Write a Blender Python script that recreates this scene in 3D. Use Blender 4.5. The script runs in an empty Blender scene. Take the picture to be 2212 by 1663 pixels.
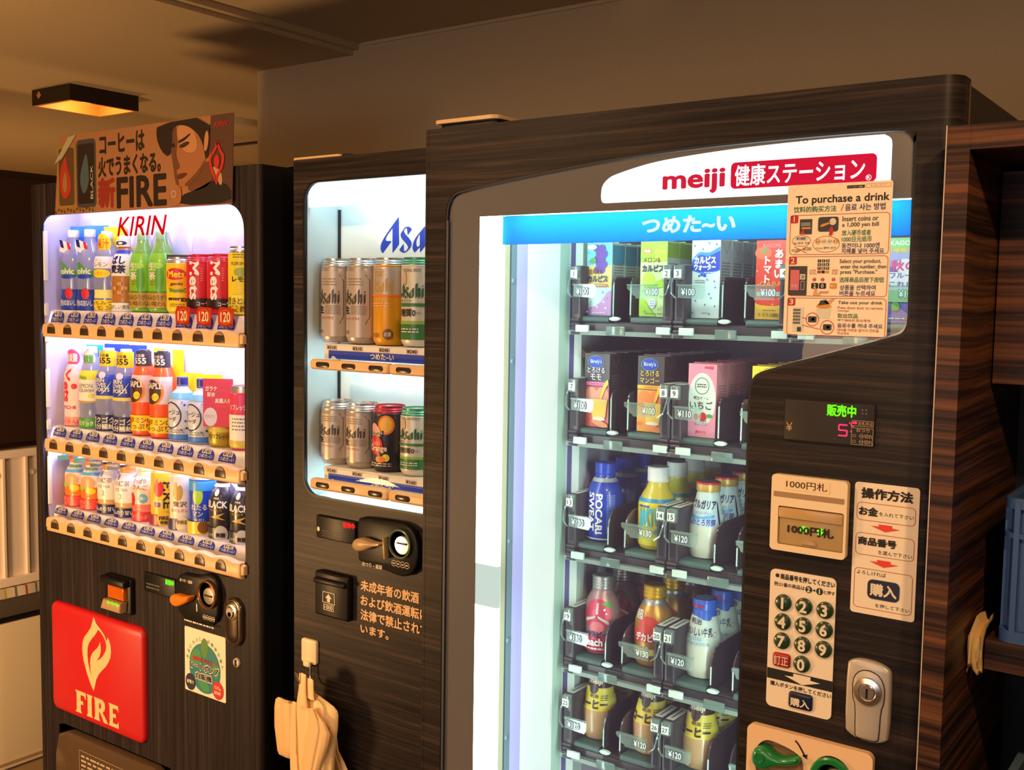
import bpy, math, random
from mathutils import Vector, Matrix
from mathutils.geometry import tessellate_polygon
PI = math.pi
random.seed(7)
SC = bpy.context.scene
COL = SC.collection

# ------------------------------------------------------------------ camera, world, lights, exposure
def make_camera():
    cd = bpy.data.cameras.new('camera'); cam = bpy.data.objects.new('camera', cd); COL.objects.link(cam)
    yaw, pitch, roll = math.radians(35.9164), math.radians(4.588), math.radians(0.887)
    f = Vector((-math.sin(yaw)*math.cos(pitch), math.cos(yaw)*math.cos(pitch), -math.sin(pitch)))
    r = Vector((math.cos(yaw), math.sin(yaw), 0)); u = r.cross(f)
    r2 = math.cos(roll)*r + math.sin(roll)*u; u2 = -math.sin(roll)*r + math.cos(roll)*u
    m = Matrix((r2, u2, -f)).transposed().to_4x4(); m.translation = (0, 0, 1.57)
    cam.matrix_world = m
    cd.sensor_fit = 'HORIZONTAL'; cd.sensor_width = 36.0; cd.lens = 36.0*2282.88/2212
    cd.clip_start = 0.02; cd.clip_end = 60
    SC.camera = cam
make_camera()
SC.view_settings.view_transform = 'Standard'; SC.view_settings.look = 'None'
SC.view_settings.gamma = 1.0; SC.view_settings.use_curve_mapping = False
SC.view_settings.exposure = 0.0
wd = bpy.data.worlds.new('world'); SC.world = wd; wd.use_nodes = True
wd.node_tree.nodes['Background'].inputs[0].default_value = (1.0, 0.62, 0.34, 1)
wd.node_tree.nodes['Background'].inputs[1].default_value = 0.035
try:
    SC.cycles.max_bounces = 8; SC.cycles.transparent_max_bounces = 16
    SC.cycles.caustics_reflective = False; SC.cycles.caustics_refractive = False
    SC.cycles.sample_clamp_indirect = 4.0
    SC.cycles.use_denoising = True
except Exception:
    pass
def light(name, kind, loc, energy, col, size=0.1, target=None, sx=None, sy=None, spot=None, blend=0.5):
    ld = bpy.data.lights.new(name, kind); lo = bpy.data.objects.new(name, ld); COL.objects.link(lo)
    ld.energy = energy; ld.color = col; lo.location = loc
    if kind == 'AREA':
        ld.shape = 'RECTANGLE'; ld.size = sx or size; ld.size_y = sy or size
    else:
        ld.shadow_soft_size = size
    if kind == 'SPOT':
        ld.spot_size = math.radians(spot or 120); ld.spot_blend = blend
    if target is not None:
        d = Vector(target)-Vector(loc); lo.rotation_euler = d.to_track_quat('-Z', 'Y').to_euler()
    return lo
WARM = (1.0, 0.60, 0.29)
# warm ceiling downlights of the room: one above the cabinet side, one in front of the left machines, one behind the photographer
light('ceiling_downlight', 'SPOT', (0.25, 0.35, 2.22), 39, WARM, 0.035, (-0.25, 0.9, 0.4), spot=150, blend=0.6)
light('ceiling_downlight', 'SPOT', (-1.55, 0.20, 2.2), 42, WARM, 0.035, (-1.6, 0.8, 0.0), spot=150, blend=0.6)
light('ceiling_downlight', 'SPOT', (-0.9, -1.3, 2.2), 22, WARM, 0.05, (-0.9, -0.9, 0.0), spot=165, blend=0.6)
light('warm_fill', 'POINT', (-1.4, -1.9, 1.35), 29, (1.0, 0.62, 0.31), 0.25)  # added fill standing in for bounce light on wall and ceiling
# added cool fill behind the camera, raises the blue in the wood
light('cool_fill', 'AREA', (-0.6, -2.6, 1.3), 12, (0.62, 0.80, 1.0), target=(-1.0, 1.4, 1.4), sx=1.4, sy=1.0)

# ------------------------------------------------------------------ materials
def lin(c):
    c = c/255.0
    return c/12.92 if c <= 0.04045 else ((c+0.055)/1.055)**2.4
def rgb(c):
    return (lin(c[0]), lin(c[1]), lin(c[2]), 1.0)
MATS = {}
def mat(name, c, rough=0.5, metal=0.0, emit=0.0, spec=0.5, coat=0.0, noise=0.0):
    if name in MATS: return MATS[name]
    m = bpy.data.materials.new(name); m.use_nodes = True
    nt = m.node_tree; b = nt.nodes['Principled BSDF']
    b.inputs['Base Color'].default_value = rgb(c); b.inputs['Roughness'].default_value = rough
    b.inputs['Metallic'].default_value = metal; b.inputs['Specular IOR Level'].default_value = spec
    b.inputs['Coat Weight'].default_value = coat
    if emit:
        b.inputs['Emission Color'].default_value = rgb(c); b.inputs['Emission Strength'].default_value = emit
    if noise:
        tc = nt.nodes.new('ShaderNodeTexCoord'); n = nt.nodes.new('ShaderNodeTexNoise'); n.inputs['Scale'].default_value = 300
        bp = nt.nodes.new('ShaderNodeBump'); bp.inputs['Strength'].default_value = noise; bp.inputs['Distance'].default_value = 0.001
        nt.links.new(tc.outputs['Object'], n.inputs['Vector']); nt.links.new(n.outputs['Fac'], bp.inputs['Height'])
        nt.links.new(bp.outputs['Normal'], b.inputs['Normal'])
    MATS[name] = m; return m
def glow(name, c, s, sample=False):
    if name in MATS: return MATS[name]
    m = bpy.data.materials.new(name); m.use_nodes = True; nt = m.node_tree
    nt.nodes.remove(nt.nodes['Principled BSDF'])
    e = nt.nodes.new('ShaderNodeEmission'); e.inputs[0].default_value = rgb(c); e.inputs[1].default_value = s
    nt.links.new(e.outputs[0], nt.nodes['Material Output'].inputs[0])
    if not sample:
        m.cycles.emission_sampling = 'NONE'
    MATS[name] = m; return m
def clear(name, c=(255, 255, 255), gloss=0.08, diff=0.0, rough=0.02, dc=(255, 255, 255)):
    """thin clear pane: tinted transparency, a fresnel-like share of gloss and a little milky scatter"""
    if name in MATS: return MATS[name]
    m = bpy.data.materials.new(name); m.use_nodes = True; nt = m.node_tree
    nt.nodes.remove(nt.nodes['Principled BSDF'])
    t = nt.nodes.new('ShaderNodeBsdfTransparent'); t.inputs[0].default_value = rgb(c)
    g = nt.nodes.new('ShaderNodeBsdfGlossy'); g.inputs['Roughness'].default_value = rough
    lw = nt.nodes.new('ShaderNodeLayerWeight'); lw.inputs['Blend'].default_value = 0.25
    mu = nt.nodes.new('ShaderNodeMath'); mu.operation = 'MULTIPLY_ADD'; mu.inputs[1].default_value = 0.35; mu.inputs[2].default_value = gloss
    nt.links.new(lw.outputs['Fresnel'], mu.inputs[0])
    mx = nt.nodes.new('ShaderNodeMixShader'); nt.links.new(mu.outputs[0], mx.inputs[0])
    last = t
    if diff:
        d = nt.nodes.new('ShaderNodeBsdfDiffuse'); d.inputs[0].default_value = rgb(dc)
        m2 = nt.nodes.new('ShaderNodeMixShader'); m2.inputs[0].default_value = diff
        nt.links.new(t.outputs[0], m2.inputs[1]); nt.links.new(d.outputs[0], m2.inputs[2]); last = m2
    nt.links.new(last.outputs[0], mx.inputs[1]); nt.links.new(g.outputs[0], mx.inputs[2])
    nt.links.new(mx.outputs[0], nt.nodes['Material Output'].inputs[0])
    MATS[name] = m; return m
def wood(name, stops, scale, rough=0.42, warp=0.012, fine=1.0):
    """streaky laminate: stretched noise in world metres through a colour ramp"""
    m = bpy.data.materials.new(name); m.use_nodes = True; nt = m.node_tree; b = nt.nodes['Principled BSDF']
    N = nt.nodes.new; K = nt.links.new
    tc = N('ShaderNodeNewGeometry')
    wn = N('ShaderNodeTexNoise'); wn.inputs['Scale'].default_value = 5.0; wn.inputs['Detail'].default_value = 1.5
    K(tc.outputs['Position'], wn.inputs['Vector'])
    vm = N('ShaderNodeVectorMath'); vm.operation = 'MULTIPLY_ADD'; vm.inputs[1].default_value = (warp,)*3
    K(wn.outputs['Color'], vm.inputs[0]); K(tc.outputs['Position'], vm.inputs[2])
    mp = N('ShaderNodeMapping'); mp.inputs['Scale'].default_value = scale; K(vm.outputs[0], mp.inputs['Vector'])
    n1 = N('ShaderNodeTexNoise'); n1.inputs['Scale'].default_value = 1.0; n1.inputs['Detail'].default_value = 5; n1.inputs['Roughness'].default_value = 0.62
    K(mp.outputs[0], n1.inputs['Vector'])
    mp2 = N('ShaderNodeMapping'); mp2.inputs['Scale'].default_value = tuple(s*3.7*fine for s in scale); K(vm.outputs[0], mp2.inputs['Vector'])
    n2 = N('ShaderNodeTexNoise'); n2.inputs['Scale'].default_value = 1.0; n2.inputs['Detail'].default_value = 3
    K(mp2.outputs[0], n2.inputs['Vector'])
    mx = N('ShaderNodeMath'); mx.operation = 'MULTIPLY_ADD'; mx.inputs[1].default_value = 0.35
    K(n2.outputs['Fac'], mx.inputs[0]); K(n1.outputs['Fac'], mx.inputs[2])
    sb = N('ShaderNodeMath'); sb.operation = 'SUBTRACT'; sb.inputs[1].default_value = 0.175; K(mx.outputs[0], sb.inputs[0])
    cr = N('ShaderNodeValToRGB'); e = cr.color_ramp.elements
    e[0].position, e[0].color = stops[0][0], rgb(stops[0][1]); e[1].position, e[1].color = stops[-1][0], rgb(stops[-1][1])
    for p, c in stops[1:-1]:
        q = e.new(p); q.color = rgb(c)
    K(sb.outputs[0], cr.inputs['Fac']); K(cr.outputs['Color'], b.inputs['Base Color'])
    b.inputs['Roughness'].default_value = rough; b.inputs['Specular IOR Level'].default_value = 0.16
    MATS[name] = m; return m
def film(name, c, thru=0.6):
    """coloured print on a lit pane: part of the light from behind comes through"""
    if name in MATS: return MATS[name]
    m = bpy.data.materials.new(name); m.use_nodes = True; nt = m.node_tree; nt.nodes.remove(nt.nodes['Principled BSDF'])
    d = nt.nodes.new('ShaderNodeBsdfDiffuse'); t = nt.nodes.new('ShaderNodeBsdfTranslucent'); x = nt.nodes.new('ShaderNodeMixShader')
    d.inputs[0].default_value = rgb(c); t.inputs[0].default_value = rgb(c); x.inputs[0].default_value = thru
    nt.links.new(d.outputs[0], x.inputs[1]); nt.links.new(t.outputs[0], x.inputs[2]); nt.links.new(x.outputs[0], nt.nodes['Material Output'].inputs[0])
    MATS[name] = m; return m
def plaster(name, c, rough=0.9, var=0.06):
    m = bpy.data.materials.new(name); m.use_nodes = True; nt = m.node_tree; b = nt.nodes['Principled BSDF']
    g = nt.nodes.new('ShaderNodeNewGeometry'); n = nt.nodes.new('ShaderNodeTexNoise'); n.inputs['Scale'].default_value = 160; n.inputs['Detail'].default_value = 4
    nt.links.new(g.outputs['Position'], n.inputs['Vector'])
    bp = nt.nodes.new('ShaderNodeBump'); bp.inputs['Strength'].default_value = 0.25; bp.inputs['Distance'].default_value = 0.002
    nt.links.new(n.outputs['Fac'], bp.inputs['Height']); nt.links.new(bp.outputs['Normal'], b.inputs['Normal'])
    mx = nt.nodes.new('ShaderNodeMix'); mx.data_type = 'RGBA'
    mx.inputs[6].default_value = rgb(c); mx.inputs[7].default_value = rgb(tuple(v*(1-var) for v in c))
    nt.links.new(n.outputs['Fac'], mx.inputs[0]); nt.links.new(mx.outputs[2], b.inputs['Base Color'])
    b.inputs['Roughness'].default_value = rough; b.inputs['Specular IOR Level'].default_value = 0.2
    MATS[name] = m; return m
# room
PLASTER = plaster('wall_plaster', (198, 180, 150)); CEILM = plaster('ceiling_plaster', (206, 184, 150)); FLOORM = plaster('floor_tiles', (92, 74, 56), 0.5)
WOODH = wood('dark_wood_laminate_horizontal', [(0.30, (22, 19, 19)), (0.44, (36, 31, 31)), (0.54, (45, 39, 38)), (0.70, (72, 58, 52))], (2.2, 2.2, 105.0), warp=0.008)
WOODV = wood('dark_wood_laminate_vertical', [(0.30, (28, 24, 25)), (0.48, (41, 35, 36)), (0.6, (50, 43, 44)), (0.7, (66, 57, 56))], (120.0, 20.0, 2.0), warp=0.004)
WOODR = wood('striped_walnut_laminate', [(0.30, (28, 19, 16)), (0.44, (56, 39, 32)), (0.54, (84, 55, 40)), (0.68, (122, 78, 50))], (1.5, 1.5, 80.0), rough=0.4)
BLACK = mat('black_plastic', (17, 17, 19), 0.42, spec=0.3); BLACKM = mat('matt_black_steel', (15, 16, 20), 0.5); NAVYBLACK = mat('blue_black_steel', (12, 15, 24), 0.45)
DARKGREY = mat('dark_grey_plastic', (52, 52, 54), 0.35); SMOKE = mat('smoked_display_plastic', (52, 49, 49), 0.45, spec=.2)
BEIGE = mat('beige_plastic', (226, 188, 138), 0.4); CREAM = mat('cream_plastic', (248, 226, 188), 0.4); WHITE = mat('white_plastic', (238, 236, 232), 0.4)
CREAMLABEL = mat('cream_label', (250, 236, 212), 0.5); SILVER = mat('silver_steel', (198, 190, 178), 0.4, 0.35); CHROME = mat('chrome', (220, 215, 208), 0.24, 1.0)
BRONZE = mat('dark_bronze_steel', (120, 108, 96), 0.25, 0.9); INK = mat('black_ink', (28, 22, 20), 0.6); WHITEINK = mat('white_ink', (238, 226, 206), 0.6)
REDINK = mat('red_ink', (206, 40, 38), 0.5); REDTHIN = mat('dark_red_ink', (176, 44, 44), 0.5); NAVYINK = mat('navy_ink', (30, 34, 66), 0.5)
GREENINK = mat('green_ink', (40, 120, 80), 0.5); PURPLEINK = mat('violet_ink', (50, 44, 120), 0.5)
GREENPL = mat('green_plastic', (16, 128, 62), 0.25, coat=0.4); GREENKEY = mat('dark_green_key', (36, 66, 38), 0.3, coat=0.3)
ORANGEPL = mat('orange_plastic', (238, 134, 38), 0.3); KHAKI = mat('khaki_plastic', (178, 150, 108), 0.3)
PANE = clear('clear_window_glass', (252, 255, 255), 0.015); PLASTICCLEAR = clear('clear_plastic', (236, 246, 242), 0.05, 0.16, 0.08)
INNERWHITE = mat('white_enamel_liner', (232, 232, 236), 0.4); 
LED_G = glow('green_led', (90, 255, 20), 2.2); LED_R = glow('red_led', (255, 30, 24), 2.4); LED_P = glow('pink_red_led', (255, 44, 84), 2.2)
REDPANEL = mat('red_advert_panel', (196, 28, 36), 0.4)

# ------------------------------------------------------------------ mesh builder
TXT = {}
def glyphs(s, bold):
    k = (s, bold)
    if k not in TXT:
        cu = bpy.data.curves.new('lettering', 'FONT'); cu.body = s; cu.offset = bold; cu.resolution_u = 3
        ob = bpy.data.objects.new('lettering', cu); me = ob.to_mesh()
        vs = [(v.co.x, v.co.y) for v in me.vertices]; fs = [tuple(p.vertices) for p in me.polygons]
        ob.to_mesh_clear(); bpy.data.objects.remove(ob); bpy.data.curves.remove(cu)
        if vs:
            x0 = min(v[0] for v in vs); x1 = max(v[0] for v in vs); y0 = min(v[1] for v in vs); y1 = max(v[1] for v in vs)
            w = max(x1-x0, 1e-6); h = max(y1-y0, 1e-6)
            vs = [((a-x0)/w, (b-y0)/h) for a, b in vs]
        else:
            w = h = 1
        TXT[k] = (vs, fs, w/h, w, h)
    return TXT[k]
def flat(y):                     # print on a plane facing the viewer's side (-Y)
    return lambda u, v: (u, y, v)
def flatx(x):                    # print on a plane facing +X, u runs along Y
    return lambda u, v: (x, u, v)
def cyl(r, cx=0.0, cy=0.0, th=0.0, eps=0.0004):   # print wrapped round an upright can or bottle, u measured along the arc
    rf = r if callable(r) else (lambda v: r)
    def f(u, v):
        rr = rf(v)+eps; a = u/max(rf(v), 1e-4)+th
        return (cx+rr*math.sin(a), cy-rr*math.cos(a), v)
    return f
def rrect(x0, x1, z0, z1, r, n=6):
    r = min(r, abs(x1-x0)/2, abs(z1-z0)/2); P = []
    for cx, cz, a0 in ((x1-r, z0+r, -PI/2), (x1-r, z1-r, 0), (x0+r, z1-r, PI/2), (x0+r, z0+r, PI)):
        for i in range(n+1):
            a = a0+PI/2*i/n; P.append((cx+r*math.cos(a), cz+r*math.sin(a)))
    return P
def ellipse(cx, cz, rx, rz=None, n=32, a0=0.0, a1=2*PI):
    rz = rx if rz is None else rz
    full = abs(a1-a0-2*PI) < 1e-6
    return [(cx+rx*math.cos(a0+(a1-a0)*i/(n if full else n-1)), cz+rz*math.sin(a0+(a1-a0)*i/(n if full else n-1))) for i in range(n)]
def spline(P, n=5):
    """Catmull-Rom curve through an open row of points"""
    out = []
    for i in range(len(P)-1):
        p0, p1, p2, p3 = P[max(i-1, 0)], P[i], P[i+1], P[min(i+2, len(P)-1)]
        for k in range(n):
            t = k/n; out.append(tuple(.5*(2*b+(c-a)*t+(2*a-5*b+4*c-d)*t*t+(3*b-a-3*c+d)*t**3) for a, b, c, d in zip(p0, p1, p2, p3)))
    return out+[P[-1]]
def smooth2(P, it=2):
    """Chaikin corner cutting of a closed outline"""
    for _ in range(it):
        Q = []
        for i in range(len(P)):
            a, b = P[i], P[(i+1) % len(P)]
            Q.append((a[0]*.75+b[0]*.25, a[1]*.75+b[1]*.25)); Q.append((a[0]*.25+b[0]*.75, a[1]*.25+b[1]*.75))
        P = Q
    return P
def area2(P):
    return sum(P[i][0]*P[(i+1) % len(P)][1]-P[(i+1) % len(P)][0]*P[i][1] for i in range(len(P)))/2
def inset2(P, d):
    if area2(P) < 0: P = P[::-1]
    n = len(P); out = []
    for i in range(n):
        a, b, c = Vector(P[i-1]), Vector(P[i]), Vector(P[(i+1) % n])
        e1 = (b-a); e2 = (c-b)
        if e1.length < 1e-9: e1 = e2
        if e2.length < 1e-9: e2 = e1
        e1.normalize(); e2.normalize()
        n1 = Vector((-e1.y, e1.x)); n2 = Vector((-e2.y, e2.x)); m = n1+n2
        m = m/max(m.length_squared/2, 0.3)
        out.append((b.x+m.x*d, b.y+m.y*d))
    return out
BEER = dict(A=[(492, 118), (500, 690), (368, 868), (365, 345), (300, 430), (250, 500), (225, 555), (222, 590), (240, 615), (345, 622), (160, 868), (130, 830), (116, 780), (118, 720), (135, 650), (165, 590), (200, 530), (260, 440), (330, 340), (420, 215)],
            s=[(760, 385), (678, 505), (668, 400), (660, 365), (640, 357), (615, 375), (600, 405), (600, 430), (625, 475), (700, 560), (745, 630), (758, 680), (750, 730), (715, 790), (660, 845), (620, 865), (580, 863), (540, 845), (508, 802), (597, 680), (602, 800), (612, 838), (640, 835), (670, 800), (690, 765), (685, 735), (640, 670), (570, 590), (540, 535), (532, 495), (545, 455), (580, 405), (610, 355), (645, 333), (690, 330), (730, 345)],
            a=[(1028, 328), (1028, 740), (930, 868), (928, 750), (822, 868), (795, 830), (780, 770), (785, 700), (810, 620), (850, 550), (930, 450)], a_hole=[(925, 490), (925, 720), (890, 755), (870, 745), (852, 700), (852, 640), (870, 580), (900, 520)],
            h=[(1195, 118), (1195, 440), (1255, 365), (1300, 345), (1325, 380), (1325, 740), (1230, 868), (1230, 470), (1195, 520), (1195, 740), (1100, 868), (1100, 225)], i=[(1485, 330), (1485, 740), (1390, 868), (1390, 440)], dot=[(1400, 290), (1475, 215), (1495, 250), (1425, 325)])
def beer_logo(m, u0, u1, v0, v1, mm, mp):
    q = lambda L: [mp(u0+(u1-u0)*(x-116)/1379, v0+(v1-v0)*(868-y)/750) for x, y in L]
    for k in ('A', 's', 'h', 'i', 'dot'): m.tess(q(BEER[k]), mm)
    m.tess(q(BEER['a']), mm, None, [q(BEER['a_hole'])])
class MB:
    def __init__(s): s.v = []; s.f = []; s.m = []; s.mats = []; s.sm = []
    def mi(s, m):
        if m not in s.mats: s.mats.append(m)
        return s.mats.index(m)
    def add(s, vs, fs, m, smooth=False):
        o = len(s.v); s.v += [tuple(v) for v in vs]; k = s.mi(m)
        for f in fs: s.f.append(tuple(o+i for i in f)); s.m.append(k); s.sm.append(smooth)
        return s
    def box(s, x0, x1, y0, y1, z0, z1, m, bev=0.0):
        if bev: return s.prism(rrect(x0, x1, z0, z1, bev, 3), y0, y1, m, bev)
        vs = [(x, y, z) for z in (z0, z1) for y in (y0, y1) for x in (x0, x1)]
        return s.add(vs, [(0, 2, 3, 1), (4, 5, 7, 6), (0, 1, 5, 4), (2, 6, 7, 3), (0, 4, 6, 2), (1, 3, 7, 5)], m)
    def prism(s, P, y0, y1, m, bev=0.0, side=None, back=True, axis='y'):
        """outline in XZ pushed from the front y0 to the back y1, front edge eased by bev"""
        if area2(P) < 0: P = P[::-1]
        n = len(P); L = []
        if bev:
            L = [[(x, y0, z) for x, z in inset2(P, bev)], [(x, y0+bev*.35, z) for x, z in inset2(P, bev*.35)], [(x, y0+bev, z) for x, z in P]]
        else:
            L = [[(x, y0, z) for x, z in P]]
        L.append([(x, y1, z) for x, z in P])
        if axis == 'x':
            L = [[(y, x, z) for x, y, z in l] for l in L]
        elif axis == 'z':
            L = [[(x, z, y) for x, y, z in l] for l in L]
        vs = [p for l in L for p in l]; fs = []
        for k in range(len(L)-1):
            for i in range(n):
                j = (i+1) % n; fs.append((k*n+i, (k+1)*n+i, (k+1)*n+j, k*n+j))
        s.add(vs, fs, side or m, smooth=True)
        s.tess(L[0], m, [p for p in (L[0],)])
        if back: s.tess(L[-1][::-1], side or m)
        return s
    def tess(s, loop, m, _=None, holes=()):
        loops = [[Vector(p) for p in loop]]+[[Vector(p) for p in h] for h in holes]
        fl = [p for l in loops for p in l]
        if not holes and len(loop) <= 4: return s.add(fl, [tuple(range(len(fl)))], m)
        return s.add(fl, [tuple(t) for t in tessellate_polygon(loops)], m)
    def plate(s, P, holes, y0, y1, m, side=None):
        """a panel with cut-outs: front face, back face and the walls of the cuts"""
        side = side or m
        for y in (y0, y1):
            s.tess([(x, y, z) for x, z in P], m if y == y0 else side, None, [[(x, y, z) for x, z in h] for h in holes])
        for Q in [P]+list(holes):
            n = len(Q); vs = [(x, y0, z) for x, z in Q]+[(x, y1, z) for x, z in Q]
            s.add(vs, [(i, n+i, n+(i+1) % n, (i+1) % n) for i in range(n)], side, smooth=True)
        return s
    def poly(s, P, m, mp):
        return s.tess([mp(u, v) for u, v in P], m)
    def shape(s, P, m, mp, rings=4):
        """outline drawn on a curved surface: concentric rings so that it follows the surface"""
        cx = sum(p[0] for p in P)/len(P); cz = sum(p[1] for p in P)/len(P); n = len(P); vs = []
        for k in range(rings, 0, -1):
            t = k/rings; vs += [mp(cx+(u-cx)*t, cz+(v-cz)*t) for u, v in P]
        vs.append(mp(cx, cz)); fs = []
        for k in range(rings-1):
            for i in range(n): j = (i+1) % n; fs.append((k*n+i, k*n+j, (k+1)*n+j, (k+1)*n+i))
        b = (rings-1)*n
        for i in range(n): fs.append((b+i, b+(i+1) % n, len(vs)-1))
        return s.add(vs, fs, m, smooth=True)
    def ring(s, P, w, m, mp):
        Q = inset2(P, w); n = len(P)
        if area2(P) < 0: P = P[::-1]
        vs = [mp(u, v) for u, v in P]+[mp(u, v) for u, v in Q]
        return s.add(vs, [(i, (i+1) % n, n+(i+1) % n, n+i) for i in range(n)], m)
    def rect(s, u0, u1, v0, v1, m, mp, nu=1):
        vs = []
        for i in range(nu+1):
            u = u0+(u1-u0)*i/nu; vs += [mp(u, v0), mp(u, v1)]
        return s.add(vs, [(2*i, 2*i+2, 2*i+3, 2*i+1) for i in range(nu)], m, smooth=nu > 1)
    def line(s, pts, w, m, mp):
        for a, b in zip(pts, pts[1:]):
            d = Vector((b[0]-a[0], b[1]-a[1]));
            if d.length < 1e-9: continue
            d.normalize(); nx, nz = -d.y*w/2, d.x*w/2
            s.add([mp(a[0]+nx, a[1]+nz), mp(a[0]-nx, a[1]-nz), mp(b[0]-nx, b[1]-nz), mp(b[0]+nx, b[1]+nz)], [(0, 1, 2, 3)], m)
        return s
    def text(s, t, u0, v0, u1, v1, m, mp, bold=0.0, shear=0.0, rot=0, fit=True):
        """lettering fitted to the rectangle u0..u1 x v0..v1 (fit=False keeps the letters' proportions inside it)"""
        reps = [(0, 0)]
        if len(t) == 1 and t in '1Il': fit = False
        if bold:
            d = bold*.95; k_ = 12 if bold > .025 else 5; bold = 0.0; w_, h_ = glyphs(t, 0.0)[3:]; reps = [(d*math.cos(2*PI*q/k_)/w_, d*math.sin(2*PI*q/k_)/h_) for q in range(k_)]
        vs, fs, ar = glyphs(t, bold)[:3]
        W, H = (u1-u0), (v1-v0)
        if rot in (90, -90): ar = 1/ar
        if not fit:
            if W/H > ar: d = W-H*ar; u0 += d/2; W -= d
            else: d = H-W/ar; v0 += d/2; H -= d
        for ir, (da, db) in enumerate(reps):
            out = []
            for a, b in vs:
                a += da; b += db
                if rot == 90: a, b = 1-b, a
                elif rot == -90: a, b = b, 1-a
                p = mp(u0+(a+shear*b)*W, v0+b*H); out.append((p[0], p[1]-1.5e-5*ir, p[2]))
            s.add(out, fs, m)
        return s
    def vtext(s, t, uc, v1, size, step, m, mp, bold=0.0):
        for i, ch in enumerate(t):
            s.text(ch, uc-size/2, v1-i*step-size, uc+size/2, v1-i*step, m, mp, bold, fit=False)
        return s
    def scribble(s, u0, u1, v0, v1, rows, m, mp, h=0.45, gaps=6):
        """rows of print too small to read"""
        rng = random.Random(int((u0*7919+v0*104729)*1e4)); dv = (v1-v0)/rows
        for r in range(rows):
            u = u0; z = v1-(r+1)*dv+dv*(1-h)/2
            while u < u1-1e-5:
                w = (u1-u0)/gaps*rng.uniform(.35, 1.0); e = min(u+w, u1)
                s.rect(u, e, z, z+dv*h, m, mp); u = e+(u1-u0)/gaps*rng.uniform(.12, .3)
        return s
    def lathe(s, prof, m, cx=0.0, cy=0.0, seg=32, cap=True, smooth=True):
        """prof: (radius, z[, material of the band that ends here])"""
        n = seg
        for k in range(len(prof)-1):
            a, b = prof[k], prof[k+1]; mm = b[2] if len(b) > 2 else m
            vs = []
            for r, z in ((a[0], a[1]), (b[0], b[1])):
                vs += [(cx+r*math.cos(2*PI*i/n), cy+r*math.sin(2*PI*i/n), z) for i in range(n)]
            s.add(vs, [(i, (i+1) % n, n+(i+1) % n, n+i) for i in range(n)], mm, smooth)
        if cap:
            for q, rev in ((prof[0], True), (prof[-1], False)):
                if q[0] > 1e-5:
                    l = [(cx+q[0]*math.cos(2*PI*i/n), cy+q[0]*math.sin(2*PI*i/n), q[1]) for i in range(n)]
                    s.add(l[::-1] if rev else l, [tuple(range(n))], (q[2] if len(q) > 2 else m))
        return s
    def lathey(s, prof, m, cx, cz, seg=28, cap=True):
        """turned about an axis along Y; prof: (radius, y)"""
        t = MB(); t.lathe(prof, m, 0, 0, seg, cap)
        for k, f in enumerate(t.f):
            mm = t.mats[t.m[k]]
            s.add([(cx+t.v[i][0], t.v[i][2], cz+t.v[i][1]) for i in f], [tuple(range(len(f)))], mm, t.sm[k])
        return s
    def tube(s, pts, r, m, seg=10, cap=True):
        pts = [Vector(p) for p in pts]; n = seg; R = []
        rr = r if isinstance(r, (list, tuple)) else [r]*len(pts)
        up = Vector((0, 0, 1))
        for i, p in enumerate(pts):
            d = (pts[min(i+1, len(pts)-1)]-pts[max(i-1, 0)]).normalized()
            a = d.cross(up if abs(d.dot(up)) < .95 else Vector((1, 0, 0))).normalized(); b = d.cross(a)
            R.append([p+rr[i]*(math.cos(2*PI*k/n)*a+math.sin(2*PI*k/n)*b) for k in range(n)])
        vs = [v for q in R for v in q]; fs = []
        for i in range(len(R)-1):
            for k in range(n): fs.append((i*n+k, i*n+(k+1) % n, (i+1)*n+(k+1) % n, (i+1)*n+k))
        s.add(vs, fs, m, True)
        if cap:
            s.add(R[0][::-1], [tuple(range(n))], m); s.add(R[-1], [tuple(range(n))], m)
        return s
    def build(s, name, parent=None, off=(0, 0, 0), label=None):
        me = bpy.data.meshes.new(name)
        me.from_pydata([(x-off[0], y-off[1], z-off[2]) for x, y, z in s.v], [], s.f)
        for m in s.mats: me.materials.append(m)
        me.polygons.foreach_set('material_index', s.m); me.polygons.foreach_set('use_smooth', s.sm)
        import bmesh
        bm = bmesh.new(); bm.from_mesh(me); bmesh.ops.remove_doubles(bm, verts=bm.verts, dist=1e-6)
        bm.to_mesh(me); bm.free()
        me.update()
        try: me.set_sharp_from_angle(angle=math.radians(38))
        except Exception: pass
        ob = bpy.data.objects.new(name, me); COL.objects.link(ob)
        if parent is not None: ob.parent = parent
        if label: ob['label'] = label
        return ob
def thing(name, label, cat, loc=(0, 0, 0), group=None, rz=0.0):
    o = bpy.data.objects.new(name, None); COL.objects.link(o); o.empty_display_size = 0.05
    o.location = loc; o.rotation_euler = (0, 0, rz); o['label'] = label; o['category'] = cat
    if group: o['group'] = group
    return o
def tag(o, label, cat, group=None):
    o['label'] = label; o['category'] = cat
    if group: o['group'] = group
    return o
def struct(o): o['kind'] = 'structure'; return o
def dup(root, loc, label, group=None):
    r = root.copy(); COL.objects.link(r); r.location = loc; r['label'] = label
    if group: r['group'] = group
    for ch in root.children:
        c = ch.copy(); COL.objects.link(c); c.parent = r
        for g in ch.children:
            d = g.copy(); COL.objects.link(d); d.parent = c
    return r
def boxobj(name, x0, x1, y0, y1, z0, z1, m):
    c = ((x0+x1)/2, (y0+y1)/2, z0); o = MB().box(x0, x1, y0, y1, z0, z1, m).build(name, off=c); o.location = c; return o

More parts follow.
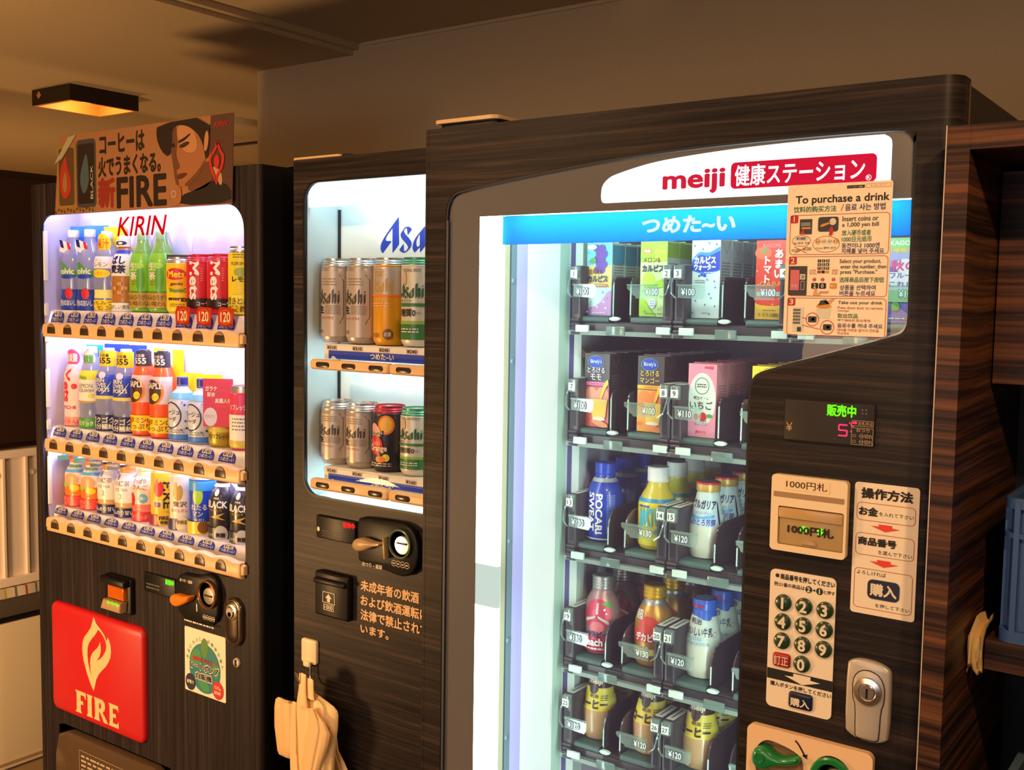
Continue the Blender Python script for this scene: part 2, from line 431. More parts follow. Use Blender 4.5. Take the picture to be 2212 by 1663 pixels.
# ------------------------------------------------------------------ the room
WY = 2.10          # wall behind the machines
ZL, ZH = 2.222, 2.250
def room():
    struct(boxobj('floor', -6.0, 2.2, -3.0, 4.2, -0.06, 0.0, FLOORM))
    struct(boxobj('wall_back', -2.454, 2.2, WY, WY+0.12, 0.0, ZH, PLASTER))
    struct(boxobj('wall_far', -6.0, 2.2, 3.55, 3.67, 0.0, ZH, PLASTER))
    struct(boxobj('wall_left', -5.86, -5.74, -3.0, 3.55, 0.0, ZH, PLASTER))
    struct(boxobj('wall_right', 2.2, 2.32, -3.0, 2.2, 0.0, ZH, PLASTER))
    struct(boxobj('wall_rear', -6.0, 2.2, -3.12, -3.0, 0.0, ZH, PLASTER))
    struct(boxobj('ceiling', -6.0, 2.3, -3.1, 4.2, ZH, ZH+0.1, CEILM))
    # the lower ceiling field on the left, with its narrow second step
    m = MB().box(-5.74, -2.067, -3.0, 3.55, ZL, ZH, CEILM).box(-2.067, -2.045, -3.0, WY, ZL+0.012, ZH, CEILM)
    o = m.build('ceiling_dropped', off=(-3.9, 0.3, ZL)); o.location = (-3.9, 0.3, ZL); struct(o)
    o = MB().box(-2.03, 2.19, WY-0.004, WY, ZH-0.008, ZH, CEILM).build('trim_1', off=(0, WY, ZH)); o.location = (0, WY, ZH); struct(o)
room()
# square ceiling lamp: dark case open below, warm light inside
def box_lamp():
    x0, x1, y0, y1, z0, z1 = -3.31, -3.094, 1.899, 2.145, 2.172, ZL
    cx, cy = (x0+x1)/2, (y0+y1)/2
    t = thing('ceiling_lamp', 'small square black ceiling lamp glowing orange inside, above the left machine', 'lamp', (cx, cy, z1))
    dk = mat('lamp_case_black', (34, 24, 18), 0.5); inn = mat('lamp_reflector', (226, 150, 78), 0.5)
    w = 0.012; m = MB(); q = MB()
    P = [(x0, y0), (x1, y0), (x1, y1), (x0, y1)]
    I = [(x0+w, y0+w), (x1-w, y0+w), (x1-w, y1-w), (x0+w, y1-w)]
    vs = [(x, y, z) for z in (z0, z1) for x, y in P]+[(x, y, z) for z in (z0, z1) for x, y in I]
    m.add(vs, [(i, (i+1) % 4, 4+(i+1) % 4, 4+i) for i in range(4)], dk)
    m.add(vs, [(i, 8+i, 8+(i+1) % 4, (i+1) % 4) for i in range(4)], inn)
    m.add(vs, [(4, 5, 6, 7)], dk)
    q.add(vs, [(8+i, 12+i, 12+(i+1) % 4, 8+(i+1) % 4) for i in range(4)], inn)
    q.add([(a, b, z1-0.004) for a, b in I], [(0, 1, 2, 3)], inn)
    m.build('lamp_case', t, (cx, cy, z1)); q.build('reflector', t, (cx, cy, z1))
    s = MB(); s.add([(x0+.028, y0-.001, 2.203), (x0+.043, y0-.001, 2.216), (x0+.055, y0-.001, 2.201), (x0+.040, y0-.001, 2.190)], [(0, 1, 2, 3)], mat('amber_glass', (205, 140, 78), 0.15))
    s.build('side_aperture', t, (cx, cy, z1))
    b = MB(); b.lathe([(0.0, 2.198), (0.02, 2.200), (0.028, 2.208), (0.02, 2.214), (0.012, 2.217)], glow('warm_bulb', (255, 150, 60), 3.0, True), cx, cy, 16)
    b.build('bulb', t, (cx, cy, z1))
    l = light('bulb_light', 'POINT', (cx, cy, 2.178), 1.3, (1.0, 0.5, 0.17), 0.02)
box_lamp()
light('far_ceiling_fill', 'POINT', (-4.4, 2.2, 1.0), 24, (1.0, 0.54, 0.2), 0.15)  # added unseen fill that brightens the far ceiling
light('left_bounce_fill', 'POINT', (-2.5, 0.2, 0.8), 74, (1.0, 0.56, 0.22), 0.15)  # added low fill standing in for floor bounce onto ceiling and left side
# round ceiling rose and the slot of the air conditioner in the far part of the room
o = MB().lathe([(0.15, ZL-0.03), (0.165, ZL-0.02), (0.165, ZL)], CEILM, -3.30, 2.68, 40).build('ceiling_disc', off=(-3.30, 2.68, ZL)); o.location = (-3.30, 2.68, ZL)
tag(o, 'round white disc fixture on the ceiling just right of the poster', 'ceiling fixture')
t = thing('air_conditioner', 'flat ceiling air conditioner with a dark slot, behind the right edge of the poster', 'air conditioner', (-3.55, 3.0, ZL))
MB().box(-4.0, -3.1, 2.86, 3.42, ZL-0.02, ZL, CEILM, 0.008).build('panel', t, (-3.55, 3.0, ZL))
MB().box(-3.95, -3.2, 2.93, 2.965, ZL-0.024, ZL-0.019, BLACKM).build('slot', t, (-3.55, 3.0, ZL))

# ------------------------------------------------------------------ shared pieces of the machines
def rail_outline(x0, x1, z0, zt, xs, bump):
    P = [(x0, z0), (x1, z0), (x1, zt)]
    n = 120
    for i in range(n+1):
        x = x1-(x1-x0)*i/n
        d = min(abs(x-b) for b in xs); z = zt+bump*max(0, math.cos(min(d/0.0345, 1)*PI/2))**1.2 if bump else zt
        P.append((x, z))
    return P

# ------------------------------------------------------------------ left machine: soft drinks
KX0, KX1, KY = -2.470, -1.643, 1.41
KROOT = (-2.057, KY, 0)
def left_machine():
    R = thing('vending_machine', 'leftmost vending machine, dark vertical wood grain, soft drinks window and red advert panel', 'vending machine', KROOT)
    B = lambda m, n, p=R, **k: m.build(n, p, KROOT, **k)
    liner = mat('lavender_white_liner', (214, 210, 242), 0.45)
    # cabinet and door
    B(MB().box(KX0, KX1, 1.532, 2.06, 0.06, 1.825, NAVYBLACK), 'cabinet_body')
    for fx_ in (KX0+.02, KX1-.08):
        for fy_ in (1.50, 1.96): B(MB().box(fx_, fx_+.06, fy_, fy_+.06, 0, .06, BLACKM), 'foot')
    win = rrect(-2.440, -1.690, 0.985, 1.755, 0.052, 8)
    flap = [(-2.392, 0.30), (-2.392, 0.505), (-2.37, 0.512), (-1.95, 0.516), (-1.93, 0.505), (-1.93, 0.30)]
    B(MB().plate(rrect(KX0, KX1-.010, 0.06, 1.83, 0.006, 3), [win, flap], KY, KY+0.006, WOODV, BLACK), 'door_panel')
    e = MB(); e.lathe([(0.010, 0.06), (0.010, 1.83)], WOODV, KX1-.010, KY+.010, 24); B(e, 'rounded_door_edge')
    d = MB().box(-1.685, KX1, KY+.011, 1.528, .06, 1.83, BLACKM).box(KX0, -2.445, KY+.006, 1.528, .06, 1.83, BLACKM)
    d.box(-2.445, -1.685, KY+.007, 1.528, 1.795, 1.83, BLACKM).box(-2.445, -1.685, KY+.12, 1.528, .06, .97, BLACKM).box(-2.445, -1.685, KY+.007, KY+.12, .53, .97, BLACKM)
    B(d, 'door_frame')
    B(MB().box(KX1-.002, KX1+.001, 1.528, 1.534, .06, 1.83, mat('seam_grey', (74, 76, 84), .5)), 'door_seam')
    # lit display box
    li = MB().box(-2.445, -1.685, 1.517, 1.527, .97, 1.795, liner).box(-2.446, -2.438, KY+.012, 1.517, .97, 1.795, liner).box(-1.692, -1.684, KY+.012, 1.517, .97, 1.795, liner)
    li.box(-2.44, -1.69, KY+.012, 1.517, 1.787, 1.795, liner).box(-2.44, -1.69, KY+.012, 1.517, .97, .978, liner)
    B(li, 'display_liner')
    tubem = glow('cool_violet_tube', (220, 212, 255), 21.0, True); tube2 = glow('cool_violet_tube_low', (226, 216, 250), 46.0, True)
    for z, y in ((1.770, 1.440), (1.500, 1.470), (1.222, 1.470)):
        m = MB(); m.tube([(-2.42, y, z), (-1.71, y, z)], 0.0085, tubem if z > 1.6 else tube2, 8); B(m, 'fluorescent_tube')
    xs = [-2.372+.0689*i for i in range(10)]
    pr = [['¥100', '¥100', '¥130', '¥120', '¥140', '¥140', '¥130', '¥130', '¥130', '¥130'], ['¥130']*8+['¥160', '¥160'], ['¥130']*7+['¥120', '¥140', '¥140']]
    blue = mat('price_tag_blue', (42, 58, 150), .5); tagw = mat('price_tag_white', (232, 220, 214), .5)
    dark = mat('button_well', (62, 46, 34), .35); lens = mat('button_lens', (150, 122, 84), .3)
    shelfm = mat('white_price_rail', (236, 226, 220), .45)
    for row, (zb, zt) in enumerate(((1.468, 1.496), (1.190, 1.218), (0.994, 1.024))):
        zs = (1.530, 1.2455, 1.046)[row]
        m = MB(); m.prism(rail_outline(-2.411, -1.692, zb-.003, zt, xs, .005), 1.397, KY+.004, BEIGE, .004)
        m.prism([(-2.421, zb+.004), (-2.408, zb+.004), (-2.408, zt-.004), (-2.419, zt-.004)], 1.401, KY+.004, BEIGE, .003)
        m.prism([(-1.694, zb+.003), (-1.684, zb+.006), (-1.684, zt-.006), (-1.694, zt-.002)], 1.400, KY+.004, BEIGE, .003)
        rail = B(m, 'button_rail')
        for x in xs:
            zc = (zb+zt)/2+.002
            q = MB(); P = [(x-.0168, zc-.0105), (x+.0168, zc-.0105)]+ellipse(x, zc-.003, .0168, .0162, 14, 0, PI)
            q.prism(P, 1.3957, 1.400, dark, .0010)
            q.prism(ellipse(x, zc+.0020, .0140, .0100, 12, 0.35, PI-.35), 1.3945, 1.3958, lens, .0004); B(q, 'selector_button', rail)
        # sloping price rail and the shelf the samples stand on
        y0, z0, y1, z1 = 1.432, zt+.001, 1.4405, zs-.001
        mp = lambda u, v, e=0.0, y0=y0, z0=z0, y1=y1, z1=z1: (u, y0+(y1-y0)*v-e, z0+(z1-z0)*v+e)
        m = MB().box(-2.436, -1.693, 1.4405, 1.516, zs-.006, zs-.001, shelfm)
        m.add([(-2.436, y0, z0-.012), (-1.693, y0, z0-.012), (-1.693, y0, z0), (-2.436, y0, z0), (-1.693, y1, z1), (-2.436, y1, z1)], [(0, 1, 2, 3), (3, 2, 4, 5)], shelfm)
        sh = B(m, 'sample_shelf')
        for i in range(10):
            x = -2.406+.0700*i; q = MB(); f1 = lambda u, v: mp(u, v, .0005); f2 = lambda u, v: mp(u, v, .0009); f3 = lambda u, v: mp(u, v, .0013)
            q.poly([(x-.027, .04), (x+.027, .04)]+[(x+.027*math.cos(a), .40+.55*math.sin(a)) for a in [PI*k/14 for k in range(15)]], blue, f1)
            q.poly([(x-.015, .50), (x+.015, .50), (x+.015, .90), (x-.015, .90)], tagw, f2)
            q.text(pr[row][i], x-.0125, .54, x+.0125, .86, INK, f3, .02); q.text('つめた~い', x-.023, .12, x+.023, .44, WHITEINK, f3, .02)
            B(q, 'price_tag', sh)
    g = MB(); g.tess([(x, KY+.0075, z) for x, z in win], PANE); gl = B(g, 'window_pane')
    m = MB(); f = flat(KY+.0066)
    m.text('KIRIN', -2.131, 1.700, -1.962, 1.7415, film('logo_red', (236, 44, 46), .75), flat(KY+.0080), .012, .07); B(m, 'logo_lettering', gl)
    # red advert panel
    rp = MB().prism(rrect(-2.402, -2.027, .549, .820, .022, 6), 1.398, KY+.002, REDPANEL, .008)
    rp = B(rp, 'advert_panel')
    fl = MB(); fm = mat('flame_cream', (240, 200, 146), .5); ff = flat(1.3975)
    out = [(-2.2165, .8129), (-2.2222, .7990), (-2.2300, .7830), (-2.2440, .7680), (-2.2568, .7560), (-2.2635, .7430), (-2.2659, .7270), (-2.2645, .7120), (-2.2600, .6960), (-2.2481, .6707), (-2.2350, .6490), (-2.2214, .6324), (-2.2165, .6430), (-2.2096, .6630), (-2.1980, .6790), (-2.1844, .6914), (-2.1700, .7030), (-2.1590, .7163), (-2.1510, .7290), (-2.1483, .7420), (-2.1490, .7550), (-2.1540, .7670), (-2.1618, .7753), (-2.1630, .7690), (-2.1653, .7633), (-2.1741, .7776), (-2.1899, .7889), (-2.2060, .7987)]
    cut = [(-2.1982, .7857), (-2.1870, .7800), (-2.1760, .7710), (-2.1690, .7620), (-2.1665, .7520), (-2.1690, .7420), (-2.1800, .7270), (-2.1946, .7152), (-2.2060, .7095), (-2.2000, .7160), (-2.1930, .7250), (-2.1890, .7370), (-2.1900, .7490), (-2.1924, .7577), (-2.1960, .7490), (-2.2040, .7400), (-2.2150, .7320), (-2.2250, .7230), (-2.2320, .7110), (-2.2340, .6990), (-2.2325, .6830), (-2.2290, .6700), (-2.2255, .6620), (-2.2330, .6760), (-2.2410, .6950), (-2.2444, .7130), (-2.2436, .7309), (-2.2380, .7440), (-2.2263, .7573), (-2.2110, .7710)]
    fl.tess([ff(u, v) for u, v in out], fm, None, [[ff(u, v) for u, v in cut]])
    def slab(P): fl.poly(P, fm, ff)
    a, b = .5652, .6190
    slab([(-2.2986, b), (-2.2541, b), (-2.2541, b-.016), (-2.257, b-.016), (-2.261, b-.009), (-2.276, b-.009), (-2.276, b-.023), (-2.2655, b-.023), (-2.2655, b-.032), (-2.276, b-.032), (-2.276, a+.007), (-2.271, a), (-2.2986, a), (-2.293, a+.007), (-2.293, b-.007)])
    slab([(-2.2513, b), (-2.226, b), (-2.230, b-.007), (-2.230, a+.007), (-2.226, a), (-2.2513, a), (-2.247, a+.007), (-2.247, b-.007)])
    fl.tess([ff(u, v) for u, v in [(-2.2218, b), (-2.187, b), (-2.1775, b-.005), (-2.1755, b-.016), (-2.179, b-.026), (-2.186, b-.030), (-2.1660, a+.003), (-2.1660, a), (-2.181, a), (-2.197, b-.032), (-2.200, b-.032), (-2.200, a+.007), (-2.196, a), (-2.2218, a), (-2.217, a+.007), (-2.217, b-.007)]], fm, None,
            [[ff(u, v) for u, v in [(-2.200, b-.010), (-2.195, b-.010), (-2.191, b-.017), (-2.195, b-.024), (-2.200, b-.024)]]])
    slab([(-2.1621, b), (-2.1240, b), (-2.1224, b-.015), (-2.129, b-.009), (-2.1445, b-.009), (-2.1445, b-.022), (-2.133, b-.022), (-2.133, b-.031), (-2.1445, b-.031), (-2.1445, a+.009), (-2.128, a+.009), (-2.1224, a+.017), (-2.1224, a), (-2.1621, a), (-2.158, a+.007), (-2.158, b-.007)])
    B(fl, 'flame_emblem', rp)
    # note slot, display, coin unit
    m = MB().prism(rrect(-2.172, -2.070, .842, .926, .006, 3), 1.398, KY+.002, BLACK, .003).box(-2.168, -2.074, 1.382, 1.40, .907, .924, BLACK, .004)
    na = B(m, 'note_acceptor')
    m = MB().prism([(-2.146, .875), (-2.084, .875), (-2.084, .905), (-2.146, .905)], 1.389, 1.399, clear('amber_flap', (255, 150, 60), .06, .55, .1, (255, 130, 40)), .002); B(m, 'note_flap', na)
    m = MB().prism([(-2.163, .848), (-2.088, .848), (-2.084, .872), (-2.152, .872)], 1.380, 1.398, KHAKI, .003)
    for i in range(3): m.poly(ellipse(-2.128+i*.016, .868, .006, .0035, 12), LED_G, flat(1.3795))
    B(m, 'note_tray', na)
    m = MB().prism(rrect(-2.030, -1.917, .907, .951, .003, 2), 1.405, KY+.002, BLACK, .002)
    m.text('販売中', -1.950, .9358, -1.921, .9468, LED_G, flat(1.4045), .03)
    m.scribble(-2.020, -1.972, .914, .930, 2, mat('faint_print', (92, 88, 84), .6), flat(1.4045)); B(m, 'display_panel')
    P = smooth2([(-1.904, .866), (-1.767, .870), (-1.762, .955), (-1.775, .982), (-1.805, .986), (-1.83, .974), (-1.912, .972)], 2)
    cu = B(MB().prism(P, 1.398, KY+.002, BLACK, .004), 'coin_unit')
    m = MB().lathey([(.030, 1.3975), (.0305, 1.391), (.028, 1.389), (.0265, 1.391), (.026, 1.3975)], mat('copper_ring', (190, 140, 100), .25, .8), -1.7935, .942)
    m.lathey([(0.0, 1.3965), (.026, 1.3965)], BLACK, -1.7935, .942); m.lathey([(0.0, 1.392), (.017, 1.393), (.020, 1.397)], CHROME, -1.788, .940)
    m.box(-1.800, -1.776, 1.3905, 1.3925, .9395, .9425, BLACK); B(m, 'coin_slot', cu)
    m = MB().prism(smooth2([(-1.908, .914), (-1.900, .927), (-1.880, .9285), (-1.860, .928), (-1.836, .934), (-1.845, .920), (-1.860, .912), (-1.884, .901), (-1.900, .903)], 2), 1.380, 1.398, ORANGEPL, .005); B(m, 'return_lever', cu)
    m = MB()
    for i in range(4): m.ring(ellipse(-1.808+i*.0098, .891, .0052, None, 16), .0008, WHITEINK, flat(1.3975)); m.rect(-1.811+i*.0098, -1.805+i*.0098, .890, .892, WHITEINK, flat(1.3974))
    B(m, 'coin_icons', cu); m = MB()
    m.text('おつり・返却', -1.890, .9545, -1.848, .9615, WHITEINK, flat(1.3975), .02); m.scribble(-1.876, -1.775, .870, .8745, 1, WHITEINK, flat(1.3975), .7, 9)
    m.line([(-1.833, .915), (-1.832, .898)], .003, WHITEINK, flat(1.3972)); B(m, 'lever_text', cu)
    lk = B(MB().prism(rrect(-1.747, -1.694, .845, .946, .0255, 8), 1.400, KY+.002, BRONZE, .004), 'lock_handle')
    m = MB().prism(rrect(-1.739, -1.702, .852, .940, .018, 8), 1.398, 1.401, mat('bronze_inner', (92, 80, 70), .3, .9), .002)
    m.lathey([(0, 1.392), (.010, 1.392), (.012, 1.395), (.0165, 1.396), (.018, 1.399)], CHROME, -1.720, .918); m.lathey([(0, 1.3915), (.005, 1.3915)], BLACK, -1.720, .914, 12); B(m, 'lock_cylinder', lk)
    m = MB().lathey([(0, 1.404), (.009, 1.405), (.0105, 1.409)], SILVER, -1.716, .809, 20); m.box(-1.7185, -1.7135, 1.4035, 1.4045, .802, .816, BLACK); B(m, 'key_lock')
    # round heat-pump sticker
    m = MB().prism(rrect(-1.890, -1.7535, .712, .8535, .003, 2), KY-.0012, KY, CREAMLABEL); s0 = flat(KY-.0016); s1 = flat(KY-.0020); s2 = flat(KY-.0024); s3 = flat(KY-.0028)
    m.poly(ellipse(-1.8225, .772, .0525, .0545, 40), mat('globe_blue', (38, 128, 134), .5), s0)
    lg = mat('globe_green', (64, 150, 100), .5)
    m.poly(smooth2([(-1.868, .80), (-1.84, .818), (-1.83, .79), (-1.85, .77), (-1.872, .775)]), lg, s1); m.poly(smooth2([(-1.80, .79), (-1.778, .795), (-1.772, .765), (-1.79, .755)]), lg, s1); m.poly(smooth2([(-1.85, .745), (-1.815, .748), (-1.80, .725), (-1.83, .720)]), lg, s1)
    m.poly(ellipse(-1.8225, .817, .012, .021), mat('leaf_green', (86, 140, 66), .5), s1)
    for k in range(13):
        a = PI*(.93-.86*k/12); m.text('地球にやさしい自動販売機です'[k], -1.8225+.0595*math.cos(a)-.0042, .774+.0615*math.sin(a)-.0042, -1.8225+.0595*math.cos(a)+.0042, .774+.0615*math.sin(a)+.0042, GREENINK, s0, 0, fit=False)
    for dx in (-.0006, .0006): m.text('地球にやさしい', -1.862+dx, .785, -1.783+dx, .7935, REDINK, s2, .04)
    for t_, x0_, x1_, z0_, z1_ in (('ヒートポンプ', -1.872, -1.774, .766, .782), ('自販機', -1.851, -1.797, .745, .7605)):
        m.text(t_, x0_, z0_, x1_, z1_, WHITEINK, s2, .09); m.text(t_, x0_+.001, z0_+.001, x1_-.001, z1_-.001, NAVYINK, s3, .03)
    m.poly(ellipse(-1.870, .7335, .0165, .0185), NAVYINK, s2); m.text('省電力', -1.882, .730, -1.858, .738, WHITEINK, s3, .02)
    m.poly(ellipse(-1.778, .734, .018, .0195), REDINK, s2); m.text('CO₂', -1.788, .736, -1.768, .7435, WHITEINK, s3, .02); m.text('削減!', -1.789, .7255, -1.768, .7325, WHITEINK, s3, .02)
    B(m, 'heat_pump_sticker')
    # delivery door
    fp = [(-2.386, .30), (-2.384, .44), (-2.368, .492), (-2.33, .506), (-1.99, .510), (-1.95, .494), (-1.936, .44), (-1.935, .30)]
    dv = B(MB().prism(fp, 1.392, 1.415, clear('smoked_flap', (150, 135, 120), .06, .5, .12, (118, 96, 76)), .006), 'delivery_flap')
    m = MB().ring([(-2.276, .38), (-2.06, .38), (-2.06, .477), (-2.276, .477)], .001, mat('flap_print', (190, 172, 150), .6), flat(1.3910)).scribble(-2.268, -2.07, .39, .47, 7, mat('flap_print', (190, 172, 150), .6), flat(1.3910), .4, 8); B(m, 'flap_print', dv)
    B(MB().box(-2.391, -1.931, KY+.10, KY+.105, .30, .53, BLACKM), 'delivery_bin_back')
    # small brackets along the window's left side
    for za, zb in ((1.60, 1.72), (1.515, 1.545), (1.45, 1.465), (1.29, 1.385), (1.235, 1.26), (1.05, 1.17)):
        B(MB().box(-2.4385, -2.4325, KY+.008, KY+.018, za, zb, WHITE, .002), 'window_clip')
    # black cover sheet lying over the back of the top
    vs = []; n = 14
    for i in range(n+1):
        y = 1.53+.16*i/n
        for j in range(5):
            x = KX1+.004-.10*j/4; vs.append((x, y, 1.832+.006*math.sin(i*.9+j)*(1-j/5)+.004*(i % 3 == 0)))
    q = MB().add(vs, [(i*5+j, i*5+j+1, (i+1)*5+j+1, (i+1)*5+j) for i in range(n) for j in range(4)], BLACKM, True); B(q, 'top_cover_sheet')
left_machine()

# ------------------------------------------------------------------ advert poster standing on the left machine
def poster():
    r0 = (-2.03, 1.404, 1.7545)
    R = thing('advertising_poster', 'coffee advert poster with a dark-haired man, fixed along the top of the left machine', 'poster', r0)
    bg = mat('poster_ochre', (160, 112, 76), .35, coat=.3); dk = mat('poster_black', (40, 30, 26), .4); f0 = flat(1.4030); f1 = flat(1.4026); f2 = flat(1.4022); f3 = flat(1.4018); f4 = flat(1.4014); fh = flat(1.4016)
    m = MB().prism([(-2.357, 1.7545), (-1.7175, 1.7545), (-1.7105, 1.9345), (-2.336, 1.9335)], 1.4034, 1.4046, bg)
    m.build('board', R, r0)
    m = MB()
    # two printed cans at the left
    gold = mat('poster_gold', (150, 118, 58), .4); can = mat('poster_brown', (90, 66, 40), .4); steel = mat('poster_steel', (66, 66, 66), .4); bl = mat('poster_blue_grey', (70, 92, 100), .4); rd = mat('poster_red', (176, 52, 40), .4)
    m.poly(rrect(-2.343, -2.268, 1.766, 1.918, .012), gold, f0); m.poly(rrect(-2.336, -2.274, 1.774, 1.905, .006), can, f1)
    m.poly(smooth2([(-2.318, 1.785), (-2.334, 1.82), (-2.330, 1.855), (-2.306, 1.893), (-2.300, 1.86), (-2.285, 1.83), (-2.290, 1.80)]), rd, f2); m.poly(smooth2([(-2.314, 1.80), (-2.322, 1.825), (-2.308, 1.858), (-2.300, 1.83), (-2.302, 1.81)]), gold, f3)
    m.poly(rrect(-2.264, -2.187, 1.766, 1.920, .012), steel, f0); m.poly(rrect(-2.258, -2.194, 1.775, 1.91, .006), dk, f1)
    m.poly(smooth2([(-2.236, 1.79), (-2.252, 1.83), (-2.240, 1.862), (-2.222, 1.895), (-2.215, 1.86), (-2.212, 1.82)]), bl, f2); m.text('BLACK', -2.207, 1.785, -2.197, 1.86, mat('poster_pale', (170, 160, 140), .5), f3, .02, rot=90)
    for i in range(26):
        x = -2.352+i*.0063; m.poly(ellipse(x, 1.7595+.0025*(i % 3), .004, .0035, 8), gold if i % 2 else can, f1)
    m.text('コーヒーは', -2.171, 1.882, -2.006, 1.923, dk, f0, .035); m.text('火でうまくなる。', -2.177, 1.832, -1.950, 1.874, dk, f0, .04)
    m.text('新', -2.177, 1.765, -2.117, 1.827, mat('poster_dim_red', (140, 48, 36), .4), f0, .05)
    m.text('FIRE', -2.106, 1.762, -1.932, 1.825, dk, f0, .03)
    m.build('slogan_print', R, r0)
    # the man at the right: printed portrait of nobody in particular
    m = MB(); skin = mat('print_skin', (158, 104, 66), .45); skl = mat('print_skin_light', (188, 132, 88), .45); sks = mat('print_skin_shade', (104, 66, 42), .45); hair = mat('print_hair', (36, 26, 24), .45); jk = mat('print_jacket', (34, 28, 28), .45); pan = mat('print_brown_panel', (84, 58, 48), .4)
    m.poly([(-1.782, 1.934), (-1.711, 1.934), (-1.7165, 1.756), (-1.79, 1.756)], pan, f0)
    m.poly(smooth2([(-1.889, 1.757), (-1.8818, 1.778), (-1.8275, 1.788), (-1.7705, 1.807), (-1.7197, 1.788), (-1.718, 1.756)], 1), jk, f1)
    m.poly(smooth2([(-1.822, 1.83), (-1.781, 1.850), (-1.774, 1.800), (-1.826, 1.784), (-1.868, 1.788)], 2), sks, f1)
    m.poly(smooth2([(-1.778, 1.835), (-1.766, 1.812), (-1.752, 1.790), (-1.745, 1.80), (-1.750, 1.822)], 1), mat('print_collar', (180, 140, 100), .45), f2)
    m.poly(smooth2([(-1.912, 1.928), (-1.880, 1.936), (-1.839, 1.926), (-1.812, 1.898), (-1.803, 1.864), (-1.797, 1.846), (-1.812, 1.822), (-1.848, 1.803), (-1.872, 1.795), (-1.888, 1.798), (-1.894, 1.815), (-1.899, 1.838), (-1.907, 1.862), (-1.911, 1.89)], 2), skin, f2)
    m.poly(smooth2([(-1.885, 1.926), (-1.850, 1.921), (-1.829, 1.900), (-1.822, 1.872), (-1.842, 1.862), (-1.868, 1.868), (-1.880, 1.885), (-1.893, 1.905)], 2), skl, f3)
    m.poly(smooth2([(-1.911, 1.925), (-1.894, 1.928), (-1.889, 1.895), (-1.893, 1.868), (-1.897, 1.842), (-1.888, 1.812), (-1.884, 1.798), (-1.897, 1.800), (-1.905, 1.84), (-1.914, 1.88)], 2), sks, flat(1.4020))
    m.poly(smooth2([(-1.870, 1.800), (-1.845, 1.812), (-1.815, 1.832), (-1.800, 1.850), (-1.806, 1.828), (-1.835, 1.804), (-1.860, 1.795)], 2), sks, flat(1.4020))
    m.poly(smooth2([(-1.800, 1.897), (-1.791, 1.908), (-1.786, 1.890), (-1.792, 1.866), (-1.803, 1.862)], 2), skl, f4)
    m.poly(smooth2([(-1.957, 1.931), (-1.782, 1.934), (-1.786, 1.856), (-1.797, 1.846), (-1.800, 1.862), (-1.806, 1.878), (-1.816, 1.894), (-1.832, 1.908), (-1.858, 1.920), (-1.888, 1.924), (-1.907, 1.916), (-1.907, 1.885), (-1.918, 1.858), (-1.945, 1.874), (-1.962, 1.905)], 1), hair, fh)
    m.poly(smooth2([(-1.888, 1.8905), (-1.868, 1.8955), (-1.846, 1.9045), (-1.846, 1.900), (-1.868, 1.889), (-1.886, 1.886)], 1), hair, f4)
    m.poly(smooth2([(-1.884, 1.880), (-1.870, 1.886), (-1.852, 1.888), (-1.848, 1.883), (-1.866, 1.876), (-1.880, 1.876)], 1), mat('print_eye', (60, 42, 34), .4), f4)
    m.poly([(-1.909, 1.886), (-1.900, 1.888), (-1.898, 1.880), (-1.906, 1.878)], hair, f4)
    m.poly(smooth2([(-1.897, 1.872), (-1.890, 1.850), (-1.880, 1.838), (-1.889, 1.831), (-1.903, 1.834), (-1.899, 1.85)], 1), sks, f4)
    m.poly(smooth2([(-1.892, 1.8215), (-1.872, 1.824), (-1.855, 1.823), (-1.868, 1.814), (-1.890, 1.811)], 1), mat('print_lip', (92, 46, 38), .4), f4)
    m.poly(smooth2([(-1.923, 1.757), (-1.918, 1.785), (-1.900, 1.797), (-1.884, 1.801), (-1.876, 1.786), (-1.880, 1.757)], 2), skin, f4); m.ring(ellipse(-1.903, 1.782, .009, .008, 16), .003, mat('print_silver', (170, 160, 150), .4), flat(1.4010))
    fr = mat('print_flame_red', (188, 46, 40), .4)
    m.ring(smooth2([(-1.766, 1.797), (-1.785, 1.83), (-1.787, 1.852), (-1.768, 1.868), (-1.760, 1.888), (-1.748, 1.862), (-1.737, 1.852), (-1.742, 1.828), (-1.757, 1.812)], 2), .007, fr, f4); m.poly(smooth2([(-1.767, 1.826), (-1.772, 1.846), (-1.760, 1.858), (-1.752, 1.842), (-1.757, 1.828)], 2), fr, f4)
    m.poly(smooth2([(-1.763, 1.79), (-1.772, 1.812), (-1.757, 1.812)], 1), fr, f4)
    m.text('KIRIN', -1.771, 1.910, -1.732, 1.920, fr, f2, .01, .1)
    m.build('portrait_print', R, r0)
    MB().prism([(-2.3505, 1.8718), (-2.3198, 1.8820), (-2.2600, 1.9330), (-2.2900, 1.9300)], 1.4002, 1.4012, clear('pale_tape', (240, 240, 220), .1, .6, .2, (206, 200, 170))).build('tape_strip', R, r0)
poster()

